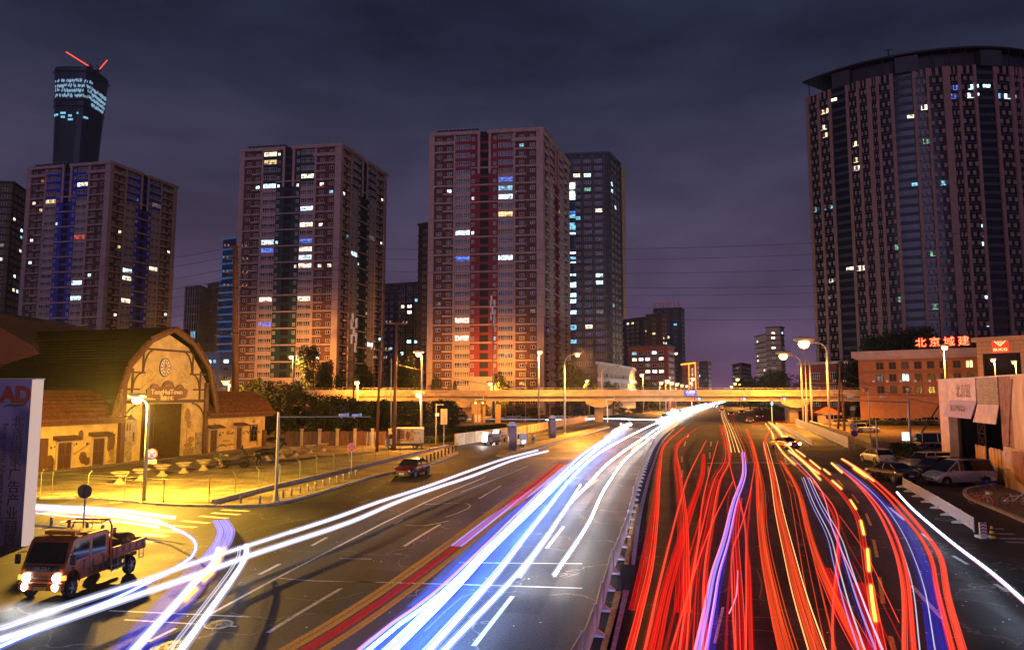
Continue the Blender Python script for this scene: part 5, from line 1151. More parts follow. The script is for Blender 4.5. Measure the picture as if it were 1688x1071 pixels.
g = MB(); g.box(-.18, .18, -.26, -.2, 5.0, 5.4); g.build('lens', glow('signal_red', (1, .06, .08), 7), o)
g = MB(); g.box(-.2, .2, -.26, -.2, 4.4, 4.9); g.build('timer', glow('signal_cyan', (.12, .8, 1), 6), o)

# ================================================================ HOARDING / GANTRY ON THE RIGHT
HA = Vector((At(1546, 627, 66).x, 66, 0)); HBp = Vector((35.1, 47.8, 0)); dh = (HBp - HA).normalized(); HC = HA + dh * 34
fh_ = Frame(HA, HC, HA); hd = empty('hoarding', HA, 0, 'tall orange-lit hoarding wall with a dark gateway and torn printed banners', 'hoarding')
m_hd = mat('tin_hoarding', (0.78, 0.42, 0.18), .6, .1, .2, 1.0, .15, stretch=(1, 1, .3)); m_hd2 = mat('hoarding_peach', (0.85, 0.52, 0.34), .65, 0, .15, 1.2, .1); m_hd3 = mat('hoarding_rust', (0.42, 0.15, 0.07), .7, 0, .25, 1.5)  # tin colour pushed orange in place of sodium light
U = lambda px, py=700: fh_.uv(px, py)[0]
ua, ub, uc, ud_ = 0, U(1564), U(1651), fh_.L; TOP = 8.22
zo = fh_.uv(1600, 691)[1]
g = MB(); fh_.box(g, ua, ub, 0, TOP, -.7, 0); g.build('gate_pillar', m_hd2, hd)
g = MB(); fh_.box(g, ub + .02, ub + .22, 0, TOP - .5, -.9, -.7); g.build('pillar_edge', m_wood, hd)
# header over the opening: two banner sheets, the lower parts kicked outwards
um = U(1615)
def banner(u0, u1, mt, ml, zt, zm, zb_, nout, jag=0):
    g = MB(); g.prism([(u0, zm), (u1, zm), (u1, zt), (u0 - .0, zt)], lambda a, b, d: fh_.p(a, b, d), .02, .10); g.build('banner', mt, hd)
    g = MB(); vs = [fh_.p(u0, zm - .02, .06), fh_.p(u1, zm - .02, .06), fh_.p(u1 + .02, zb_, nout), fh_.p(u0 - .35, zb_, nout)]; vs += [v + fh_.N * .05 for v in vs]
    g.add(vs, [(0, 1, 2, 3), (7, 6, 5, 4), (0, 4, 5, 1), (1, 5, 6, 2), (2, 6, 7, 3), (3, 7, 4, 0)]); g.build('banner_flap', ml, hd)
zm1 = fh_.uv(1590, 660.5)[1]
banner(ub + .9, um - .12, m_hd2, mat('pink_banner', (0.62, 0.40, 0.42), .6, 0, .1, 2), TOP, zm1, zo + .1, .55)
banner(um + .12, uc, mat('tan_banner', (0.50, 0.30, 0.15), .7, 0, .3, 3), m_hd2, TOP, zm1 - .2, zo - .15, .35)
g = MB(); fh_.box(g, ub + .25, uc, zo + .3, TOP - .1, -.6, -.1); g.build('gate_header', m_wood, hd)
g = MB(); fh_.box(g, ub + .02, ub + .5, zo + .5, TOP, -.3, -.02); g.build('banner_strip', m_hd2, hd)
text('北京银', 1.25, mat('banner_print', (.42, .25, .14), .7, 0, .1), fh_.wp((um + ub) / 2 + .75, TOP - 1.1, .12), fh_.U, parent=hd, sx=.95)
text('建国路', 1.2, mat('banner_print2', (.64, .42, .2), .7, 0, .1), fh_.wp((um + uc) / 2, TOP - 1.35, .12), fh_.U, parent=hd, sx=.95)
text('施工单位北京', .62, MATS['banner_print'], fh_.wp((um + ub) / 2 + .4, (zm1 + zo) / 2 + .1, .48), fh_.U, parent=hd)
# black walls put in to darken the gateway, lattice, lower timber fence
g = MB(); fh_.box(g, ub, uc + 1, 0, TOP - .2, -7.2, -7); fh_.box(g, uc + .1, uc + .3, 0, TOP - .3, -7, -.8); fh_.box(g, ub - .2, ub + .015, 0, TOP - .2, -7, -.91); g.build('blackout_walls', m_black, hd)
g = MB()
for u in (ub + .5, ub + 2.1):
    fh_.box(g, u, u + .12, 0, zo + .3, -2.2, -2.08)
for k in range(6):
    z = k * 1.15; p, q = fh_.p(ub + .56, z, -2.14), fh_.p(ub + 2.16, z + 1.15, -2.14); g.tube([p, q], .05, 4); g.tube([fh_.p(ub + .56, z + 1.15, -2.14), fh_.p(ub + 2.16, z, -2.14)], .05, 4); fh_.box(g, ub + .5, ub + 2.2, z, z + .08, -2.2, -2.1)
g.build('lattice_tower', m_wood, hd)
zf0, zf1 = fh_.uv(1600, 738)[1], fh_.uv(1650, 748)[1]
u = U(1583, 740); k = 0
while u < uc - .1:
    if not (U(1598, 740) < u < U(1602, 740)):
        g = MB(); h = 2.55 + rnd.uniform(-.08, .08); fh_.box(g, u, u + .30, 0, h, -1.25 - (k % 2) * .03, -1.15 - (k % 2) * .03); g.build('fence_plank', m_hd, hd)
    u += .32; k += 1
# right-hand run of tin sheets
u = uc; k = 0
while u < ud_:
    w = 1.05; 
    for (z0, z1) in ((0, 1.5), (1.52, 3.1), (3.12, TOP)):
        g = MB(); j = rnd.uniform(-.02, .03); fh_.box(g, u + .015, u + w - .01, z0, z1 - .01, -.12 + j, 0.02 + j)
        mm = m_hd3 if (k in (0, 1) and z0 > 3) else (m_hd2 if rnd.random() < .25 else m_hd)
        g.build('tin_sheet', mm, hd)
    u += w; k += 1
g = MB(); fh_.box(g, uc, ud_, TOP, TOP + .1, -.2, .12); fh_.box(g, 0, uc, TOP + .005, TOP + .09, -.75, .11); g.build('coping', m_steel, hd)
g = MB(); pp = [(uc + 1.6, TOP - .2), (uc + 2.6, TOP - .2), (uc + 1.7, 5.2), (uc + 1.3, 3.3), (uc + 1.1, 3.3), (uc + 1.2, 5.4)]; g.prism(pp, lambda a, b, d: fh_.p(a, b, d), .06, .085)
g.prism([(uc + 1.8, 2.9), (uc + 3.6, 3.0), (uc + 3.6, .6), (uc + 2.1, .9), (uc + 1.7, 1.8)], lambda a, b, d: fh_.p(a, b, d), .06, .085); g.build('printed_swirl', m_hd3, hd)
g = MB()
for (a, b) in ((.2, 2.4), (.3, 1.2), (.9, 2.0)): fh_.box(g, uc + a, uc + a + .35, b, b + .28, .06, .08)
g.build('notice', m_white, hd)

# ================================================================ STREET LAMPS AND POLES
m_pole = mat('lamp_pole_paint', (0.48, 0.44, 0.36), .5, .2, .1, 2)
def street_lamp(lab, head, base, H, power, arm=True, group='street lamps', r=.11, lens=LENS, hsz=1.0, col=SOD, name='street_lamp', spread=None):
    """head/base: ground positions (x,y) of lamp head and foot"""
    hsz *= 1.25; b = Vector((base[0], base[1], 0)); h = Vector((head[0], head[1], H)) - b
    o = empty(name, b, 0, lab, 'street lamp', group)
    g = MB(); flat = Vector((h.x, h.y, 0)); L = flat.length
    pts = [Vector((0, 0, 0)), Vector((0, 0, H * .5))]
    if L > .3:
        R = min(L * .9, 2.0); pts += [Vector((0, 0, H - R * .9))]
        for k in range(1, 6): t = k / 5 * pi / 2; pts.append(flat.normalized() * (R * (1 - cos(t))) + Vector((0, 0, H - R * .9 + R * .9 * sin(t) + .05)))
        pts.append(flat + Vector((0, 0, H + .12)))
    else: pts.append(Vector((0, 0, H)))
    g.tube(pts, [r * (1.25 - .75 * i / (len(pts) - 1)) for i in range(len(pts))], 8); g.build('pole', m_pole, o, smooth=True)
    g = MB(); g.lathe([(r * 2.2, 0), (r * 2.2, .08), (r * 1.5, .14)], n=10); g.build('base_plate', m_pole, o)
    d = flat.normalized() if L > .3 else Vector((0, -1, 0)); a = atan2(d.y, d.x); s = hsz
    hp = flat + Vector((0, 0, H)); g = MB(); g.lathe([(.02, -.45 * s), (.14 * s, -.35 * s), (.2 * s, 0), (.17 * s, .3 * s), (.05, .4 * s)], (0, 0, 0), 10, axis='x'); hm = g.build('lamp_head', m_pole, o, smooth=True); hm.location = hp + Vector((0, 0, .14 * s)); hm.rotation_euler = (0, 0, a); hm.scale = (1, 1, .55)
    g = MB(); g.lathe([(.03, -.22 * s), (.14 * s, -.17 * s), (.21 * s, -.04 * s), (.17 * s, .06 * s), (.03, .10 * s)], n=14); ln = g.build('lens', lens, o, smooth=True); ln.location = hp + Vector((0, 0, -.02))
    if power:
        l = bpy.data.lights.new('bulb', 'SPOT' if spread else 'POINT'); l.energy = power; l.color = col; l.shadow_soft_size = .18 * s; lo = bpy.data.objects.new('bulb', l); COL.objects.link(lo); lo.parent = o; lo.location = hp + Vector((0, 0, -.28 * s))
        if spread: l.spot_size = radians(spread[0]); l.spot_blend = .55; lo.rotation_euler = Vector(spread[1]).to_track_quat('-Z', 'Y').to_euler()
    return o
def lampP(lab, hpx, hpy, D, bpx=None, power=9000, **kw):
    hp = At(hpx, hpy, D); bx = At(bpx, hpy, D).x if bpx is not None else hp.x
    return street_lamp(lab, (hp.x, D), (bx, D), hp.z, power, **kw)
YEL = (1.0, 0.53, 0.06)
lampP('low curved street lamp glowing yellow in front of the clock barn', 226, 657, 45.5, 245.5, 50000, hsz=1.25, r=.10, col=YEL, group=None)
lampP('tall street lamp with an orange head beside the white parked box truck', 690, 583, 90, 696, 11000, hsz=1.5)
lampP('lower lamp head on a short arm just under the tall one by the box truck', 690, 650, 89.6, 694.5, 8000, hsz=1.5)
lampP('street lamp rising over the trees in front of the teal-centred tower', 480, 588, 214, 483.5, 140000, spread=(140, (0, .85, -.4)), hsz=2.6, r=.17)
lampP('street lamp close to the antenna mast, over the dark trees', 588, 630, 163, 590, 50000, spread=(150, (.1, .6, -.5)), hsz=2.4, r=.15)
lampP('small street lamp directly behind the clock barn ridge', 372, 630, 120, 378, 26000, hsz=1.7)
lampP('tall street lamp standing at the flyover near the maroon-centred tower corner', 890, 580, 158, 888, 60000, spread=(160, (0, .45, -.8)), hsz=2.1, r=.16)
lampP('street lamp just beside the phone mast, above the flyover parapet', 808, 632, 200, 812, 150000, spread=(140, (0, .85, -.4)), hsz=2.4, r=.15)
lampP('curved-arm street lamp standing on the kiosk island', 952, 584, 122, 930, 95000, spread=(176, (.38, -.25, -.75)), hsz=1.6, r=.14)
lampP('street lamp beneath the grey grid tower, behind the flyover', 968, 628, 215, 971, 30000, spread=(150, (0, .5, -.8)), hsz=2.2, r=.14)
lampP('street lamp in front of the dark red block', 1058, 618, 250, 1060, 60000, spread=(140, (0, .7, -.6)), hsz=2.6, r=.15)
lampP('biggest brightest street lamp, on a tall pole curving over the slip road', 1325, 565, 139, 1362, 105000, spread=(165, (-.2, .1, -.9)), hsz=4.2, r=.2, group=None)
lampP('second big curved street lamp, a little further along and lower than the brightest one', 1291, 586, 157, 1320, 50000, spread=(165, (-.1, .2, -.9)), hsz=3.6, r=.19, group=None)
lampP('street lamp on a straight pole in front of the ochre office neon sign', 1557, 572, 118, 1555, 26000, spread=(150, (-.1, .6, -.7)), hsz=1.9, r=.14, group=None)
lampP('dark unlit street lamp with a bent neck over the soil bank', 1498, 643, 92, 1495, 0, r=.08, lens=m_steel, group='unlit lamp posts')
lampP('thin unlit lamp post with a curved top rising beside the coach', 1426, 643, 105, 1431, 0, r=.07, lens=m_steel, group='unlit lamp posts')
lampP('twin-armed unlit lamp post right behind the curved island lamp, flyover side', 1019, 604, 175, 992, 0, r=.12, lens=m_steel, group='unlit lamp posts')
lampP('straight grey pole behind the brightest street lamp', 1326, 570, 150, 1326, 0, r=.13, lens=m_steel, group='unlit lamp posts')
lampP('slender grey pole halfway along the flyover near the maroon-centred tower', 867, 598, 178, 866, 0, r=.1, lens=m_steel, group='unlit lamp posts')
for kk, (x, y, D, s) in enumerate(sorted(((1100, 628, 250, 3), (1107, 631, 290, 3), (1116, 633, 330, 3), (1124, 635, 380, 3), (1132, 636, 440, 3), (1142, 624, 300, 3), (1160, 637, 520, 4), (1216, 625, 330, 3), (1212, 632, 400, 3), (1220, 634, 360, 3), (1206, 637, 480, 3.4), (1090, 631, 270, 2.5)))):
    lampP('distant sodium lamp over the flyover, ' + ORD[kk] + ' from the dark red block', x, y, D, x + (6 if x > 1180 else -4) * 200 / D, 40000 if D < 400 else 0, spread=(150, (0, -.3, -.9)), hsz=s, r=.16, group='far street lamps')
for (x, y, lb) in ((1637, 593, 'small warm lamp seen low under the portal, the brighter of two'), (1672, 597, 'small dim lamp seen low under the portal, near the picture edge')):  # lamps added where the portal glass only reflects
    lampP(lb, x, y, 120, x + 2, 2500, hsz=1.3, group='lamps seen through the portal')
# small under-bridge lights
for x in (784, 796):
    c = At(x, 663.5, 162); o = empty('wall_lamp', c, 0, 'small orange lamp under the flyover, ' + ('beside' if x < 790 else 'further from') + ' the drain pipe', 'lamp', 'orange lamps under the flyover'); g = MB(); g.lathe([(.02, -.25), (.22, -.15), (.25, 0), (.1, .12)], n=10); g.build('lens', glow('orange_bulb', (1, .35, .05), 12), o); g = MB(); g.box(-.2, .2, 0, .5, .13, .3); g.build('bracket', m_dark, o)
    l = bpy.data.lights.new('bulb', 'POINT'); l.energy = 350; l.color = (1, .4, .1); l.shadow_soft_size = .2; lo = bpy.data.objects.new('bulb', l); COL.objects.link(lo); lo.parent = o; lo.location = (0, -.5, -.1)
# wooden and steel utility poles
def upole(name, lab, px0, py0, px1, H, D, r0, r1, m, arms=(), cat='pole', extra=None, n=10):
    b = At(px0, py0, D); t = At(px1, H, D) if H > 100 else None; o = empty(name, (b.x, D, 0), 0, lab, cat)
    top = Vector((t.x - b.x, 0, t.z)) if t else Vector((0, 0, H)); g = MB(); g.tube([Vector((0, 0, 0)), top], [r0, r1], n); g.build('shaft', m, o, smooth=True)
    for k, (f, w) in enumerate(arms):
        p = top * f; g = MB(); g.cbox(p, (w, .12, .12), .25); g.build('crossarm', m_wood, o)
        g = MB()
        for s in (-.46, -.3, .3, .46): q = p + Vector((s * w, s * w * .25, .06)); g.lathe([(.05, 0), (.09, .1), (.05, .16), (.09, .22), (.04, .3)], q, 7)
        g.build('insulator', m_white, o)
    if extra: extra(o, top)
    return o, top
def rings(o, top):
    for f in (.22, .55, .78, .93): p = top * f; rr = .55 - .2 * f; g = MB(); g.lathe([(rr + .09, -.1), (rr + .09, .1)], p, 12); g.build('collar', m_dark, o)
m_mono = mat('brown_monopole', (0.23, 0.10, 0.045), .6, .1, .15, 1)
upole('utility_pole', 'thick brown steel monopole carrying cross-arms in front of the teal-centred tower', 391, 640, 388, 405, 100, .52, .34, m_mono, ((.995, 3), (.93, 3.4), (.86, 3.4), (.79, 3.2)), 'power pole', rings, 14)
upole('utility_pole', 'leaning brown timber pole at the cab end of the white box truck', 621, 745, 627, 574, 84, .2, .13, m_wood, ((.98, 2.2), (.9, 1.6)), 'power pole')
upole('utility_pole', 'tall brown timber pole standing in front of the white box truck side', 649, 742, 654, 530, 86, .24, .14, m_wood, ((.985, 2.6),), 'power pole')
upole('utility_pole', 'brown pole with wires in front of the brick house, nearer the brightest lamp', 1381, 708, 1385, 596, 118, .2, .13, m_mono, ((.97, 3), (.72, 2.6), (.55, 2.4)), 'power pole')
upole('utility_pole', 'second brown pole leaning beside its twin by the brick house', 1392, 702, 1387, 628, 121, .2, .13, m_mono, ((.62, 2.0),), 'power pole')
upole('utility_pole', 'plain tan post between the two big curved street lamps', 1338, 680, 1334, 590, 150, .22, .14, m_pole, (), 'pole')
def antennas(o, top):
    for k, (dx, dz) in enumerate(((-.5, -.2), (.5, .1), (-.45, -3.4), (.5, -3.0), (0, -1.8), (-.3, 1.2), (.35, -5.2))): g = MB(); g.box(top.x + dx - .22, top.x + dx + .22, -.3, 0, top.z + dz - 1.4, top.z + dz + .6); g.build('antenna_panel', m_white, o)
upole('phone_mast', 'slim grey phone mast with white panels in front of the maroon-centred tower', 814, 700, 812, 498, 185, .28, .16, m_steel, (), 'phone mast', antennas)
upole('phone_mast', 'phone mast with pale lilac panels beside the teal-centred tower corner', 583, 690, 584, 530, 150, .22, .13, m_wood, (), 'phone mast', antennas)
upole('lamp_post', 'pale grey post close behind the timber poles', 645, 700, 645, 590, 110, .12, .08, m_steel, (), 'post')
def gantry(lab, b, top_y, end, col, extra=None, r=.11):
    B = G(*b); top = At(b[0], top_y, B.y).z; E = At(end[0], end[1], B.y); o = empty('camera_gantry', B, 0, lab, 'camera gantry')
    g = MB(); g.tube([Vector((0, 0, 0)), Vector((0, 0, top + .15))], [r, r * .8], 8); g.lathe([(r * 2.2, 0), (r * 2.2, .1), (r * 1.6, .5), (r * 1.1, .8)], n=8); g.build('post', col, o, smooth=False)
    g = MB(); g.tube([Vector((0, 0, top - .15)), Vector((E.x - B.x, 0, E.z))], [r * .55, r * .3], 6); g.build('arm', col, o)
    return o, B, E, top
o, B_, E_, tp = gantry('pale camera gantry post on the plaza corner with its arm stretching out to the road', (454.5, 829), 683, (611, 686.5), mat('gantry_cream', (.5, .42, .28), .5, .2, .1))
for f, dz in ((.7, .12), (.84, .1)):
    p = Vector(((E_.x - B_.x) * f, 0, E_.z + dz)); g = MB(); g.cbox(p, (.5, .16, .16), .4); g.cbox(p + Vector((-.1, 0, -.12)), (.05, .05, .2)); g.cbox(p + Vector((.3, 0, .02)), (.12, .2, .2), .4); g.build('camera', m_white, o)
o, B_, E_, tp = gantry('dark steel camera gantry reaching over the slip road from beside the parked cars', (1502.5, 750), 661, (1378, 658), mat('gantry_grey', (.2, .2, .22), .5, .2, .1))
for f in (.35, .8): p = Vector(((E_.x - B_.x) * f, 0, E_.z + .3)); g = MB(); g.cbox(p, (.6, .2, .2), -.3); g.build('camera', m_white, o)
o = empty('street_post', G(1446.5, 742), 0, 'short square steel post at the end of the concrete parapet', 'post'); g = MB(); g.cyl((0, 0, 0), (0, 0, 3.6), .1, .09); g.lathe([(.12, 3.6), (.04, 3.7)], n=8); g.build('shaft', m_steel, o)
o = empty('lighting_mast', G(1455, 738), 0, 'black slanting strut leaning behind the gantry', 'strut'); g = MB(); g.tube([At(1516, 718, 90) - o.location, At(1548, 668, 90) - o.location], .09, 6); g.build('strut', m_dark, o); o.location = (0, 0, 0)
o.children[0].data.transform(Matrix.Translation(G(1455, 738)))
# road signs
def disc_sign(lab, base, H, r, face, post=True, rz=0, extra=None, D=None, rp=.035, back=False):
    b = G(*base) if D is None else D; o = empty('road_sign', b, rz, lab, 'road sign')
    if post: g = MB(); g.cyl((0, 0, 0), (0, 0, H + r * .6), rp); g.build('post', m_steel, o)
    if back: g = MB(); g.lathe([(r, -.02), (r, .02)], (0, -.06, H), 24, axis='y'); g.build('disc', mat('sign_back_grey', (.10, .09, .08), .6, .2, .1), o); g = MB(); g.box(-.05, .05, -.12, -.08, H - r * .8, H + r * .8); g.build('bracket', m_dark, o)
    def noparking(z, q=r):
        g = MB(); g.lathe([(q, -.02), (q, .02)], (0, -.08, z), 24, axis='y'); g.build('rim', m_red, o)
        g = MB(); g.lathe([(q * .8, -.005), (q * .8, .02)], (0, -.115, z), 24, axis='y'); g.build('face', m_blue, o)
        g = MB()
        for s in (1, -1): g.ob((-.56 * q * s - .05 * q, -.135, z - .56 * q), (.14 * q, 0, 0), (1.12 * q * s, 0, 1.12 * q), (0, -.01, 0))
        g.build('cross', m_red, o, fix=True)
    if face == 'np': noparking(H)
    if face == '15':
        g = MB(); g.lathe([(r, -.02), (r, .02)], (0, -.08, H), 24, axis='y'); g.build('rim', m_red, o); g = MB(); g.lathe([(r * .82, -.005), (r * .82, .02)], (0, -.115, H), 24, axis='y'); g.build('face', m_white, o)
        text('15', r * 1.05, m_ink, b + Vector((0, -.14, H)), (1, 0, 0), parent=o, bold=.015); noparking(H - 2 * r - .02)
    if extra: extra(o, b)
    return o
def plate(o, b):
    g = MB(); g.box(-.32, .32, -.1, -.06, 2.42, 2.66); g.build('plate', m_white, o); text('禁止停车', .15, m_ink, b + Vector((0, -.105, 2.54)), (1, 0, 0), parent=o)
b_ = G(245.5, 825); disc_sign('no-stopping sign with a white plate fixed on the yellow lamp post', None, 3.02, .36, 'np', post=False, D=b_ + Vector((.14, -.10, 0)), extra=plate)
disc_sign('no-stopping sign on its own thin post behind the bollards, close to the dark red car', (579, 784), 2.42, .36, 'np')
disc_sign('white 15 speed limit sign over a no-stopping sign at the end of the white fence', (1409, 742), 2.95, .43, '15')
disc_sign('round sign on a thin black post seen from its plain dark back, behind the truck', (136, 892), 2.35, .34, None, back=True)
# double yellow board sign, cabinet and kiosks
o = empty('notice_board', G(731.5, 738), 0, 'pair of upright pale yellow panels on a post near the boundary wall', 'notice board'); g = MB(); g.cyl((0, 0, 0), (0, 0, 5.0), .06); g.build('post', m_pole, o)
for s in (-1, 1): g = MB(); g.box(s * .23 - .2, s * .23 + .2, -.1, -.06, 3.0, 5.0); g.build('panel', mat('pale_yellow_board', (.62, .55, .3), .6, 0, .1), o)
o = empty('sign_post', G(718.5, 733), 0, 'thin pale post with a short arm beside the yellow panels', 'post'); g = MB(); g.cyl((0, 0, 0), (0, 0, 5.6), .07); g.box(0, 1.0, -.04, .04, 5.4, 5.5); g.build('post', m_pole, o); g = MB(); g.box(-.1, .4, -.1, .1, 3.9, 4.3); g.build('small_box', m_white, o)
m_kio = mat('kiosk_dark', (.04, .035, .045), .4, 0, .1); m_kiog = mat('kiosk_poster', (.16, .06, .07), .3, 0, .4, 3)
def kiosk(lab, p, w, H, rz=.25):
    b = G(*p) + Vector((0, 0, .15)); o = empty('advertising_pillar', b, rz, lab, 'advertising pillar', 'advertising pillars on the island'); g = MB(); g.box(-w / 2, w / 2, -.4, .4, 0, H); g.build('cabinet', m_kio, o)
    g = MB(); g.box(-w / 2 + .1, w / 2 - .1, -.43, -.405, .5, H - .3); g.build('poster', m_kiog, o); g = MB(); g.box(-w / 2 - .08, w / 2 + .08, -.5, .5, H + .003, H + .2); g.box(-w * .35, w * .35, -.2, .2, H + .21, H + .45); g.build('cap', m_steel, o)
    g = MB(); g.box(w / 2 + .002, w / 2 + .06, -.42, .42, .1, H - .1); g.build('side_frame', m_steel, o)
kiosk('dark advertising pillar with a worn poster, the nearer of two on the traffic island', (844, 744), .9, 2.95); kiosk('dark advertising pillar further along the traffic island, behind the litter bin', (910, 722.5), .95, 3.0)
o = empty('litter_bin', G(878.5, 732) + Vector((0, 0, .15)), 0, 'round steel litter bin between the two advertising pillars', 'bin'); g = MB(); g.lathe([(.25, 0), (.28, .05), (.24, .1), (.24, .8), (.3, .85), (.3, .95), (.12, 1.1)], n=14); g.build('body', m_steel, o); g = MB(); g.box(-.15, .15, -.27, -.24, .4, .7); g.build('opening', m_dark, o)
# lightbox sign and booth on the right
o = empty('light_box', G(1495, 742), 0, 'glowing white box sign beside the parked cars', 'sign'); g = MB(); g.cyl((0, 0, 0), (0, 0, 1.2), .06); g.build('post', m_steel, o); g = MB(); g.box(-.45, .45, -.12, .12, 1.2, 2.2); g.build('box', glow('lightbox_cyan_white', (.75, 1, 1), 1.8, True), o); text('P', .3, m_ink, o.location + Vector((0, -.13, 1.7)), (1, 0, 0), parent=o)
o = empty('security_booth', G(1365, 697) + Vector((0, 0, 0)), .1, 'small guard booth with a bright orange hipped roof behind the parapet', 'booth'); m_or = mat('orange_roof', (.6, .16, .04), .6, 0, .1)
g = MB(); g.box(-1.7, 1.7, -1.5, 1.5, 0, 2.3); g.build('wall', m_cream, o); g = MB(); g.add([(-2.4, -2.2, 2.35), (2.4, -2.2, 2.35), (2.4, 2.2, 2.35), (-2.4, 2.2, 2.35), (-.5, 0, 3.8), (.5, 0, 3.8)], [(0, 1, 5, 4), (2, 3, 4, 5), (1, 2, 5), (3, 0, 4), (3, 2, 1, 0)]); g.build('roof', m_or, o)
g = MB(); g.box(-2.3, 2.3, -2.12, -2.06, 2.0, 2.34); g.build('fascia', m_cream, o)
for x in (-1.3, -.3, .7): g = MB(); g.box(x, x + .75, -1.56, -1.5, 1.0, 2.0); g.build('window', m_glassd, o)
# pipework cabin under the flyover (left)
o = empty('utility_cabinets', G(801, 697), .1, 'cluster of ochre utility cabinets and frames under the flyover', 'cabinet'); m_och = mat('ochre_metal', (.45, .28, .12), .6, .1, .2)
for k, (x, w, h) in enumerate(((-3.4, 1.0, 4.4), (-2.2, .9, 4.3), (-.8, .6, 4.0), (2.2, 1.3, 4.4))): g = MB(); g.box(x, x + w, -.4, .4, 0, h); g.build('column', m_och, o)
g = MB(); g.box(-3.0, -1.1, -1.2, -.6, 0, 2.3); g.build('cabinet', m_och, o)
for x in (-2.7, -1.9): g = MB(); g.box(x, x + .5, -1.26, -1.2, .3, 2.0); g.build('door', m_white, o)
# planters (urns) on the plaza
m_urn = mat('stone_urn', (.42, .34, .24), .75, 0, .12, 5, .2)
def urn_proto():
    o = empty('planter_urn', (0, 0, 0), 0, 'x', 'planter'); g = MB(); g.lathe([(.42, 0), (.42, .07), (.36, .12), (.27, .2), (.19, .3), (.17, .4), (.2, .46)], n=18); g.build('pedestal', m_urn, o, smooth=False)
    g = MB(); g.lathe([(.2, .461), (.3, .5), (.46, .6), (.5, .68), (.48, .72), (.62, .78), (.68, .84), (.66, .9), (.58, .9), (.45, .8), (.2, .74)], n=20); g.build('bowl', m_urn, o); g = MB(); g.lathe([(.52, .80), (.4, .86), (.1, .88)], n=12); g.build('soil', mat('potting_soil', (.03, .02, .01), .95), o)
    return o
up_ = urn_proto()
up = [((197, 797), 'stone urn planter nearest the tall sign board, just inside the mesh fence'), ((232.4, 791.5), 'stone urn planter partly hidden by the yellow lamp post'), ((267, 784), 'stone urn planter just past the yellow lamp post'), ((302.6, 779), 'stone urn planter in front of the dark barn doorway'), ((335.5, 774), 'stone urn planter before the far doorpost of the barn'), ((364, 769), 'shadowed stone urn planter beside the carriage wheel'),
      ((440, 758.5), 'stone urn planter half hidden behind the horse legs'), ((464.4, 754.5), 'stone urn planter touching the camera gantry post in view'), ((486.6, 750.5), 'stone urn planter beyond the horse, first clear one past the gantry post'), ((510.6, 746.5), 'stone urn planter second past the gantry post'), ((532, 743), 'stone urn planter at the far end of the plaza row')]
for i, (p, l) in enumerate(up):
    o = up_ if i == 0 else copy_tree(up_); o.location = G(*p, z=.12); o['label'] = l; o['group'] = 'urn planters on the plaza'; o.rotation_euler = (0, 0, rnd.random())
# roadside kit: railings behind, ladder frame, low posts
g = MB(); o = empty('timber_fence', G(480, 741), 0, 'long brown boarded fence at the back of the plaza', 'fence'); a, b = G(470, 736) - o.location, G(640, 735) - o.location
frn = Frame(a, b); 
k = 0
while k * .6 < frn.L: g = MB(); frn.box(g, k * .6, k * .6 + .56, 0, 2.0 + rnd.uniform(-.05, .05), 0, .08); g.build('board', m_wood, o); k += 1
for k in range(7): g = MB(); frn.box(g, 2 + k * 2.3, 2.35 + k * 2.3, 0, 2.2, .1, .4); frn.box(g, 1.95 + k * 2.3, 2.4 + k * 2.3, 2.2, 2.35, .05, .45); g.build('gate_pier', m_conc, o)
o = empty('folded_trellis', G(615, 741), 0, 'leaning white trellis frame against the boarded fence', 'trellis'); g = MB()
for k in range(8): g.tube([Vector((-.9, 0, .3 + k * .24)), Vector((.5, 0, .2 + k * .26))], .025, 4)
for k in range(4): g.tube([Vector((-.9 + k * .45, 0, 0)), Vector((-.7 + k * .3, 0, 2.2))], .03, 4)
g.build('frame', m_white, o)
# ================================================================ VEHICLES
def interp(tab, x):
    if x <= tab[0][0]: return tab[0][1]
    for (a, b), (c, d) in zip(tab[:-1], tab[1:]):
        if x <= c: t = (x - a) / (c - a); t = t * t * (3 - 2 * t) * .35 + t * .65; return b + (d - b) * t
    return tab[-1][1]
KINDS_ = {   # L, W, belt profile (0 front .. 1 rear), greenhouse profile (0..1 of length: roof height), wheel radius, wheel positions, pillars
 'sedan': (4.6, 1.78, [(0, .62), (.04, .76), (.28, .95), (.36, .98), (.8, 1.0), (.9, .99), (1, .90)], [(.27, .95), (.42, 1.42), (.50, 1.46), (.66, 1.43), (.86, 1.02)], .32, (.18, .80), (.30, .53, .80)),
 'hatch': (4.2, 1.74, [(0, .62), (.04, .78), (.28, .96), (.8, 1.0), (1, .92)], [(.26, .96), (.42, 1.46), (.5, 1.50), (.84, 1.45), (.98, 1.02)], .31, (.18, .82), (.29, .54, .9)),
 'suv': (4.7, 1.86, [(0, .75), (.03, .92), (.26, 1.10), (.8, 1.14), (1, 1.05)], [(.26, 1.08), (.38, 1.66), (.46, 1.74), (.90, 1.70), (.985, 1.15)], .37, (.18, .80), (.29, .55, .80)),
 'van': (5.0, 1.82, [(0, .62), (.02, .80), (.15, 1.05), (.24, 1.14), (.8, 1.14), (1, 1.08)], [(.14, 1.05), (.33, 1.80), (.42, 1.93), (.93, 1.92), (.99, 1.2)], .33, (.165, .80), (.2, .39, .93)),
 'minibus': (5.2, 1.85, [(0, .8), (.01, 1.0), (.08, 1.15), (.8, 1.2), (1, 1.15)], [(.06, 1.15), (.2, 2.1), (.3, 2.25), (.97, 2.22), (.998, 1.3)], .35, (.14, .8), (.1, .32, .6, .96)),
}
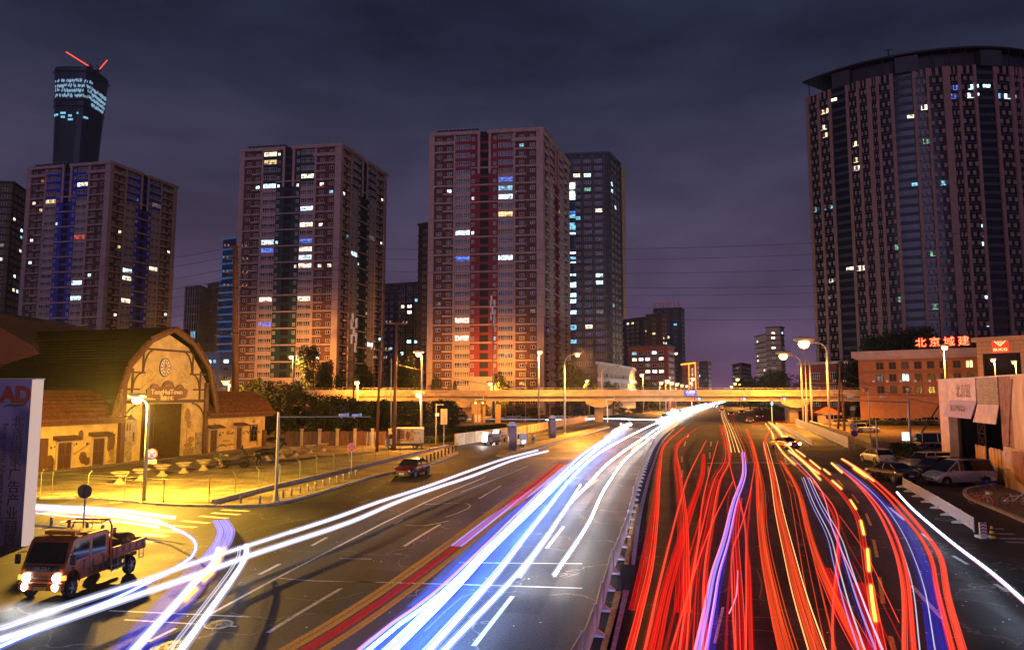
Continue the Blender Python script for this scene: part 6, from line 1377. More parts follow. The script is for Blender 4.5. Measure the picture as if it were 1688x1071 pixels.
m_tail = glow('tail_light_lit', (1, .05, .02), 9); m_taild = mat('tail_light_red', (.35, .01, .01), .25, 0, 0); m_head = glow('headlight_lit', (.95, .97, 1), 60); m_headd = mat('headlight_glass', (.5, .5, .52), .1, .3, 0)
def paint(name, c, metal=.3): return mat('car_paint_' + name, c, .28, metal, .06, 1, coat=.8)
def wheel_mesh():
    t = MB(); t.lathe([(.60, -.10), (.92, -.105), (1.0, -.06), (1.0, .06), (.92, .105), (.60, .10)], n=20, axis='y'); tm = t.mesh('wheel', m_tyre); fixnormals(tm)
    r = MB(); r.lathe([(.61, -.09), (.61, .09)], n=18, axis='y')
    for s in (-1, 1):
        r.lathe([(.20, s * .085), (.20, s * .115)], n=10, axis='y')
        for k in range(5): a = 2 * pi * k / 5; r.ob((-.05 * sin(a) , s * .09, .05 * cos(a)), (.58 * cos(a), 0, .58 * sin(a)), (.12 * sin(a), 0, -.12 * cos(a)), (0, s * .03, 0))
    rm = r.mesh('rim', m_rim); fixnormals(rm); return tm, rm
WT, WR = wheel_mesh()
def add_wheel(root, x, y, r, w=1.0):
    o = link('wheel', WT, root); o.location = (x, y, r); o.scale = (r, w, r); q = link('rim', WR, o); return o
def vehicle(kind, pm, lights='off', plate=True, extra=None, name='parked_car', cat='car'):
    L, Wd, belt, green, wr, wx, pil = KINDS_[kind]; w = Wd / 2
    o = empty(name, (0, 0, 0), 0, 'x', cat)
    X = lambda f: L / 2 - f * L
    g = MB(); st = [0, .012, .04, .1, .18, .26, .34, .45, .6, .72, .82, .9, .955, .985, 1]; R = []
    for f in st:
        zb = interp(belt, f); e = min(f, 1 - f); ww = w * (.80 + .20 * min(1, (e / .10)) ** .5) if e < .10 else w
        zl = .2 + (.14 if e < .02 else 0) ; k = 1 if e > .005 else .93
        half = [(ww * .72, zl), (ww * .93, zl + .07), (ww * .985, zl + .22), (ww, zb * .62), (ww * .985 * k, zb - .10), (ww * .93, zb - .02), (ww * .78, zb + .02), (ww * .35, zb + .045)]
        R.append([(X(f), y, z) for y, z in half] + [(X(f), -y, z) for y, z in half[::-1]])
    n = 16; vs = [p for r_ in R for p in r_]
    g.add(vs, [(i * n + j, i * n + (j + 1) % n, (i + 1) * n + (j + 1) % n, (i + 1) * n + j) for i in range(len(st) - 1) for j in range(n)] + [tuple(range(n))[::-1], tuple((len(st) - 1) * n + j for j in range(n))])
    body = g.build('body', pm, o, smooth=True)
    body.data.set_sharp_from_angle(angle=radians(38))
    for f in wx:
        for s in (-1, 1):
            a = MB(); a.lathe([(wr + .07, s * (w - .16)), (wr + .07, s * (w + .004))], (X(f), 0, wr + .02), 20, axis='y'); a.build('wheel_arch', m_black, o)
            add_wheel(o, X(f), s * (w - .10), wr)
    f0, f1 = green[0][0], green[-1][0]; sg = [f0 + (f1 - f0) * i / 12 for i in range(13)]; g = MB(); vs = []; zmax = max(z for _, z in green)
    for f in sg:
        zt = interp(green, f); zb = interp(belt, f) - .03; t = (zt - zb) / (zmax - zb + 1e-6); tw = w * (.90 - .17 * t)
        half = [(w * .90, zb), (w * .90 - (w * .90 - tw) * .5, zb + (zt - zb) * .5), (tw, zt - .03 * t), (tw * .9, zt)]
        vs += [(X(f), y, z) for y, z in half] + [(X(f), -y, z) for y, z in half[::-1]]
    n = 8; g.add(vs, [(i * n + j, i * n + (j + 1) % n, (i + 1) * n + (j + 1) % n, (i + 1) * n + j) for i in range(12) for j in range(n)] + [tuple(range(n))[::-1], tuple(12 * n + j for j in range(n))])
    g.build('window', m_carglass, o, smooth=False)
    # roof skin and pillars
    rs = [f for f in [f0 + (f1 - f0) * i / 24 for i in range(25)] if interp(green, f) > zmax - .09]
    g = MB(); vs = []
    for f in rs:
        z = interp(green, f); 
        for y, dz in ((.745, -.035), (.66, .012), (0, .03), (-.66, .012), (-.745, -.035)): vs.append((X(f), y * w, z + dz))
        vs.append((X(f), 0, z - .05))
    n = 6; g.add(vs, [(i * n + j, i * n + (j + 1) % n, (i + 1) * n + (j + 1) % n, (i + 1) * n + j) for i in range(len(rs) - 1) for j in range(n)] + [tuple(range(n))[::-1], tuple((len(rs) - 1) * n + j for j in range(n))])
    g.build('roof', pm, o)
    ends = [(pil[0] - .01, rs[0])] + [(p, p) for p in pil[1:-1]] + [(f1 - .015, rs[-1])]
    for fa, fb_ in ends:
        for s in (-1, 1):
            g = MB(); pts = []
            for t in (0, .5, 1):
                f = fa + (fb_ - fa) * t; zb = interp(belt, fa); zt = interp(green, fb_) - .03; z = zb + (zt - zb) * t; pts.append((X(f), s * w * (.91 - .165 * t + .01), z))
            g.tube(pts, .045, 5); g.build('pillar', pm, o)
    # lamps, plate, trim, mirrors
    zb = interp(belt, .03)
    for s in (-1, 1):
        g = MB(); g.cbox((L / 2 - .10, s * w * .66, zb - .10), (.16, .34, .13), s * -.35); hl = g.build('headlight', m_head if lights == 'head' else m_headd, o)
        zt = interp(belt, .96); g = MB(); g.cbox((-L / 2 + .07, s * w * .68, zt - .14), (.12, .34, .15), s * .25); g.build('taillight', m_tail if lights == 'tail' else m_taild, o)
        g = MB(); g.cbox((X(pil[0] + .06), s * (w + .09), interp(belt, pil[0]) + .06), (.1, .16, .12)); g.build('mirror', pm, o)
        for hx in (.5, .7): 
            if hx < f1: g = MB(); g.cbox((X(hx), s * (w + .002), interp(belt, hx) * .82), (.16, .02, .025)); g.build('handle', m_chrome, o)
    g = MB(); g.box(L / 2 - .03, L / 2 + .012, -.48, .48, .42, .56); g.build('grille', m_dark, o)
    g = MB(); g.box(L / 2 - .05, L / 2 + .03, -w * .8, w * .8, .24, .33); g.box(-L / 2 - .03, -L / 2 + .05, -w * .8, w * .8, .28, .38); g.build('bumper_trim', m_dark, o)
    if plate: g = MB(); g.box(L / 2 + .031, L / 2 + .045, -.22, .22, .34, .47); g.build('number_plate', mat('plate_bluish', (.25, .35, .8), .4, 0, 0), o); g = MB(); g.box(-L / 2 - .045, -L / 2 - .031, -.22, .22, .50, .63); g.build('number_plate', mat('plate_bluish', (.25, .35, .8), .4, 0, 0), o)
    if extra: extra(o, L, w, X)
    if lights == 'head':
        for s in (-1, 1):
            l = bpy.data.lights.new('beam', 'SPOT'); l.energy = 900; l.spot_size = radians(60); l.spot_blend = .8; l.color = (.85, .92, 1); l.shadow_soft_size = .1
            lo = bpy.data.objects.new('beam', l); COL.objects.link(lo); lo.parent = o; lo.location = (L / 2 + .1, s * w * .66, zb - .1); lo.rotation_euler = Vector((1, 0, -.10)).to_track_quat('-Z', 'Y').to_euler()
    return o
def face(o, c, dirv, lab, group=None): o.location = c; o.rotation_euler = (0, 0, atan2(dirv[1], dirv[0])); o['label'] = lab; (group and o.__setitem__('group', group)); return o
rd = (G(751, 745) - G(587, 786)).normalized()
c = (G(683, 772) + G(655, 792)) / 2
face(vehicle('sedan', paint('dark_red', (.10, .008, .012))), G(655, 789) + rd * 2.4 + Vector((.3, 0, 0)), -rd, 'dark red saloon driving by the black bollards, blue number plate to the front')
rv = Vector((.285, 1, 0)).normalized()
def taxi(o, L, w, X):
    g = MB(); g.box(-.3, .1, -.35, .35, 1.47, 1.6); g.build('roof_sign', glow('taxi_sign', (1, .6, .2), 2.0), o)
    g = MB(); g.box(-L * .46, L * .46, -w - .006, -w + .02, .45, .7); g.box(-L * .46, L * .46, w - .02, w + .006, .45, .7); g.build('side_band', m_yellow, o)
o = vehicle('sedan', paint('taxi_red', (.5, .06, .03)), 'tail', extra=taxi, name='taxi', cat='taxi'); tc_ = G(1312, 741) + Vector((-.25, .97, 0)) * 2.3; face(o, tc_, (-.2, 1), 'red and yellow taxi with bright rear lights beside the slip road barrier')
g = MB(); g.box(-2.36, -2.32, .55, .8, .62, .85); g.box(-2.36, -2.32, -.8, -.55, .62, .85); g.build('reversing_light', glow('amber_white_light', (1, .8, .5), 30), o)
# parked at the right
face(vehicle('hatch', paint('white', (.6, .58, .55), .1)), G(1460, 766) + Vector((.2, 2, 0)), (.04, 1), 'white hatchback parked furthest along the slip road edge, seen from behind')
face(vehicle('sedan', paint('black', (.015, .012, .02))), G(1498, 797) + Vector((-.1, 2.3, 0)), (-.16, 1), 'black saloon seen from behind, parked at the near end of the picket barrier')
c = G(1600, 801) + Vector((0, 1.0, 0)); van = vehicle('van', paint('silver_blue', (.34, .38, .50))); face(van, c + Vector((-.15, .1, 0)), (-1, -.10), 'silver blue people carrier parked broadside in front of the tin hoarding')
van['category'] = 'van'; van.name = 'parked_van'
face(vehicle('suv', paint('soot', (.02, .02, .022))), G(1558, 792) + Vector((.7, 2.1, 0)), (-1, -.20), 'black estate car nosing out between the silver van and the silver SUV')
face(vehicle('suv', paint('silver', (.42, .40, .38))), G(1540, 782) + Vector((1.1, 2.8, 0)), (-1, -.20), 'silver SUV with a warm reflection on its windscreen, rearmost of the three parked abreast')
face(vehicle('minibus', paint('beige', (.45, .36, .28))), G(1535, 745) + Vector((1.5, 1, 0)), (1, .05), 'beige minibus behind the hedge and the glowing box sign')
face(vehicle('sedan', paint('brown', (.2, .12, .08))), G(1530, 752) + Vector((.6, .6, 0)), (-1, 0.02), 'brownish saloon in the shade in front of the beige minibus')
# row on the far side of the soil bank and cars under the flyover
protos = {}
def quick(kind, col, nm, lights='off'):
    k = (kind, nm, lights)
    if k not in protos: protos[k] = vehicle(kind, paint(nm, col), lights); return protos[k]
    return copy_tree(protos[k])
cols = {'pearl': (.6, .55, .5), 'ash': (.3, .3, .3), 'ink': (.03, .03, .04), 'sand': (.45, .36, .25)}
for k, (px, D, kind, nm, dx) in enumerate(((1410, 160, 'sedan', 'pearl', 1), (1440, 158, 'sedan', 'sand', -1), (1468, 157, 'sedan', 'pearl', 1), (1492, 157, 'hatch', 'sand', 1), (1515, 156, 'sedan', 'pearl', -1), (1538, 155, 'suv', 'sand', 1))):
    o = quick(kind, cols[nm], nm); face(o, Vector((At(px, 690, D).x, D, .1)), (dx, .1), 'small pale car, ' + ORD[k] + ' in the parked row before the coach counting from the twin poles', 'cars parked before the coach')
for (px, D, kind, nm, dx, lb) in ((759, 185, 'sedan', 'pearl', 1, 'pale saloon under the flyover, by the left pipework'), (826, 183, 'sedan', 'sand', -1, 'sandy saloon just past the utility cabinets'), (846, 186, 'suv', 'pearl', 1, 'pale off-roader behind the ochre fence'), (868, 187, 'hatch', 'ash', 1, 'grey hatchback next to the pale off-roader'), (925, 190, 'suv', 'pearl', -1, 'white off-roader beyond the second advertising pillar'), (950, 192, 'sedan', 'pearl', 1, 'white saloon beyond the island lamp'), (780, 196, 'suv', 'ash', 1, 'grey off-roader half hidden by the drain pipe'), (440, 135, 'sedan', 'pearl', 1, 'pale car glimpsed between tree trunks behind the horse'), (500, 137, 'sedan', 'ash', 1, 'grey car glimpsed behind the camera gantry arm'), (1390, 150, 'hatch', 'ash', 1, 'grey hatchback next to the twin brown poles'), (1425, 125, 'suv', 'pearl', 1, 'pale off-roader behind the parapet sign')):
    o = quick(kind, cols[nm], nm); face(o, Vector((At(px, 690, D).x, D, 0)), (dx, .08), lb)
for (px, py, lb) in ((1031, 703, 'oncoming car whose headlights make the bright spot where the white trails start'), (1096, 691, 'oncoming car with blazing headlights nearest the median barrier'), (1122, 682, 'oncoming car just entering from under the flyover'), (1146, 676, 'oncoming car under the flyover, beneath the blue road name sign'), (1180, 671, 'distant oncoming car with star-bright headlights'), (1110, 678, 'oncoming car alongside others in the far white glow')):
    o = quick('sedan', cols['ash'], 'ash', 'head'); p = G(px, py); face(o, p, (-.285, -1), lb, 'oncoming cars')
for (px, py, lb) in ((1236, 697, 'car with red tail lights waiting at the far stop line'), (1252, 690, 'car with tail lights leaving under the flyover beside the signal post'), (1205, 686, 'car with tail lights driving off under the flyover centre'), (1190, 680, 'far car with tail lights in the middle of the road'), (1222, 683, 'car with tail lights beside the cyan glow')):
    o = quick('sedan', cols['ink'], 'ink', 'tail'); p = G(px, py); face(o, p, (.285, 1), lb, 'departing cars')
# coach
o = empty('coach', (At(1448, 690, 182).x, 182, 0), .02, 'dark coach with a pale roof line parked beyond the row of cars', 'coach'); g = MB(); g.prism([(-6.5, .4), (6.5, .4), (6.6, 2.4), (6.3, 3.3), (5.6, 3.5), (-5.9, 3.5), (-6.4, 3.3), (-6.7, 2.2), (-6.7, .8)], lambda a, b, d: (a, d, b), -1.25, 1.25); g.build('body', m_dk, o)
g = MB(); g.prism([(-6.6, 2.6), (-6.3, 3.52), (-5.6, 3.72), (5.7, 3.72), (6.5, 3.45), (6.75, 2.5), (6.9, 2.5), (6.7, 3.6), (5.8, 3.9), (-5.7, 3.9), (-6.5, 3.65), (-6.8, 2.6)], lambda a, b, d: (a, d, b), -1.3, 1.3); g.build('roof', mat('coach_cream', (.6, .5, .38), .4, 0, .1), o)
g = MB(); g.box(-6.2, 5.6, -1.30, -1.252, 1.7, 3.1); g.build('window', m_carglass, o); g = MB(); g.box(-1.6, 4.6, -1.33, -1.301, 1.05, 1.3); g.build('lettering_band', m_steel, o)
for x in (-4.2, 4.4): add_wheel(o, x, -1.15, .5, 1.6)
# white box truck on the left
tb = G(664, 742); o = empty('box_truck', tb + Vector((0, 1.1, .1)), .03, 'white box truck with printed advert sides parked behind the mesh fence', 'truck'); m_tr = mat('truck_white', (.62, .55, .45), .5, 0, .1)
g = MB(); g.prism([(-2.3, .35), (-2.3, 1.05), (-2.15, 1.25), (-1.65, 2.0), (-1.0, 2.1), (-1.0, .35)], lambda a, b, d: (a, d, b), -.8, .8); g.build('cab', m_tr, o)
g = MB(); g.box(-.95, 2.35, -.9, .9, .75, 2.6); g.build('cargo_box', m_tr, o); g = MB(); g.box(-1.0, 2.3, -.5, .5, .4, .7); g.build('chassis', m_dark, o)
g = MB(); g.prism([(-1.95, 1.3), (-1.6, 1.85), (-1.2, 1.9), (-1.2, 1.3)], lambda a, b, d: (a, d, b), -.82, -.801); g.build('window', m_carglass, o)
g = MB(); g.prism([(-2.12, 1.32), (-1.70, 1.95), (-1.68, 1.98), (-2.16, 1.3)], lambda a, b, d: (a - .03, d, b), -.7, .7); g.build('windscreen', m_carglass, o)
g = MB(); g.box(-.8, 1.3, -.915, -.902, 1.0, 2.4); g.build('advert_panel', mat('advert_orange', (.55, .3, .1), .5, 0, .3, 3), o); g = MB(); g.box(-.6, .1, -.93, -.916, 1.3, 2.35); g.prism(blob(.55, 1.7, .28, .62, 4), lambda a, b, d: (a, d, b), -.93, -.916); g.build('advert_print', mat('advert_dark', (.2, .05, .04), .5, 0, .3, 4), o)
for x in (-1.65, 1.4): add_wheel(o, x, -.72, .32); add_wheel(o, x, .72, .32)
for k, (x, z) in enumerate(((1.55, 2.0), (1.95, 2.0))): text('运', .3, m_ink, o.location + Vector((x - .1, -.92, z)), (1, 0.03, 0), parent=o)
# cargo tricycles with lamps
def trike(lab, p, rz, lit_=True):
    o = empty('cargo_tricycle', G(*p), rz, lab, 'tricycle'); g = MB(); g.box(-1.5, .1, -.55, .55, .55, 1.0); g.build('cargo_tray', m_och, o)
    g = MB(); g.prism([(.1, .45), (.1, 1.0), (.3, 1.2), (.3, 1.85), (1.0, 1.85), (1.25, 1.1), (1.3, .5)], lambda a, b, d: (a, d, b), -.5, .5); g.build('cab', m_white2, o)
    g = MB(); g.prism([(.45, 1.15), (.45, 1.7), (.95, 1.7), (1.12, 1.15)], lambda a, b, d: (a, d, b), -.51, .51); g.build('window', m_carglass, o)
    g = MB(); g.box(-1.4, -.1, -.45, .45, 1.001, 1.5); g.build('load', m_white2, o)
    add_wheel(o, 1.0, 0, .3); add_wheel(o, -.9, -.5, .3); add_wheel(o, -.9, .5, .3)
    g = MB(); g.lathe([(.1, 1.30), (.1, 1.36)], (0, 0, .8), 10, axis='x'); g.build('headlight', m_head, o)
    if lit_: l = bpy.data.lights.new('beam', 'POINT'); l.energy = 260; l.color = (1, .93, .85); l.shadow_soft_size = .12; lo = bpy.data.objects.new('beam', l); COL.objects.link(lo); lo.parent = o; lo.location = (1.7, 0, .9)
trike('cargo tricycle with a bright headlight in front of the cream panel wall', (808, 733), -2.2); trike('second lit cargo tricycle close behind the first, nearer the ochre fence', (823, 728), -2.0); trike('white delivery tricycle half hidden by the near advertising pillar', (857, 737), -1.2, False)
# ---------------------------------------------------------------- orange works truck
m_to = mat('works_orange', (.46, .085, .012), .42, 0, .3, 3.5, .08, coat=.3); m_tod = mat('works_orange_bed', (.50, .09, .03), .5, 0, .2, 3)
T = empty('works_truck', (-15.81, 26.79, 0), -pi / 2 - .10, 'orange double-cab works truck with lit headlights and black slanted stripes', 'truck')
T.scale = (.78, .93, .96)
# local: +x towards the front (towards the camera), +y towards the road side
def sidep(poly, y0, y1, name, m, par=T): g = MB(); g.prism(poly, lambda a, b, d: (a, d, b), y0, y1); return g.build(name, m, par)
W2 = .86
CABP = [(.05, .52), (.05, 1.98), (.22, 2.08), (2.20, 2.08), (2.42, 1.98), (2.82, 1.22), (2.90, 1.08), (2.92, .50), (2.74, .50), (2.70, .74), (2.58, .88), (2.38, .94), (2.18, .88), (2.05, .74), (2.0, .52)]
cab = sidep(CABP, -W2, W2, 'cab', m_to)
bv = cab.modifiers.new('edge', 'BEVEL'); bv.width = .035; bv.segments = 2; bv.limit_method = 'ANGLE'
# windscreen, side windows
g = MB(); 
def ws(u, t): p0 = Vector((2.835, 0, 1.235)); p1 = Vector((2.45, 0, 1.955)); q = p0 + (p1 - p0) * t; return Vector((q.x + .012, u, q.z + .008))
g.add([ws(-.76, .02), ws(.76, .02), ws(.70, .95), ws(-.70, .95)] + [ws(-.76, .02) - Vector((.03, 0, .015)), ws(.76, .02) - Vector((.03, 0, .015)), ws(.70, .95) - Vector((.03, 0, .015)), ws(-.70, .95) - Vector((.03, 0, .015))], [(0, 1, 2, 3), (7, 6, 5, 4), (0, 4, 5, 1), (1, 5, 6, 2), (2, 6, 7, 3), (3, 7, 4, 0)]); wsn = g.build('windscreen', m_carglass, T)
g = MB(); 
for a, b in ((-.3, .25), (.15, .7)): g.tube([ws(a, .04) + Vector((.02, 0, 0)), ws(b, .28) + Vector((.02, 0, .01))], .012, 4)
g.build('wiper', m_dark, wsn)
for s in (1, -1):
    y0, y1 = (W2 + .002, W2 + .012) if s == 1 else (-W2 - .012, -W2 - .002)
    sidep([(1.42, 1.28), (1.42, 1.90), (2.28, 1.90), (2.58, 1.34), (2.58, 1.28)], y0, y1, 'window', m_carglass); sidep([(.32, 1.28), (.32, 1.90), (1.22, 1.90), (1.22, 1.28)], y0, y1, 'window', m_carglass)
    for (a, b) in ((1.34, 2.0), (.14, 1.28)):
        g = MB(); 
        for x in (a, ): g.box(x, x + .018, *((W2 + .001, W2 + .006) if s == 1 else (-W2 - .006, -W2 - .001)), .58, 1.95)
        g.build('door_gap', m_dark, T)
    for (x, z) in ((2.30, .95), (1.62, 1.02), (1.0, .98), (.30, 1.0)):
        dd = .10; sidep([(x, z + .12), (x + .16, z + .14), (x + .06 + .10, z - .16), (x - .02 + .04, z - .18)][::-1], *((W2 + .003, W2 + .009) if s == 1 else (-W2 - .009, -W2 - .003)), 'stripe_patch', m_ink)
    g = MB(); g.box(1.55, 1.75, *((W2, W2 + .035) if s == 1 else (-W2 - .035, -W2)), 1.16, 1.2); g.box(.42, .62, *((W2, W2 + .035) if s == 1 else (-W2 - .035, -W2)), 1.16, 1.2); g.build('handle', m_dark, T)
    g = MB(); g.tube([(2.6, s * W2, 1.6), (2.78, s * (W2 + .22), 1.62), (2.76, s * (W2 + .22), 1.3)], .018, 5); g.cbox((2.78, s * (W2 + .24), 1.38), (.06, .2, .34)); g.build('mirror', m_dark, T)
    g = MB(); a = [(2.38 + .42 * cos(radians(t)), .50 + .44 * sin(radians(t))) for t in range(0, 181, 20)]
    for p, q in zip(a[:-1], a[1:]): g.tube([(p[0], s * (W2 + .02), p[1]), (q[0], s * (W2 + .02), q[1])], .035, 5)
    g.build('wheel_arch', m_dark, T)
    text('工程抢险', .29, m_ink, PM(T) @ Vector((.72, s * (W2 + .014), .70)), Matrix.Rotation(-pi / 2 - .10, 3, 'Z') @ Vector((-s, 0, 0)), parent=T, bold=.004)
# front: dark grille panel, lights, bumper
g = MB(); g.box(2.905, 2.935, -.66, .66, .98, 1.20); gr = g.build('front_panel', m_ink, T)
text('ISUZU', .16, m_rim, PM(T) @ Vector((2.95, 0, 1.08)), Matrix.Rotation(-pi / 2 - .10, 3, 'Z') @ Vector((0, 1, 0)), parent=T, bold=.006, sx=1.2)
g = MB(); g.box(2.86, 3.02, -.88, .88, .34, .62); bm_ = g.build('bumper', m_to, T); b2 = bm_.modifiers.new('edge', 'BEVEL'); b2.width = .04; b2.segments = 2
g = MB()
for z in (.40, .48, .56): g.box(3.022, 3.03, -.30, .30, z, z + .035)
g.box(2.922, 2.93, -.42, .42, .68, .72); g.box(2.922, 2.93, -.42, .42, .78, .82); g.build('vents', m_dark, T)
g = MB(); g.box(3.032, 3.045, -.24, .24, .36, .48); pl = g.build('number_plate', mat('plate_yellow', (.75, .5, .06), .4, 0, 0), T); text('京·G57903', .11, m_ink, PM(T) @ Vector((3.055, 0, .42)), Matrix.Rotation(-pi / 2 - .10, 3, 'Z') @ Vector((0, 1, 0)), parent=T) if False else None
for s in (1, -1):
    g = MB(); g.box(2.90, 2.96, s * .62 - .17, s * .62 + .17, .66, .88); hd_ = g.build('headlight', m_rim, T)
    g = MB(); g.lathe([(.12, 2.955), (.145, 2.985), (.06, 3.01)], (0, s * .60, .775), 16, axis='x'); g.build('lens', glow('truck_headlight', (1, .98, .95), 90, True), hd_)
    g = MB(); g.lathe([(.10, 3.02), (.12, 3.04), (.05, 3.055)], (0, s * .60, .47), 14, axis='x'); g.build('fog_light', glow('truck_headlight', (1, .98, .95), 90, True), T)
    g = MB(); g.box(2.84, 2.95, s * .86 - .07, s * .86 + .05, .70, .86); g.build('indicator', glow('indicator_amber', (1, .35, .04), 2.5), T)
    l = bpy.data.lights.new('beam', 'SPOT'); l.energy = 220; l.spot_size = radians(75); l.spot_blend = .7; l.color = (1, .96, .92); l.shadow_soft_size = .08
    lo = bpy.data.objects.new('beam', l); COL.objects.link(lo); lo.parent = T; lo.location = (3.06, s * .60, .72); lo.rotation_euler = Vector((1, 0, -.22)).to_track_quat('-Z', 'Y').to_euler()
# roof fittings
g = MB(); g.box(1.7, 2.0, -.62, .62, 2.12, 2.25); g.box(1.8, 1.9, -.5, -.4, 2.081, 2.12); g.box(1.8, 1.9, .4, .5, 2.081, 2.12); g.build('light_bar', mat('amber_lightbar', (.65, .22, .03), .25, 0, .1), T)
g = MB()
for k in range(6): g.box(.3 + k * .22, .42 + k * .22, -.62, .62, 2.084, 2.10)
g.build('roof_rib', m_tod, T)
# headboard hoop and bed
g = MB(); g.tube([(-.12, -.84, .6), (-.12, -.84, 2.15), (-.12, -.72, 2.38), (-.12, .72, 2.38), (-.12, .84, 2.15), (-.12, .84, .6)], .04, 6)
g.tube([(.6, -.72, 2.36), (-.12, -.72, 2.38)], .022, 5); g.tube([(.6, .72, 2.36), (-.12, .72, 2.38)], .022, 5); g.tube([(.6, -.72, 2.36), (.6, .72, 2.36)], .022, 5)
for y in (-.4, 0, .4): g.tube([(-.12, y, 2.38), (-.12, y, 1.5)], .018, 5)
g.build('headboard_hoop', m_to, T)
BX0, BX1 = -2.75, -.22
g = MB(); g.box(BX0, BX1, -.88, .88, .86, .94); g.build('bed_floor', m_tod, T)
for s in (1, -1):
    y0, y1 = (.86, .90) if s == 1 else (-.90, -.86)
    g = MB(); g.box(BX0, BX1, y0, y1, .945, 1.30); sp = g.build('bed_side', m_tod, T)
    for k in range(5): x = BX0 + .22 + k * .5; sidep([(x, .99), (x + .17, .99), (x + .12, 1.25), (x - .05, 1.25)], *((y1 + .002, y1 + .008) if s == 1 else (y0 - .008, y0 - .002)), 'stripe_patch', m_ink)
    g = MB(); g.box(BX0, BX1, *((.90, .93) if s == 1 else (-.93, -.90)), 1.27, 1.31); g.box(BX0, BX1, *((.90, .93) if s == 1 else (-.93, -.90)), .93, .96); g.build('bed_rail', m_tod, T)
g = MB(); g.box(BX0 - .04, BX0 - .005, -.88, .88, .945, 1.30); g.build('tailboard', m_tod, T)
g = MB(); g.box(-2.9, 2.0, -.42, -.30, .55, .70); g.box(-2.9, 2.0, .30, .42, .55, .70); g.box(-2.0, -1.9, -.7, .7, .6, .7); g.build('chassis', m_dark, T)
g = MB()
for z in (.42, .58): g.tube([(-1.25, .84, z), (-.2, .84, z)], .02, 5)
for x in (-1.2, -.7, -.25): g.tube([(x, .84, .36), (x, .84, .86)], .02, 5)
for x in (-2.7, -2.35): g.tube([(x, .84, .5), (x, .84, .86)], .02, 5)
g.tube([(-2.7, .84, .5), (-2.35, .84, .5)], .02, 5); g.tube([(-2.7, .84, .66), (-2.35, .84, .66)], .02, 5); g.build('side_guard', m_steel, T)
for x, y in ((2.38, .76), (2.38, -.76), (-1.75, .74), (-1.75, -.74)): add_wheel(T, x, y, .36, 1.15)
g = MB(); g.box(-1.1, -.5, .45, .8, .40, .8); g.build('toolbox', m_dark, T)
def lump(name, lab, cat, m, c, s, seed):
    r2 = random.Random(seed); bm = bmesh.new(); bmesh.ops.create_icosphere(bm, subdivisions=2, radius=1)
    for v in bm.verts: v.co = Vector((v.co.x * s[0], v.co.y * s[1], max(-.6, v.co.z) * s[2])) * (1 + r2.uniform(-.16, .16))
    me = bpy.data.meshes.new(name); bm.to_mesh(me); bm.free(); me.materials.append(m); o = link(name, me, None, lab, cat); o.location = PM(T) @ Vector(c); return o
lump('tarpaulin_bundle', 'dark crumpled tarpaulin bundle lying in the truck bed behind the hoop', 'tarpaulin', mat('dark_canvas', (.03, .025, .022), .8, 0, .3, 5, .4), (-1.1, 0, 1.2), (.65, .55, .35), 3)
lump('tool_sack', 'brown sack at the tail end of the truck bed', 'sack', mat('brown_canvas', (.14, .07, .04), .85, 0, .3, 5, .4), (-2.1, .15, 1.2), (.45, .5, .4), 4)
lump('cement_bag', 'small pale bag wedged beside the dark tarpaulin in the truck bed', 'bag', mat('pale_sack', (.5, .35, .22), .8, 0, .2, 5, .3), (-1.75, .55, 1.2), (.22, .18, .18), 5)
# ---------------------------------------------------------------- carriage and horse sculpture, bicycles
def skinned(name, verts, edges, radii, m, parent=None, root_i=0, sub=1, **kw):
    me = bpy.data.meshes.new(name); me.from_pydata(verts, edges, []); me.materials.append(m); o = link(name, me, parent, **kw)
    md = o.modifiers.new('skin', 'SKIN')
    if not me.skin_vertices: 
        bm = bmesh.new(); bm.from_mesh(me); bm.verts.layers.skin.verify(); bm.to_mesh(me); bm.free()
    for i, r in enumerate(radii): me.skin_vertices[0].data[i].radius = (r, r) if not isinstance(r, tuple) else r; me.skin_vertices[0].data[i].use_root = (i == root_i)
    s = o.modifiers.new('sub', 'SUBSURF'); s.levels = s.render_levels = sub
    return o
m_bron = mat('black_sculpture', (.008, .008, .009), .4, 0, .1)
hv = [(-.75, 0, 1.22), (-.25, 0, 1.16), (.3, 0, 1.18), (.62, 0, 1.28), (.95, 0, 1.62), (1.12, 0, 1.92), (1.30, 0, 1.90), (1.55, 0, 1.66),
      (-.82, .16, .95), (-.72, .17, .62), (-.86, .17, .36), (-.80, .17, .05), (-.80, -.16, .95), (-.55, -.17, .62), (-.66, -.17, .34), (-.52, -.17, .05),
      (.55, .15, .95), (.60, .15, .55), (.56, .15, .28), (.58, .15, .04), (.6, -.15, .95), (.82, -.15, .62), (.68, -.15, .36), (.66, -.15, .12), (-.98, 0, 1.2), (-1.1, 0, .9), (-1.08, 0, .55), (1.10, 0, 2.08)]
he = [(0, 1), (1, 2), (2, 3), (3, 4), (4, 5), (5, 6), (6, 7), (0, 8), (8, 9), (9, 10), (10, 11), (0, 12), (12, 13), (13, 14), (14, 15), (3, 16), (16, 17), (17, 18), (18, 19), (3, 20), (20, 21), (21, 22), (22, 23), (0, 24), (24, 25), (25, 26), (5, 27)]
hr = [.28, .27, .27, .25, .17, .12, .12, .07, .15, .09, .05, .06, .15, .09, .05, .06, .12, .07, .045, .055, .12, .07, .045, .055, .06, .07, .04, .03]
hb = G(441, 768, .12); ho = skinned('horse_sculpture', hv, he, hr, m_bron, None, 1, 1, label='black life-size horse sculpture harnessed to the carriage in front of the barn', cat='sculpture'); ho.location = hb; ho.rotation_euler = (0, 0, .45); ho.scale = (1.15,) * 3
cb = G(385, 770, .12); co = empty('carriage', cb, .35, 'black open carriage sculpture with a curved hood behind the horse', 'carriage')
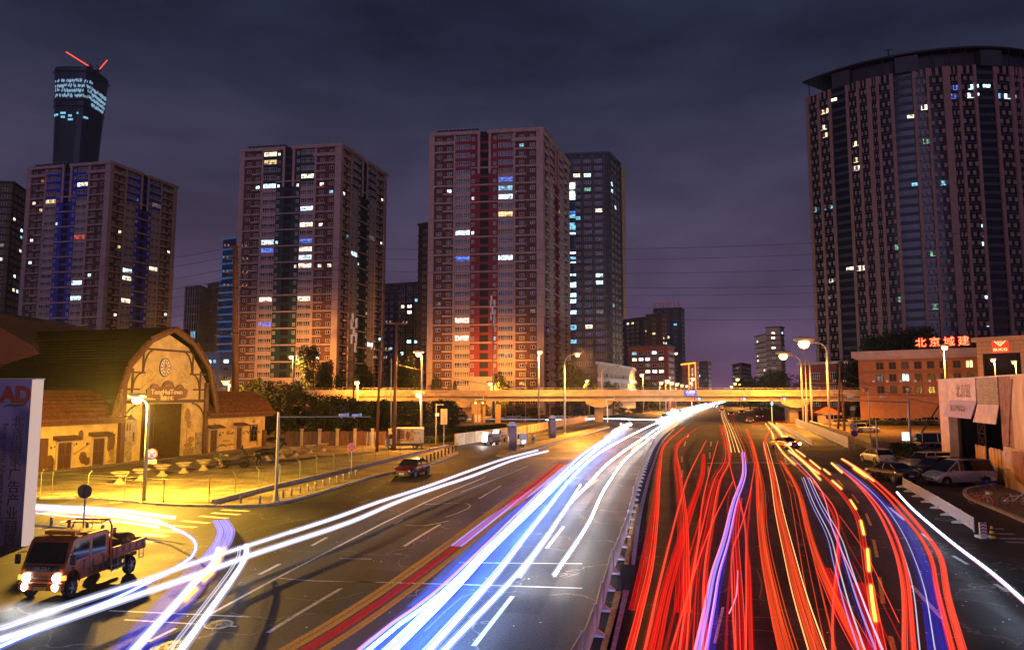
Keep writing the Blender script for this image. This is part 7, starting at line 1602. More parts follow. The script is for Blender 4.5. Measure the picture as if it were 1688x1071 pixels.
def spoked(x, y, r):
    g = MB(); pts = [(x + r * cos(2 * pi * k / 16), y, r + r * sin(2 * pi * k / 16)) for k in range(17)]; g.tube(pts, .035, 5)
    for k in range(8): g.tube([(x, y, r), (x + r * cos(pi * k / 4), y, r + r * sin(pi * k / 4))], .018, 4)
    g.build('wheel', m_bron, co)
for x, r in ((-.9, .55), (.9, .42)): spoked(x, .6, r); spoked(x, -.6, r)
g = MB(); g.prism([(-1.35, 1.0), (-1.0, .75), (.3, .75), (.55, 1.1), (.3, 1.15), (-.2, 1.0), (-.7, 1.1), (-1.2, 1.5)], lambda a, b, d: (a, d, b), -.5, .5); g.build('body', m_bron, co)
g = MB(); a = [(-1.0 + .75 * cos(radians(t)), 1.35 + .75 * sin(radians(t))) for t in range(60, 211, 15)]; b = [(-1.0 + .68 * cos(radians(t)), 1.35 + .68 * sin(radians(t))) for t in range(210, 59, -15)]; g.prism(a + b, lambda x, z, d: (x, d, z), -.5, .5); g.build('hood', m_bron, co)
g = MB(); g.cbox((-.75, 0, 1.15), (.5, .8, .12)); g.build('seat', mat('carriage_seat', (.4, .28, .15), .6, 0, .1), co)
g = MB(); g.tube([(.5, .35, .8), (3.6, .4, 1.2)], .03, 5); g.tube([(.5, -.35, .8), (3.6, -.4, 1.2)], .03, 5); g.tube([(-.9, -.6, .55), (-.9, .6, .55)], .04, 5); g.tube([(.9, -.6, .42), (.9, .6, .42)], .04, 5); g.cbox((.75, 0, 1.2), (.35, .7, .1)); g.build('shafts', m_bron, co)
pv = [(0, 0, 1.3), (0, 0, 1.55), (0, 0, 1.78), (0, 0, 1.92), (.02, 0, 2.06), (.0, .2, 1.74), (.16, .24, 1.5), (.42, .14, 1.48), (0, -.2, 1.74), (.16, -.24, 1.5), (.42, -.14, 1.48), (.42, .12, 1.3), (.5, .12, .95), (.62, .12, .92), (.42, -.12, 1.3), (.5, -.12, .95), (.62, -.12, .92)]
pe = [(0, 1), (1, 2), (2, 3), (3, 4), (2, 5), (5, 6), (6, 7), (2, 8), (8, 9), (9, 10), (0, 11), (11, 12), (12, 13), (0, 14), (14, 15), (15, 16)]
po_ = skinned('coachman_sculpture', pv, pe, [.16, .17, .13, .06, .11, .07, .055, .04, .07, .055, .04, .09, .065, .05, .09, .065, .05], m_bron, None, 0, 1, label='black seated coachman sculpture on the front seat of the carriage', cat='sculpture')
po_.location = cb + Matrix.Rotation(.35, 3, 'Z') @ Vector((.7, 0, 0)); po_.rotation_euler = (0, 0, .35)
def bicycle(lab, p, rz, col, z=.14, scooter=False, group='bicycles'):
    o = empty('bicycle' if not scooter else 'motor_scooter', G(*p, z=z), rz, lab, 'bicycle' if not scooter else 'scooter')
    m = mat('bike_' + col[0], col[1], .4, 0, .05); r = .31 if not scooter else .24
    for x in (-.5, .5):
        g = MB(); g.tube([(x + r * cos(2 * pi * k / 18), 0, r + r * sin(2 * pi * k / 18)) for k in range(19)], .022 if not scooter else .05, 6, cap=False)
        w_ = g.build('wheel', m_tyre if col[0] != 'orange' else m, o); g = MB()
        for k in range(8): g.tube([(x, 0, r), (x + r * cos(pi * k / 4), 0, r + r * sin(pi * k / 4))], .006, 3)
        g.lathe([(.04, -.05), (.04, .05)], (x, 0, r), 8, axis='y'); g.build('spokes', m_rim, w_)
    g = MB()
    if scooter: g.prism([(-.6, .35), (-.65, .7), (-.1, .72), (.0, .4), (.3, .35), (.42, .95), (.5, .95), (.42, .25), (-.3, .22)], lambda a, b, d: (a, d, b), -.15, .15)
    else:
        g.tube([(.5, 0, r), (.38, 0, .82), (.36, 0, .92)], .02, 6); g.tube([(.40, 0, .72), (-.05, 0, .32), (-.5, 0, r)], .024, 6); g.tube([(-.05, 0, .32), (-.2, 0, .78)], .02, 6); g.tube([(-.5, 0, r), (-.17, 0, .66)], .016, 6); g.tube([(.40, 0, .68), (-.13, 0, .58)], .02, 6)
    g.build('frame', m, o); g = MB(); g.tube([(.24, -.26, .98), (.36, -.12, 1.0), (.38, 0, .92), (.36, .12, 1.0), (.24, .26, .98)], .014, 5); g.build('handlebar', m_chrome, o)
    g = MB(); g.prism([(-.35, .80), (-.08, .80), (-.05, .86), (-.35, .88)], lambda a, b, d: (a, d, b), -.08, .08); g.build('saddle', m_dark, o)
    if not scooter: g = MB(); g.box(.48, .72, -.15, .15, .74, .92); g.build('basket', m_steel, o)
bicycle('blue hire bicycle at the front of the pavement, before the silver van wheel', (1625, 808), -.1, ('blue', (.01, .08, .65)), 0)
bicycle('orange hire bicycle lying close to the pale kerb', (1616, 832), -1.2, ('orange', (.75, .22, .08)), .0)
bicycle('silver and red bicycle parked nearest the picture edge on the pavement', (1673, 834), -.35, ('silver', (.6, .6, .62)))
bicycle('pale bicycle leaning at the far end of the black bollards', (745, 743), .5, ('cream', (.6, .55, .4)), .1)
bicycle('blue and white scooter tucked behind the white hatchback', (1472, 770), 1.2, ('skyblue', (.15, .3, .6)), 0, True)
# ================================================================ TREES
def leafmesh(seed, n, m, flat=1.0, size=.30):
    r2 = random.Random(seed); g = MB(); cl = []
    for k in range(16):
        a = r2.uniform(0, 2 * pi); h = r2.uniform(-.62, .85); rr = sqrt(max(0, 1 - h * h)) * r2.uniform(.35, .85); cl.append((Vector((cos(a) * rr, sin(a) * rr, h * .85)), r2.uniform(.2, .42)))
    cl.append((Vector((0, 0, 0)), .5)); vs = []; fs = []
    for i in range(n):
        c, r = cl[r2.randrange(len(cl))]; d = Vector((r2.gauss(0, 1), r2.gauss(0, 1), r2.gauss(0, 1))).normalized() * r * r2.random() ** .33; p = c + d
        a = Vector((r2.gauss(0, 1), r2.gauss(0, 1), r2.gauss(0, 1))).normalized(); b = a.cross(Vector((r2.gauss(0, 1), r2.gauss(0, 1), r2.gauss(0, 1)))).normalized(); s = size * r2.uniform(.06, .17)
        o = len(vs); vs += [p - a * s * 1.4, p + b * s * .7, p + a * s * 1.4, p - b * s * .7]; fs.append((o, o + 1, o + 2, o + 3))
    g.add(vs, fs); return g.mesh('crown', m)
LM = [leafmesh(s, 3400, m_leaf) for s in (1, 2, 3)]; LM2 = [leafmesh(s, 3000, m_leaf2) for s in (4, 5)]
TR = {}
def tree(px, ytop, D, rad, lab, group, lit_=False, base=None, hgt=None, asp=1.15, name='tree'):
    t = At(px, ytop, D); H = t.z if hgt is None else hgt; x = t.x
    o = empty(name, (x, D, 0), rnd.uniform(0, 6), lab, 'tree', group)
    ch = H * .46 if H > rad * 2.2 else H * .5; cz = H - ch
    g = MB(); g.tube([(0, 0, -.1), (.1, .05, cz * .5), (.0, .1, cz), (0, 0, H * .85)], [.035 * H * .6, .028 * H * .6, .02 * H * .6, .02], 7); g.build('trunk', m_bark, o)
    g = MB()
    for k in range(5): a = k * 1.26 + rnd.random(); g.tube([(0, .05, cz * (.6 + .08 * k)), (cos(a) * rad * .35, sin(a) * rad * .35, cz * (.8 + .08 * k)), (cos(a) * rad * .7, sin(a) * rad * .7, cz * (1.0 + .09 * k))], [.09, .06, .02], 5)
    g.build('limb', m_bark, o)
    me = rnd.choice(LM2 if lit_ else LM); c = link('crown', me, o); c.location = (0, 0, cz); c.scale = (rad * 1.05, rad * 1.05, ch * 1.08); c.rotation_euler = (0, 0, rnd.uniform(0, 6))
G1 = 'dark trees behind the plaza'
for kk, (x, y, D, r) in enumerate(sorted(((408, 634, 128, 4.2), (438, 624, 132, 4.6), (466, 632, 125, 4.0), (492, 646, 122, 3.6), (515, 648, 128, 3.8), (541, 652, 120, 3.6), (566, 655, 125, 3.6), (592, 658, 118, 3.4), (615, 662, 123, 3.5), (640, 655, 128, 3.8), (668, 662, 118, 3.8), (700, 658, 124, 4.2), (728, 656, 130, 4.0), (746, 668, 136, 3.5), (385, 640, 140, 4.2), (425, 655, 112, 3.2), (456, 662, 110, 3.0), (555, 668, 110, 2.8), (525, 662, 112, 3.0)))):
    tree(x, y, D, r, 'dark bushy tree, ' + ORD[kk] + ' from the barn end of the belt behind the plaza', G1)
for (x, y, D, r, l) in ((518, 572, 218, 6, 'tall dark tree beside the pier corner of the teal-centred tower'), (545, 590, 216, 4.5, 'dark tree next to the antenna mast'), (598, 600, 215, 4.5, 'dark tree at the foot of the teal-centred tower side'), (655, 600, 215, 6, 'dark tree mass in the gap between the two nearer towers'), (676, 585, 225, 5.5, 'dark tree behind the tall orange lamp by the truck'), (942, 596, 205, 5.2, 'dark tree at the side foot of the maroon-centred tower'), (962, 606, 215, 4.8, 'dark tree behind the lamp under the grid tower'), (990, 618, 222, 4.5, 'dark tree in front of the cream stepped block')):
    tree(x, y, D, r, l, 'trees at the foot of the towers')
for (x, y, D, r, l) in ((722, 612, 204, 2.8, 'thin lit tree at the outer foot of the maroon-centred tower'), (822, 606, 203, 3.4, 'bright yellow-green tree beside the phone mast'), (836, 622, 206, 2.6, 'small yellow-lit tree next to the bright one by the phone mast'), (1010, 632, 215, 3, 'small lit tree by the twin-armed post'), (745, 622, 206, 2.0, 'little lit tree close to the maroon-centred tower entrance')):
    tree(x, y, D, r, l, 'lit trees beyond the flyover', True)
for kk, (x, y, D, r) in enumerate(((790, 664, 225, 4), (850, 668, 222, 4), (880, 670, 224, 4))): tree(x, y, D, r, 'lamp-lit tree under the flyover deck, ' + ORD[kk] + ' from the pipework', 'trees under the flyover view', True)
for kk, (x, y, D, r) in enumerate(sorted(((1040, 632, 290, 7), (1068, 628, 280, 6), (1085, 634, 300, 6), (1150, 638, 420, 7), (1235, 622, 290, 6), (1250, 616, 260, 6), (1278, 610, 240, 6.5), (1300, 614, 235, 6), (1225, 632, 340, 6)))):
    tree(x, y, D, r, 'roadside tree among the far street lamps, ' + ORD[kk] + ' from the dark red block', 'far roadside trees')
for kk, (x, y, D, r) in enumerate(sorted(((1418, 566, 190, 6), (1440, 555, 195, 8), (1468, 548, 198, 9), (1500, 543, 200, 9), (1530, 546, 198, 9), (1560, 552, 195, 8), (1590, 556, 192, 7.5), (1618, 560, 196, 7), (1645, 570, 190, 6), (1405, 585, 186, 5)))):
    tree(x, y, D, r, 'large dark tree behind the ochre office, ' + ORD[kk] + ' along from the brick house', 'dark trees behind the ochre office')
for kk, (x, y, D, r) in enumerate(sorted(((1430, 664, 196, 4), (1470, 664, 200, 4.5), (1505, 663, 198, 4.5), (1400, 668, 205, 4), (1625, 598, 165, 5), (1665, 600, 168, 5), (1050, 672, 240, 3.5), (1020, 672, 230, 3.5), (1258, 672, 210, 3.5), (1280, 668, 205, 3.6)))):
    tree(x, y, D, r, 'dark tree under or beside the flyover, ' + ORD[kk] + ' counting towards the hoarding', 'trees close to the flyover')
# hedges
def hedge(lab, a, b, w, h, m=m_leaf):
    A_, B_ = G(*a), G(*b); o = empty('hedge', A_, 0, lab, 'hedge'); r2 = random.Random(int(A_.x * 10)); d = B_ - A_; L = d.length; d.normalize(); n = Vector((-d.y, d.x, 0)); vs = []; fs = []
    for i in range(int(L * w * h * 260)):
        p = d * r2.uniform(0, L) + n * r2.uniform(-w / 2, w / 2) + Vector((0, 0, h * r2.random() ** .7 + .05)); a_ = Vector((r2.gauss(0, 1), r2.gauss(0, 1), r2.gauss(0, 1))).normalized(); b_ = a_.cross(Vector((0.3, r2.gauss(0, 1), 1))).normalized(); s = r2.uniform(.04, .1)
        k = len(vs); vs += [p - a_ * s * 1.3, p + b_ * s, p + a_ * s * 1.3, p - b_ * s]; fs.append((k, k + 1, k + 2, k + 3))
    g = MB(); g.add(vs, fs); c = g.build('leaves', m, o, fix=False); c['kind'] = 'stuff'
hedge('dark clipped hedge behind the white hatchback', (1472, 752), (1512, 755), 1.8, 1.5)
hedge('low dark hedge running along the soil bank before the parked row', (1408, 701), (1545, 702), 1.6, 1.1)
hedge('weedy bushes below the utility cabinets, behind the panel wall', (752, 712), (835, 706), 2.5, .9)
hedge('low shrubs along the boarded fence end near the box truck', (700, 731), (748, 727), 1.5, .9)
# overhead wires
m_wire = mat('overhead_wire', (.03, .03, .035), .5, 0, 0)
def wire(p, q, sag, lab, r=.028, group='overhead wires'):
    o = empty('overhead_wire', p, 0, lab, 'wire', group); g = MB(); d = q - p; g.tube([d * (k / 14) - Vector((0, 0, sag * 4 * (k / 14) * (1 - k / 14))) for k in range(15)], r, 4, cap=False); g.build('cable', m_wire, o)
for k, (yl, yr) in enumerate(((411, 385), (424, 405), (447, 432), (463, 462), (482, 474), (500, 498), (520, 522))):
    Pm = At(388, (406, 421, 440, 458, 470, 486, 500)[k], 100); Pr = At(1700, yr - 10, 150); Pl = At(-60, yl + 25, 120)
    wire(Pm, Pr, 2.2, 'thin power line, ' + ORD[k] + ' from the top of those from the monopole to the curved tower'); wire(Pm, Pl, 1.8, 'thin power line, ' + ORD[k] + ' from the top of those past the blue-centred tower')
a, b = At(627, 580, 84), At(654, 540, 86); c2 = At(1384, 600, 118)
wire(At(654, 600, 86), At(900, 640, 125), .8, 'cable dropping from the tall timber pole towards the flyover'); wire(At(1384, 606, 118), At(1560, 668, 70), 1.0, 'black cable from the twin brown poles towards the hoarding'); wire(At(1384, 625, 118), At(1620, 650, 80), 1.2, 'second black cable from the twin brown poles, lower one')
# ================================================================ LIGHT TRAILS (long exposure light left along the lanes, standing at lamp height)
LT = {
 'white': lightmat('trail_white', (1, .97, .95), 40, .0, True, .25), 'whiten': lightmat('trail_white_pair', (.95, .9, 1), 1.5, .3, False, .6), 'cool': lightmat('trail_cool', (.55, .76, 1), 21, .0, True, .3), 'cooln': lightmat('trail_cool_pair', (.75, .72, 1), .9, .4, False, .6), 'blue': lightmat('trail_blue_white', (.05, .22, 1), 80, .3, True, .4),
 'lilac': lightmat('trail_lilac', (.40, .33, 1), .55, .6, False, .7), 'deep': lightmat('trail_deep_blue', (.008, .045, 1), .10, 1, False, .9), 'dim': lightmat('trail_dim_white', (.6, .58, .75), .55, .8, False, .6),
 'red': lightmat('trail_red', (1, .020, .010), .42, .6, False, .8), 'redd': lightmat('trail_deep_red', (1, .008, .010), .17, .85, False, .9), 'coral': lightmat('trail_coral', (1, .065, .03), .70, .6, False, .6),
 'orange': lightmat('trail_orange', (1, .085, .018), .38, .75, False, .8), 'amber': lightmat('trail_amber', (1, .45, .06), 2.6, .4, False, .3), 'gold': lightmat('trail_gold', (1, .45, .14), 1.6, .4, False, .5), 'pink': lightmat('trail_pink', (1, .25, .45), .9, .6, False, .5), 'magenta': lightmat('trail_magenta', (.35, .15, 1), .7, .6, False, .6),
 'ledo': lightmat('trail_led_ochre', (1, .36, .06), .6, .5, False, .5, 1), 'ledr': lightmat('trail_led_red', (1, .01, .02), .6, .6, False, .6, 1), 'bluen': lightmat('trail_blue_core', (.45, .62, 1), 2.2, .3, False, .4), 'white2': lightmat('trail_white_soft', (1, .97, .95), 9, .0, True, .25), 'h_w': lightmat('halo_white', (.55, .62, 1), .13, 1, False, .3), 'h_b': lightmat('halo_blue', (.05, .16, 1), .22, 1, False, .3), 'h_r': lightmat('halo_red', (1, .02, .01), .04, 1, False, .4), 'h_y': lightmat('halo_amber', (1, .3, .03), .15, 1, False, .3), 'bluefilm': lightmat('road_blue_glow', (.02, .14, 1), .16, 1, False, .6), 'hot': lightmat('trail_hot', (1, .9, .75), 14, 0, True, .2),
}
def uvtube(pts, r, m, flat=None, n=6, taper=True):
    mb = MB(); k = len(pts); rs = [r] * k
    mb.tube(pts, rs if not flat else [1] * k, n, flat=flat)
    me = mb.mesh('streak', m); uvl = me.uv_layers.new(name='UVMap'); L = [0]
    for a, b in zip(pts[:-1], pts[1:]): L.append(L[-1] + (b - a).length)
    for p in me.polygons:
        for li, vi in zip(p.loop_indices, p.vertices):
            i, j = divmod(vi, n); jj = j
            if flat: v = cos(2 * pi * j / n) * .5 + .5
            else: v = j / n
            uvl.data[li].uv = (L[min(i, k - 1)], v)
    return me
def trail(lab, strands, cat='light trail', grp=None):
    """strands: (pixel path, material key, radius or (half width, half height), height, side offset)"""
    root = None; strands = list(strands)
    HM = {'white': 'h_w', 'whiten': 'h_w', 'white2': 'h_w', 'cool': 'h_w', 'cooln': 'h_w', 'blue': 'h_b', 'bluen': 'h_b', 'red': 'h_r', 'coral': 'h_r', 'amber': 'h_y', 'gold': 'h_y', 'hot': 'h_w'}
    for s in list(strands):
        if s[1] in HM and not isinstance(s[2], tuple) and s[2] >= .024: strands += [(s[0], HM[s[1]], s[2] * k_, s[3], s[4] if len(s) > 4 else 0, 1) for k_ in (1.7, 2.6)]
    for s in strands:
        path, mk, r, z = s[:4]; off = s[4] if len(s) > 4 else 0
        if mk in ('red', 'coral', 'orange', 'redd') and len(s) < 6:
            w = r[0] if isinstance(r, tuple) else r; k_ = 3 if isinstance(r, tuple) else 0
            for q in range(k_): strands.append((path, 'coral' if (q + len(strands)) % 2 else 'red', .009 + .005 * rnd.random(), z + .02, off + (q / 2 - .5) * 2 * w * 1.1 + rnd.uniform(-.02, .02), 1))
        P = smooth_path([G(x, y, z) for x, y in path], 1.2)
        if off:
            Q = []
            for i, p in enumerate(P):
                d = P[min(i + 1, len(P) - 1)] - P[max(i - 1, 0)]; d.z = 0; d.normalize(); Q.append(p + Vector((-d.y, d.x, 0)) * off)
            P = Q
        if root is None: root = empty('light_trail', (P[0].x, P[0].y, 0), 0, lab, cat, grp)
        P = [p - root.location for p in P]
        me = uvtube(P, r if not isinstance(r, tuple) else 1, LT[mk], r if isinstance(r, tuple) else None, 6 if not isinstance(r, tuple) else 8)
        link('streak', me, root)
    return root
def multi(path, mk, n, w, z, r=.02, seed=1, mks=None):
    r2 = random.Random(seed); return [(path, (mks[i % len(mks)] if mks else mk), r * r2.uniform(.6, 1.4), z + r2.uniform(-.06, .06), (i / (max(1, n - 1)) - .5) * w + r2.uniform(-.03, .03)) for i in range(n)]
TU = [(886, 742), (831, 756), (778, 774), (707, 800), (623, 827), (560, 850), (480, 876), (405, 900), (320, 927), (232, 958), (111, 997), (0, 1035)]
TL = [(903, 743), (849, 757), (778, 784), (724, 802), (659, 825), (576, 860), (480, 892), (407, 916), (331, 944), (180, 995), (80, 1028), (-30, 1062)]
trail('upper lilac-white light trail of the pair crossing the near-side lanes', [(TU[:7], 'whiten', .05, .7), (TU[:7], 'cooln', .03, .7, .13), (TU[:7], 'cooln', .02, .7, -.12), (TU[6:], 'cooln', .05, .7), (TU[6:], 'dim', .03, .7, .13), (TU[6:], 'dim', .02, .7, -.13)])
trail('lower bright white light trail of the pair crossing the near-side lanes', [(TL, 'whiten', .055, .7), (TL, 'whiten', .045, .7, .06), (TL, 'cooln', .022, .7, .16)])
trail('curling blue-white light trail sweeping off the yellow side road', [([(58, 838), (120, 843), (180, 848), (258, 859), (290, 872), (313, 884), (323, 897), (316, 917), (284, 938), (245, 959), (180, 990), (100, 1022), (-30, 1078)], 'bluen', .038, .7), ([(58, 836), (120, 841), (180, 846), (262, 860)], 'whiten', .085, .72), ([(58, 832.5), (180, 838.6), (240, 846), (288, 853)], 'whiten', .045, .9), ([(58, 845), (180, 857), (262, 869)], 'cooln', .03, .4)])
D1 = [(358.6, 904), (349, 930), (326, 951), (284, 998), (245, 1040), (205, 1085)]; D2 = [(404, 899), (404, 915), (388.5, 943), (349, 998), (318, 1040), (285, 1085)]
trail('thick white light trail starting at the amber flashes', [(D1, 'whiten', .05, .8), (D1, 'whiten', .05, .8, .06), (D1, 'cooln', .02, .8, .17)]); trail('thick white light trail just right of the one with amber flashes', [(D2, 'white2', .04, .8), (D2, 'whiten', .05, .8, .07), (D2, 'dim', .03, .8, -.2), (D2, 'dim', .02, .8, -.28)])
trail('row of short amber turn-signal flashes between the two thick white trails', [([(a - 2.5, b + 5), (a + 2.5, b - 5)], 'amber', .06, .8) for a, b in ((367, 909), (360, 926))] + [([(336, 956), (350, 943)], 'amber', .06, .8), ([(306, 988), (324, 970)], 'amber', .055, .8)])
V = [(363, 857), (372, 872), (371, 884), (364, 898), (345, 922), (310, 965), (262, 1022), (205, 1085)]
trail('wide violet and deep blue ribbon of light curling under the thick white trails', multi(V[:5], 'lilac', 8, .75, .5, .028, 3) + multi(V[4:], 'deep', 9, 1.1, .4, .05, 4) + [(V[4:], 'deep', (.55, .03), .3), (V[:5], 'lilac', (.36, .02), .45)])
M = {'M1': [(590, 1085), (660, 1027), (723, 981), (800, 907), (880, 826), (932, 775), (970, 742), (1024, 706)], 'M2': [(620, 1085), (734, 975), (807, 899), (890, 822), (945, 770), (1000, 725), (1030, 703)], 'M3': [(695, 1085), (816, 949), (888.5, 856), (960, 769), (1010, 733), (1075, 700), (1110, 686)],
     'M4': [(718, 1085), (836, 963.5), (870, 925)], 'M5': [(856.5, 946), (903, 882), (941, 827), (965, 803), (1010, 757), (1060, 722), (1100, 697), (1150, 676), (1175, 664)], 'M6': [(914.6, 946), (969.5, 862.5), (1002, 797), (1042.5, 745.7), (1093.6, 705.5), (1120, 690), (1165, 668)], 'M7': [(933, 837), (956.7, 798.6)]}
trail('outermost blue-white headlight trail of the bright inbound bundle', [(M['M1'], 'blue', .045, .7), (M['M1'], 'dim', .03, .7, .2), (M['M1'], 'pink', .02, .7, .27)])
trail('blue-white headlight trail second in the inbound bundle, from the frame bottom', [(M['M2'], 'blue', .055, .7), (M['M2'], 'cool', .03, .7, -.18), (M['M2'], 'blue', .022, .7, -.28)])
trail('long white headlight trail in the middle of the inbound bundle', [(M['M3'], 'cool', .05, .7), (M['M3'], 'dim', .03, .7, .16)])
trail('white headlight trail running beside the middle one of the inbound bundle', [(M['M4'], 'cool', .045, .7), (M['M5'][:2], 'white', .055, .7), (M['M5'], 'white', .06, .7)])
trail('isolated white headlight trail nearest the median barrier', [(M['M6'], 'white', .05, .7)])
trail('short faint white streak between the inbound trails', [(M['M7'], 'cool', .04, .7), ([(870, 877), (905, 840)], 'dim', .02, .7)])
trail('lilac triple light trail ending in mid-road above the amber ribbon', multi([(753, 899), (820, 848), (880, 808), (935, 769), (985, 733), (1022, 706)], 'lilac', 6, .42, .75, .035, 7) + [([(753, 899), (820, 848), (880, 808), (935, 769)], 'lilac', (.25, .02), .74)])
BUS = [(440, 1120), (480, 1085), (560, 1036), (660, 968), (752, 899.5), (840, 830), (895, 786), (925, 762)]
trail('broad ribbon of ochre and red LED dots left by a bus in the middle lane', [(BUS, 'ledr', (.17, .02), .9), (BUS, 'ledo', (.10, .02), .92, .34), (BUS, 'ledo', (.09, .02), .94, .56), (BUS, 'ledo', (.13, .02), .92, -.40), ([(840, 833), (895, 788), (925, 764)], 'redd', (.3, .02), .9, -.1)])
trail('faint blue sheen of light hanging over the inbound lanes', [([(640, 1071), (760, 960), (850, 862), (935, 785)], 'bluefilm', (.9, .02), .25), ([(700, 1000), (790, 905), (880, 826)], 'bluefilm', (.6, .02), .28)])  # film added for the blue headlight cast on the road
trail('dazzling white glow of merged headlights at the flyover', [([(1085, 694), (1110, 685), (1140, 676), (1175, 666), (1195, 661)], 'hot', .34, .7), ([(1092, 700), (1120, 688), (1150, 676), (1185, 664)], 'hot', .26, .7), ([(1000, 722), (1030, 703), (1040, 699)], 'hot', .20, .7), ([(1010, 712), (1028, 701)], 'hot', .15, .7), ([(1100, 681), (1140, 671), (1165, 665)], 'hot', .16, .8), ([(1125, 679), (1160, 669), (1200, 659)], 'hot', .32, .7)])
trail('thin white light lines crossing the junction under the flyover', [([(900, 692), (1000, 690), (1090, 692)], 'cool', .05, .7), ([(740, 690), (850, 691), (960, 690)], 'dim', .08, .7), ([(560, 646), (720, 647)], 'dim', .05, 1)][:2])
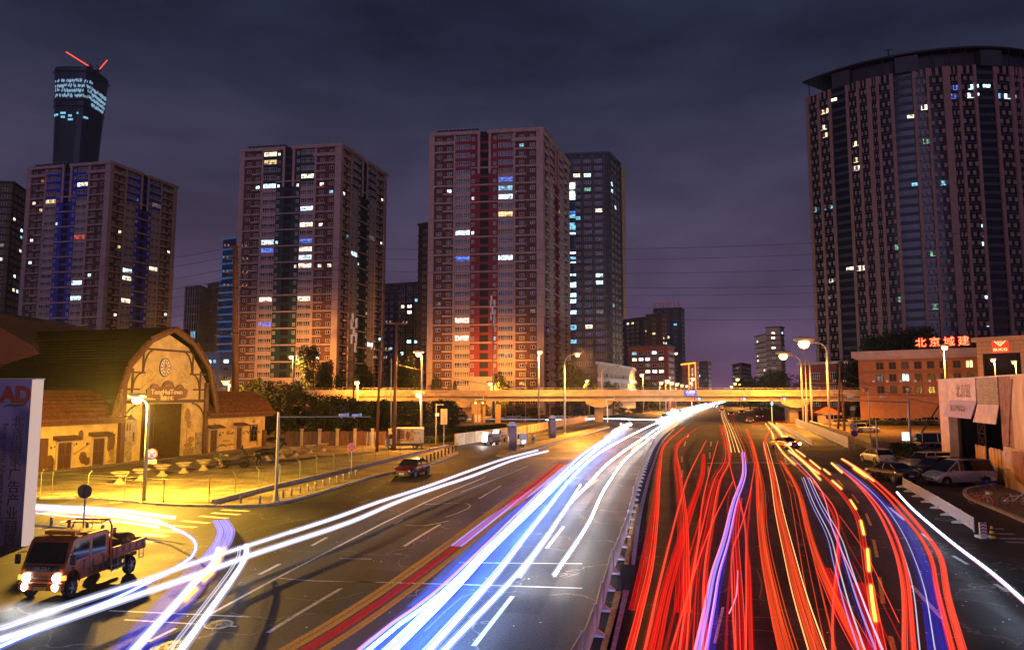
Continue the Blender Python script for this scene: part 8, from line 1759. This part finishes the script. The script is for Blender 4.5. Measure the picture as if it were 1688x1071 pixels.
# outbound tail-light bundle
R = [
 ('broad red tail-light trail closest to the median barrier', [([(1034, 1085), (1055, 1004.6), (1074, 921.5), (1083, 838.5), (1088, 769), (1097, 731), (1128, 703.5)], 'red', (0.093, .02), .8), ([(1034, 1085), (1055, 1004.6), (1074, 921.5), (1083, 838.5), (1088, 769), (1097, 731), (1128, 703.5)], 'coral', .021, .82, -.09), ([(1045, 1004.6), (1071, 880), (1081, 814), (1087, 762), (1095, 728)], 'redd', (0.119, .02), .78)]),
 ('second red trail from the barrier, reaching up to the far stop line', [([(1060, 1085), (1090, 949), (1121, 828), (1138.5, 776), (1164, 726)], 'coral', .039, .8)]),
 ('red trail with fine parallel lines just beside the second one', multi([(1075, 1085), (1104, 956), (1135, 852), (1157.5, 783), (1160, 748.5)], 'red', 5, .34, .8, .022, 11) + [([(1075, 1085), (1104, 956), (1135, 852), (1157.5, 783), (1160, 748.5)], 'redd', (0.136, .02), .78)]),
 ('red ribbon that stops short above the frame bottom, crossing other trails', [([(1118, 1008), (1121, 907.7), (1119, 814), (1112.5, 752), (1119, 727.7), (1149, 705)], 'redd', (0.102, .02), .8), ([(1133, 1008), (1131.5, 963), (1130, 856), (1121, 779.6), (1116, 738), (1135, 714)], 'red', (0.085, .02), .82)]),
 ('thin coral trail slanting across three lanes', [([(1102, 1085), (1152, 921.5), (1180, 849), (1207.7, 793.5)], 'coral', .025, .85)]),
 ('coral trail rising from the frame bottom to a hook at the stop line', [([(1118, 1085), (1131.5, 994), (1149, 907.7), (1162.7, 804), (1183.5, 726)], 'coral', .032, .8)]),
 ('dense red trail group in the second lane', multi([(1140, 1085), (1149, 942), (1162, 873), (1180, 793.5), (1199, 745), (1188.6, 700)], 'red', 7, .7, .8, .03, 13, ['red', 'coral', 'redd']) + multi([(1112, 1085), (1140, 950), (1165, 850), (1182, 790)], 'redd', 4, .5, .75, .04, 14)),
 ('pink, magenta and blue trail twisting up between the red ones', multi([(1152, 1085), (1169.6, 997.7), (1180, 942), (1197, 887), (1211, 828), (1226.7, 779.6), (1225, 745)], 'magenta', 5, .3, .8, .03, 15, ['magenta', 'pink', 'lilac']) + multi([(1166, 1085), (1176, 990), (1188, 930), (1200, 870), (1222, 790)], 'deep', 4, .25, .8, .05, 16)),
 ('thin coral trail bending past the pink and blue one', [([(1229, 1085), (1230, 942), (1225, 849), (1204, 769), (1197, 720), (1192, 695)], 'coral', .028, .8), ([(1236, 1085), (1233, 942), (1228, 849)], 'red', .021, .8)]),
 ('red trail with an outward bulge to the orange lanes', [([(1213, 1085), (1207.7, 994), (1207.7, 907.7), (1225, 855.8), (1239, 797), (1242, 752), (1230, 707)], 'coral', .025, .85), ([(1222, 1085), (1218, 977), (1213, 873), (1220, 820)], 'redd', (0.102, .02), .8), ([(1196, 1085), (1200, 990), (1206, 900), (1200, 830), (1210, 790)], 'redd', .036, .7)]),
 ('pair of thin red trails near the dark gap before the orange lanes', [([(1240, 1085), (1238, 1000), (1236, 940), (1232, 880), (1239, 800)], 'red', .028, .8), ([(1202, 1010), (1214, 980), (1216, 940)], 'pink', .021, .8)]),
 ('first wide orange-red trail past the dark gap', [([(1296, 1085), (1276, 998), (1259, 908), (1252, 838.6), (1248.5, 769), (1240, 730), (1231, 707)], 'orange', (0.128, .02), .8), ([(1296, 1085), (1276, 998), (1259, 908), (1252, 838.6), (1248.5, 769)], 'coral', .018, .82, .13)]),
 ('twin fine orange lines running beside the first wide one', multi([(1314, 1085), (1283, 977), (1262, 873), (1255, 786.6), (1238, 721)], 'orange', 3, .18, .8, .022, 21)),
 ('second wide orange trail in the middle of the orange lanes', [([(1350, 1085), (1318, 984), (1300.5, 915), (1283, 838.6), (1273, 779.7), (1260.6, 727.7), (1273, 703.5)], 'orange', (0.145, .02), .8)] + multi([(1350, 1085), (1318, 984), (1300.5, 915), (1283, 838.6), (1273, 779.7), (1260.6, 727.7)], 'gold', 2, .4, .85, .012, 22)),
 ('thin orange trails fanning off the second wide one', multi([(1364, 1085), (1335, 942.5), (1314, 838.6), (1304, 797), (1283, 745), (1280, 714)], 'orange', 3, .5, .8, .018, 23)),
 ('third wide red trail curving to the frame bottom', [([(1428, 1085), (1380, 994.5), (1349, 925), (1332, 873), (1314, 804), (1287, 759)], 'orange', (0.111, .02), .8), ([(1432, 1085), (1390, 1010), (1356, 935)], 'redd', (0.212, .02), .75)]),
 ('looping coral trail bulging out over the outer lane', [([(1373, 1085), (1373, 1005), (1380, 908), (1380, 849), (1356, 811), (1314, 769), (1287, 741.6)], 'coral', .032, .8), ([(1376, 1005), (1383, 908), (1374, 849), (1352, 812)], 'red', .036, .78)]),
 ('violet and blue trail in the outer lanes, between red ones', multi([(1441, 1085), (1408, 994.5), (1387, 925), (1373, 880), (1345.5, 828), (1328, 786.6)], 'dim', 5, .5, .8, .02, 24, ['dim', 'lilac', 'deep'])),
 ('pink trail sweeping alongside the violet and blue one', [([(1458, 1085), (1425, 994.5), (1394, 921.8), (1373, 873), (1349, 800.5), (1304, 752)], 'pink', .021, .8), ([(1448, 1085), (1432, 1010), (1415, 960)], 'redd', (0.153, .02), .75)]),
 ('deep red trail with bright amber dashes on it', [([(1456, 1085), (1440, 1000), (1428, 930), (1418, 866), (1404, 835), (1378, 803), (1345, 773), (1310, 745)], 'redd', (0.093, .02), .8)] + [(q, 'amber', .045, .85) for q in ([(1443, 1022), (1438, 990), (1435.6, 965)], [(1432.5, 940), (1430, 905)], [(1424, 880), (1419, 858)], [(1411, 838), (1402, 824)])] + [(q, 'gold', .055, .85) for q in ([(1387, 805), (1372, 792)], [(1368, 781), (1358, 773)], [(1352, 772), (1335, 758)], [(1327, 752), (1312, 741)])]),
 ('thin red diagonal trail cutting down to the lower right lanes', [([(1482, 1025), (1425, 908), (1384, 849)], 'coral', .014, .8), ([(1500, 1085), (1450, 985), (1400, 900), (1380, 850)], 'redd', .021, .8), ([(1478, 1085), (1440, 1000), (1405, 925)], 'redd', .021, .8)]),
 ('coral pair of trails bending down between the amber dashes and the outer red band', [([(1491, 1085), (1486.5, 956), (1466, 882), (1438.5, 829.6), (1405, 790), (1371, 763)], 'coral', (0.047, .02), .8), ([(1508, 1085), (1494, 941), (1472.6, 873), (1448, 833), (1412, 793), (1376, 765)], 'coral', (0.055, .02), .8), ([(1371, 763), (1388, 778)], 'amber', .06, .82)]),
 ('blue haze-like trail between the coral pair and the outer red band', [([(1550, 1085), (1528, 956), (1497, 879), (1466, 839), (1420, 795.6), (1375, 765)], 'deep', (.26, .03), .6)] + multi([(1538, 1085), (1516, 956), (1484, 876), (1450, 826), (1412, 790), (1378, 764)], 'deep', 4, .5, .7, .02, 25, ['deep', 'dim', 'blue'][:2])),
 ('broad double coral band, the outermost long red trail', [([(1574, 1085), (1546, 975), (1535, 919), (1514, 880), (1482, 842), (1455, 811), (1416, 777), (1386, 757)], 'coral', (0.064, .02), .85), ([(1591, 1085), (1562, 981), (1551, 919), (1528, 882), (1494, 842), (1464, 811), (1424, 777), (1392, 757)], 'coral', (0.064, .02), .85), ([(1388, 756), (1410, 770), (1440, 792)], 'gold', .055, .88), ([(1408, 771), (1428, 785)], 'amber', .09, .9)]),
 ('single pink and pale blue line running down past the picket barrier', [([(1478.7, 811), (1500, 834), (1522, 854), (1574.6, 897.6), (1636, 944), (1700, 1000)], 'cool', .034, .75), ([(1478.7, 811), (1500, 834), (1522, 854), (1574.6, 897.6), (1636, 944), (1700, 1000)], 'pink', .028, .78, -.07)]),
 ('white-gold blaze where the outer lanes narrow beside the taxi', [([(1268, 696), (1280, 706), (1290, 718), (1296, 733)], 'gold', .14, .7), ([(1262, 698), (1272, 712), (1276, 724), (1290, 745), (1310, 765)], 'gold', .08, .7), ([(1275, 699), (1287, 712), (1300, 735), (1330, 765), (1350, 780)], 'gold', .07, .7), ([(1300, 742), (1325, 762), (1352, 790)], 'gold', .06, .7)]),
 ('fine gold lines converging beneath the flyover centre', multi([(1215, 745), (1208, 722), (1200, 700), (1193, 684), (1190, 668)], 'gold', 4, 1.2, .8, .03, 31) + multi([(1232, 760), (1226, 735), (1217, 716), (1212, 700), (1205, 682)], 'orange', 3, 1.0, .8, .035, 32)),
 ('red streaks crossing at the far signals', [([(1236, 698), (1270, 695), (1310, 694)], 'red', .050, .8), ([(1240, 702), (1290, 700)], 'coral', .036, .8), ([(1230, 676), (1320, 676)], 'pink', .036, .8)]),
]
for lab, st in R: trail(lab, st)
# ================================================================ AIR (light haze)
HZ = True
if HZ:
    g = MB(); g.box(-1510, 1510, -70, 2610, -1.0, 585)
    hz = g.mesh('haze', []) if False else None
    me = bpy.data.meshes.new('haze'); me.from_pydata(g.v, [], g.f); m = bpy.data.materials.new('haze'); m.use_nodes = True; t = m.node_tree; t.nodes.clear()
    o_ = nd(t, 'ShaderNodeOutputMaterial'); v = nd(t, 'ShaderNodeVolumePrincipled'); v.inputs['Density'].default_value = .0001; v.inputs['Color'].default_value = (.9, .88, .9, 1); v.inputs['Anisotropy'].default_value = .86
    t.links.new(v.outputs[0], o_.inputs['Volume']); me.materials.append(m); ho_ = link('haze', me, kind='stuff', fix=True); ho_['label'] = 'thin evening haze over the whole road and city'

# lettering becomes plain mesh
bpy.context.view_layer.update()
dg = bpy.context.evaluated_depsgraph_get()
for o in [o for o in SC.objects if o.type == 'FONT']:
    me = bpy.data.meshes.new_from_object(o.evaluated_get(dg)); q = bpy.data.objects.new(o.name, me); nm = o.name; COL.objects.link(q)
    q.parent = o.parent; q.matrix_local = o.matrix_local.copy()
    for k in o.keys(): q[k] = o[k]
    bpy.data.objects.remove(o); q.name = nm
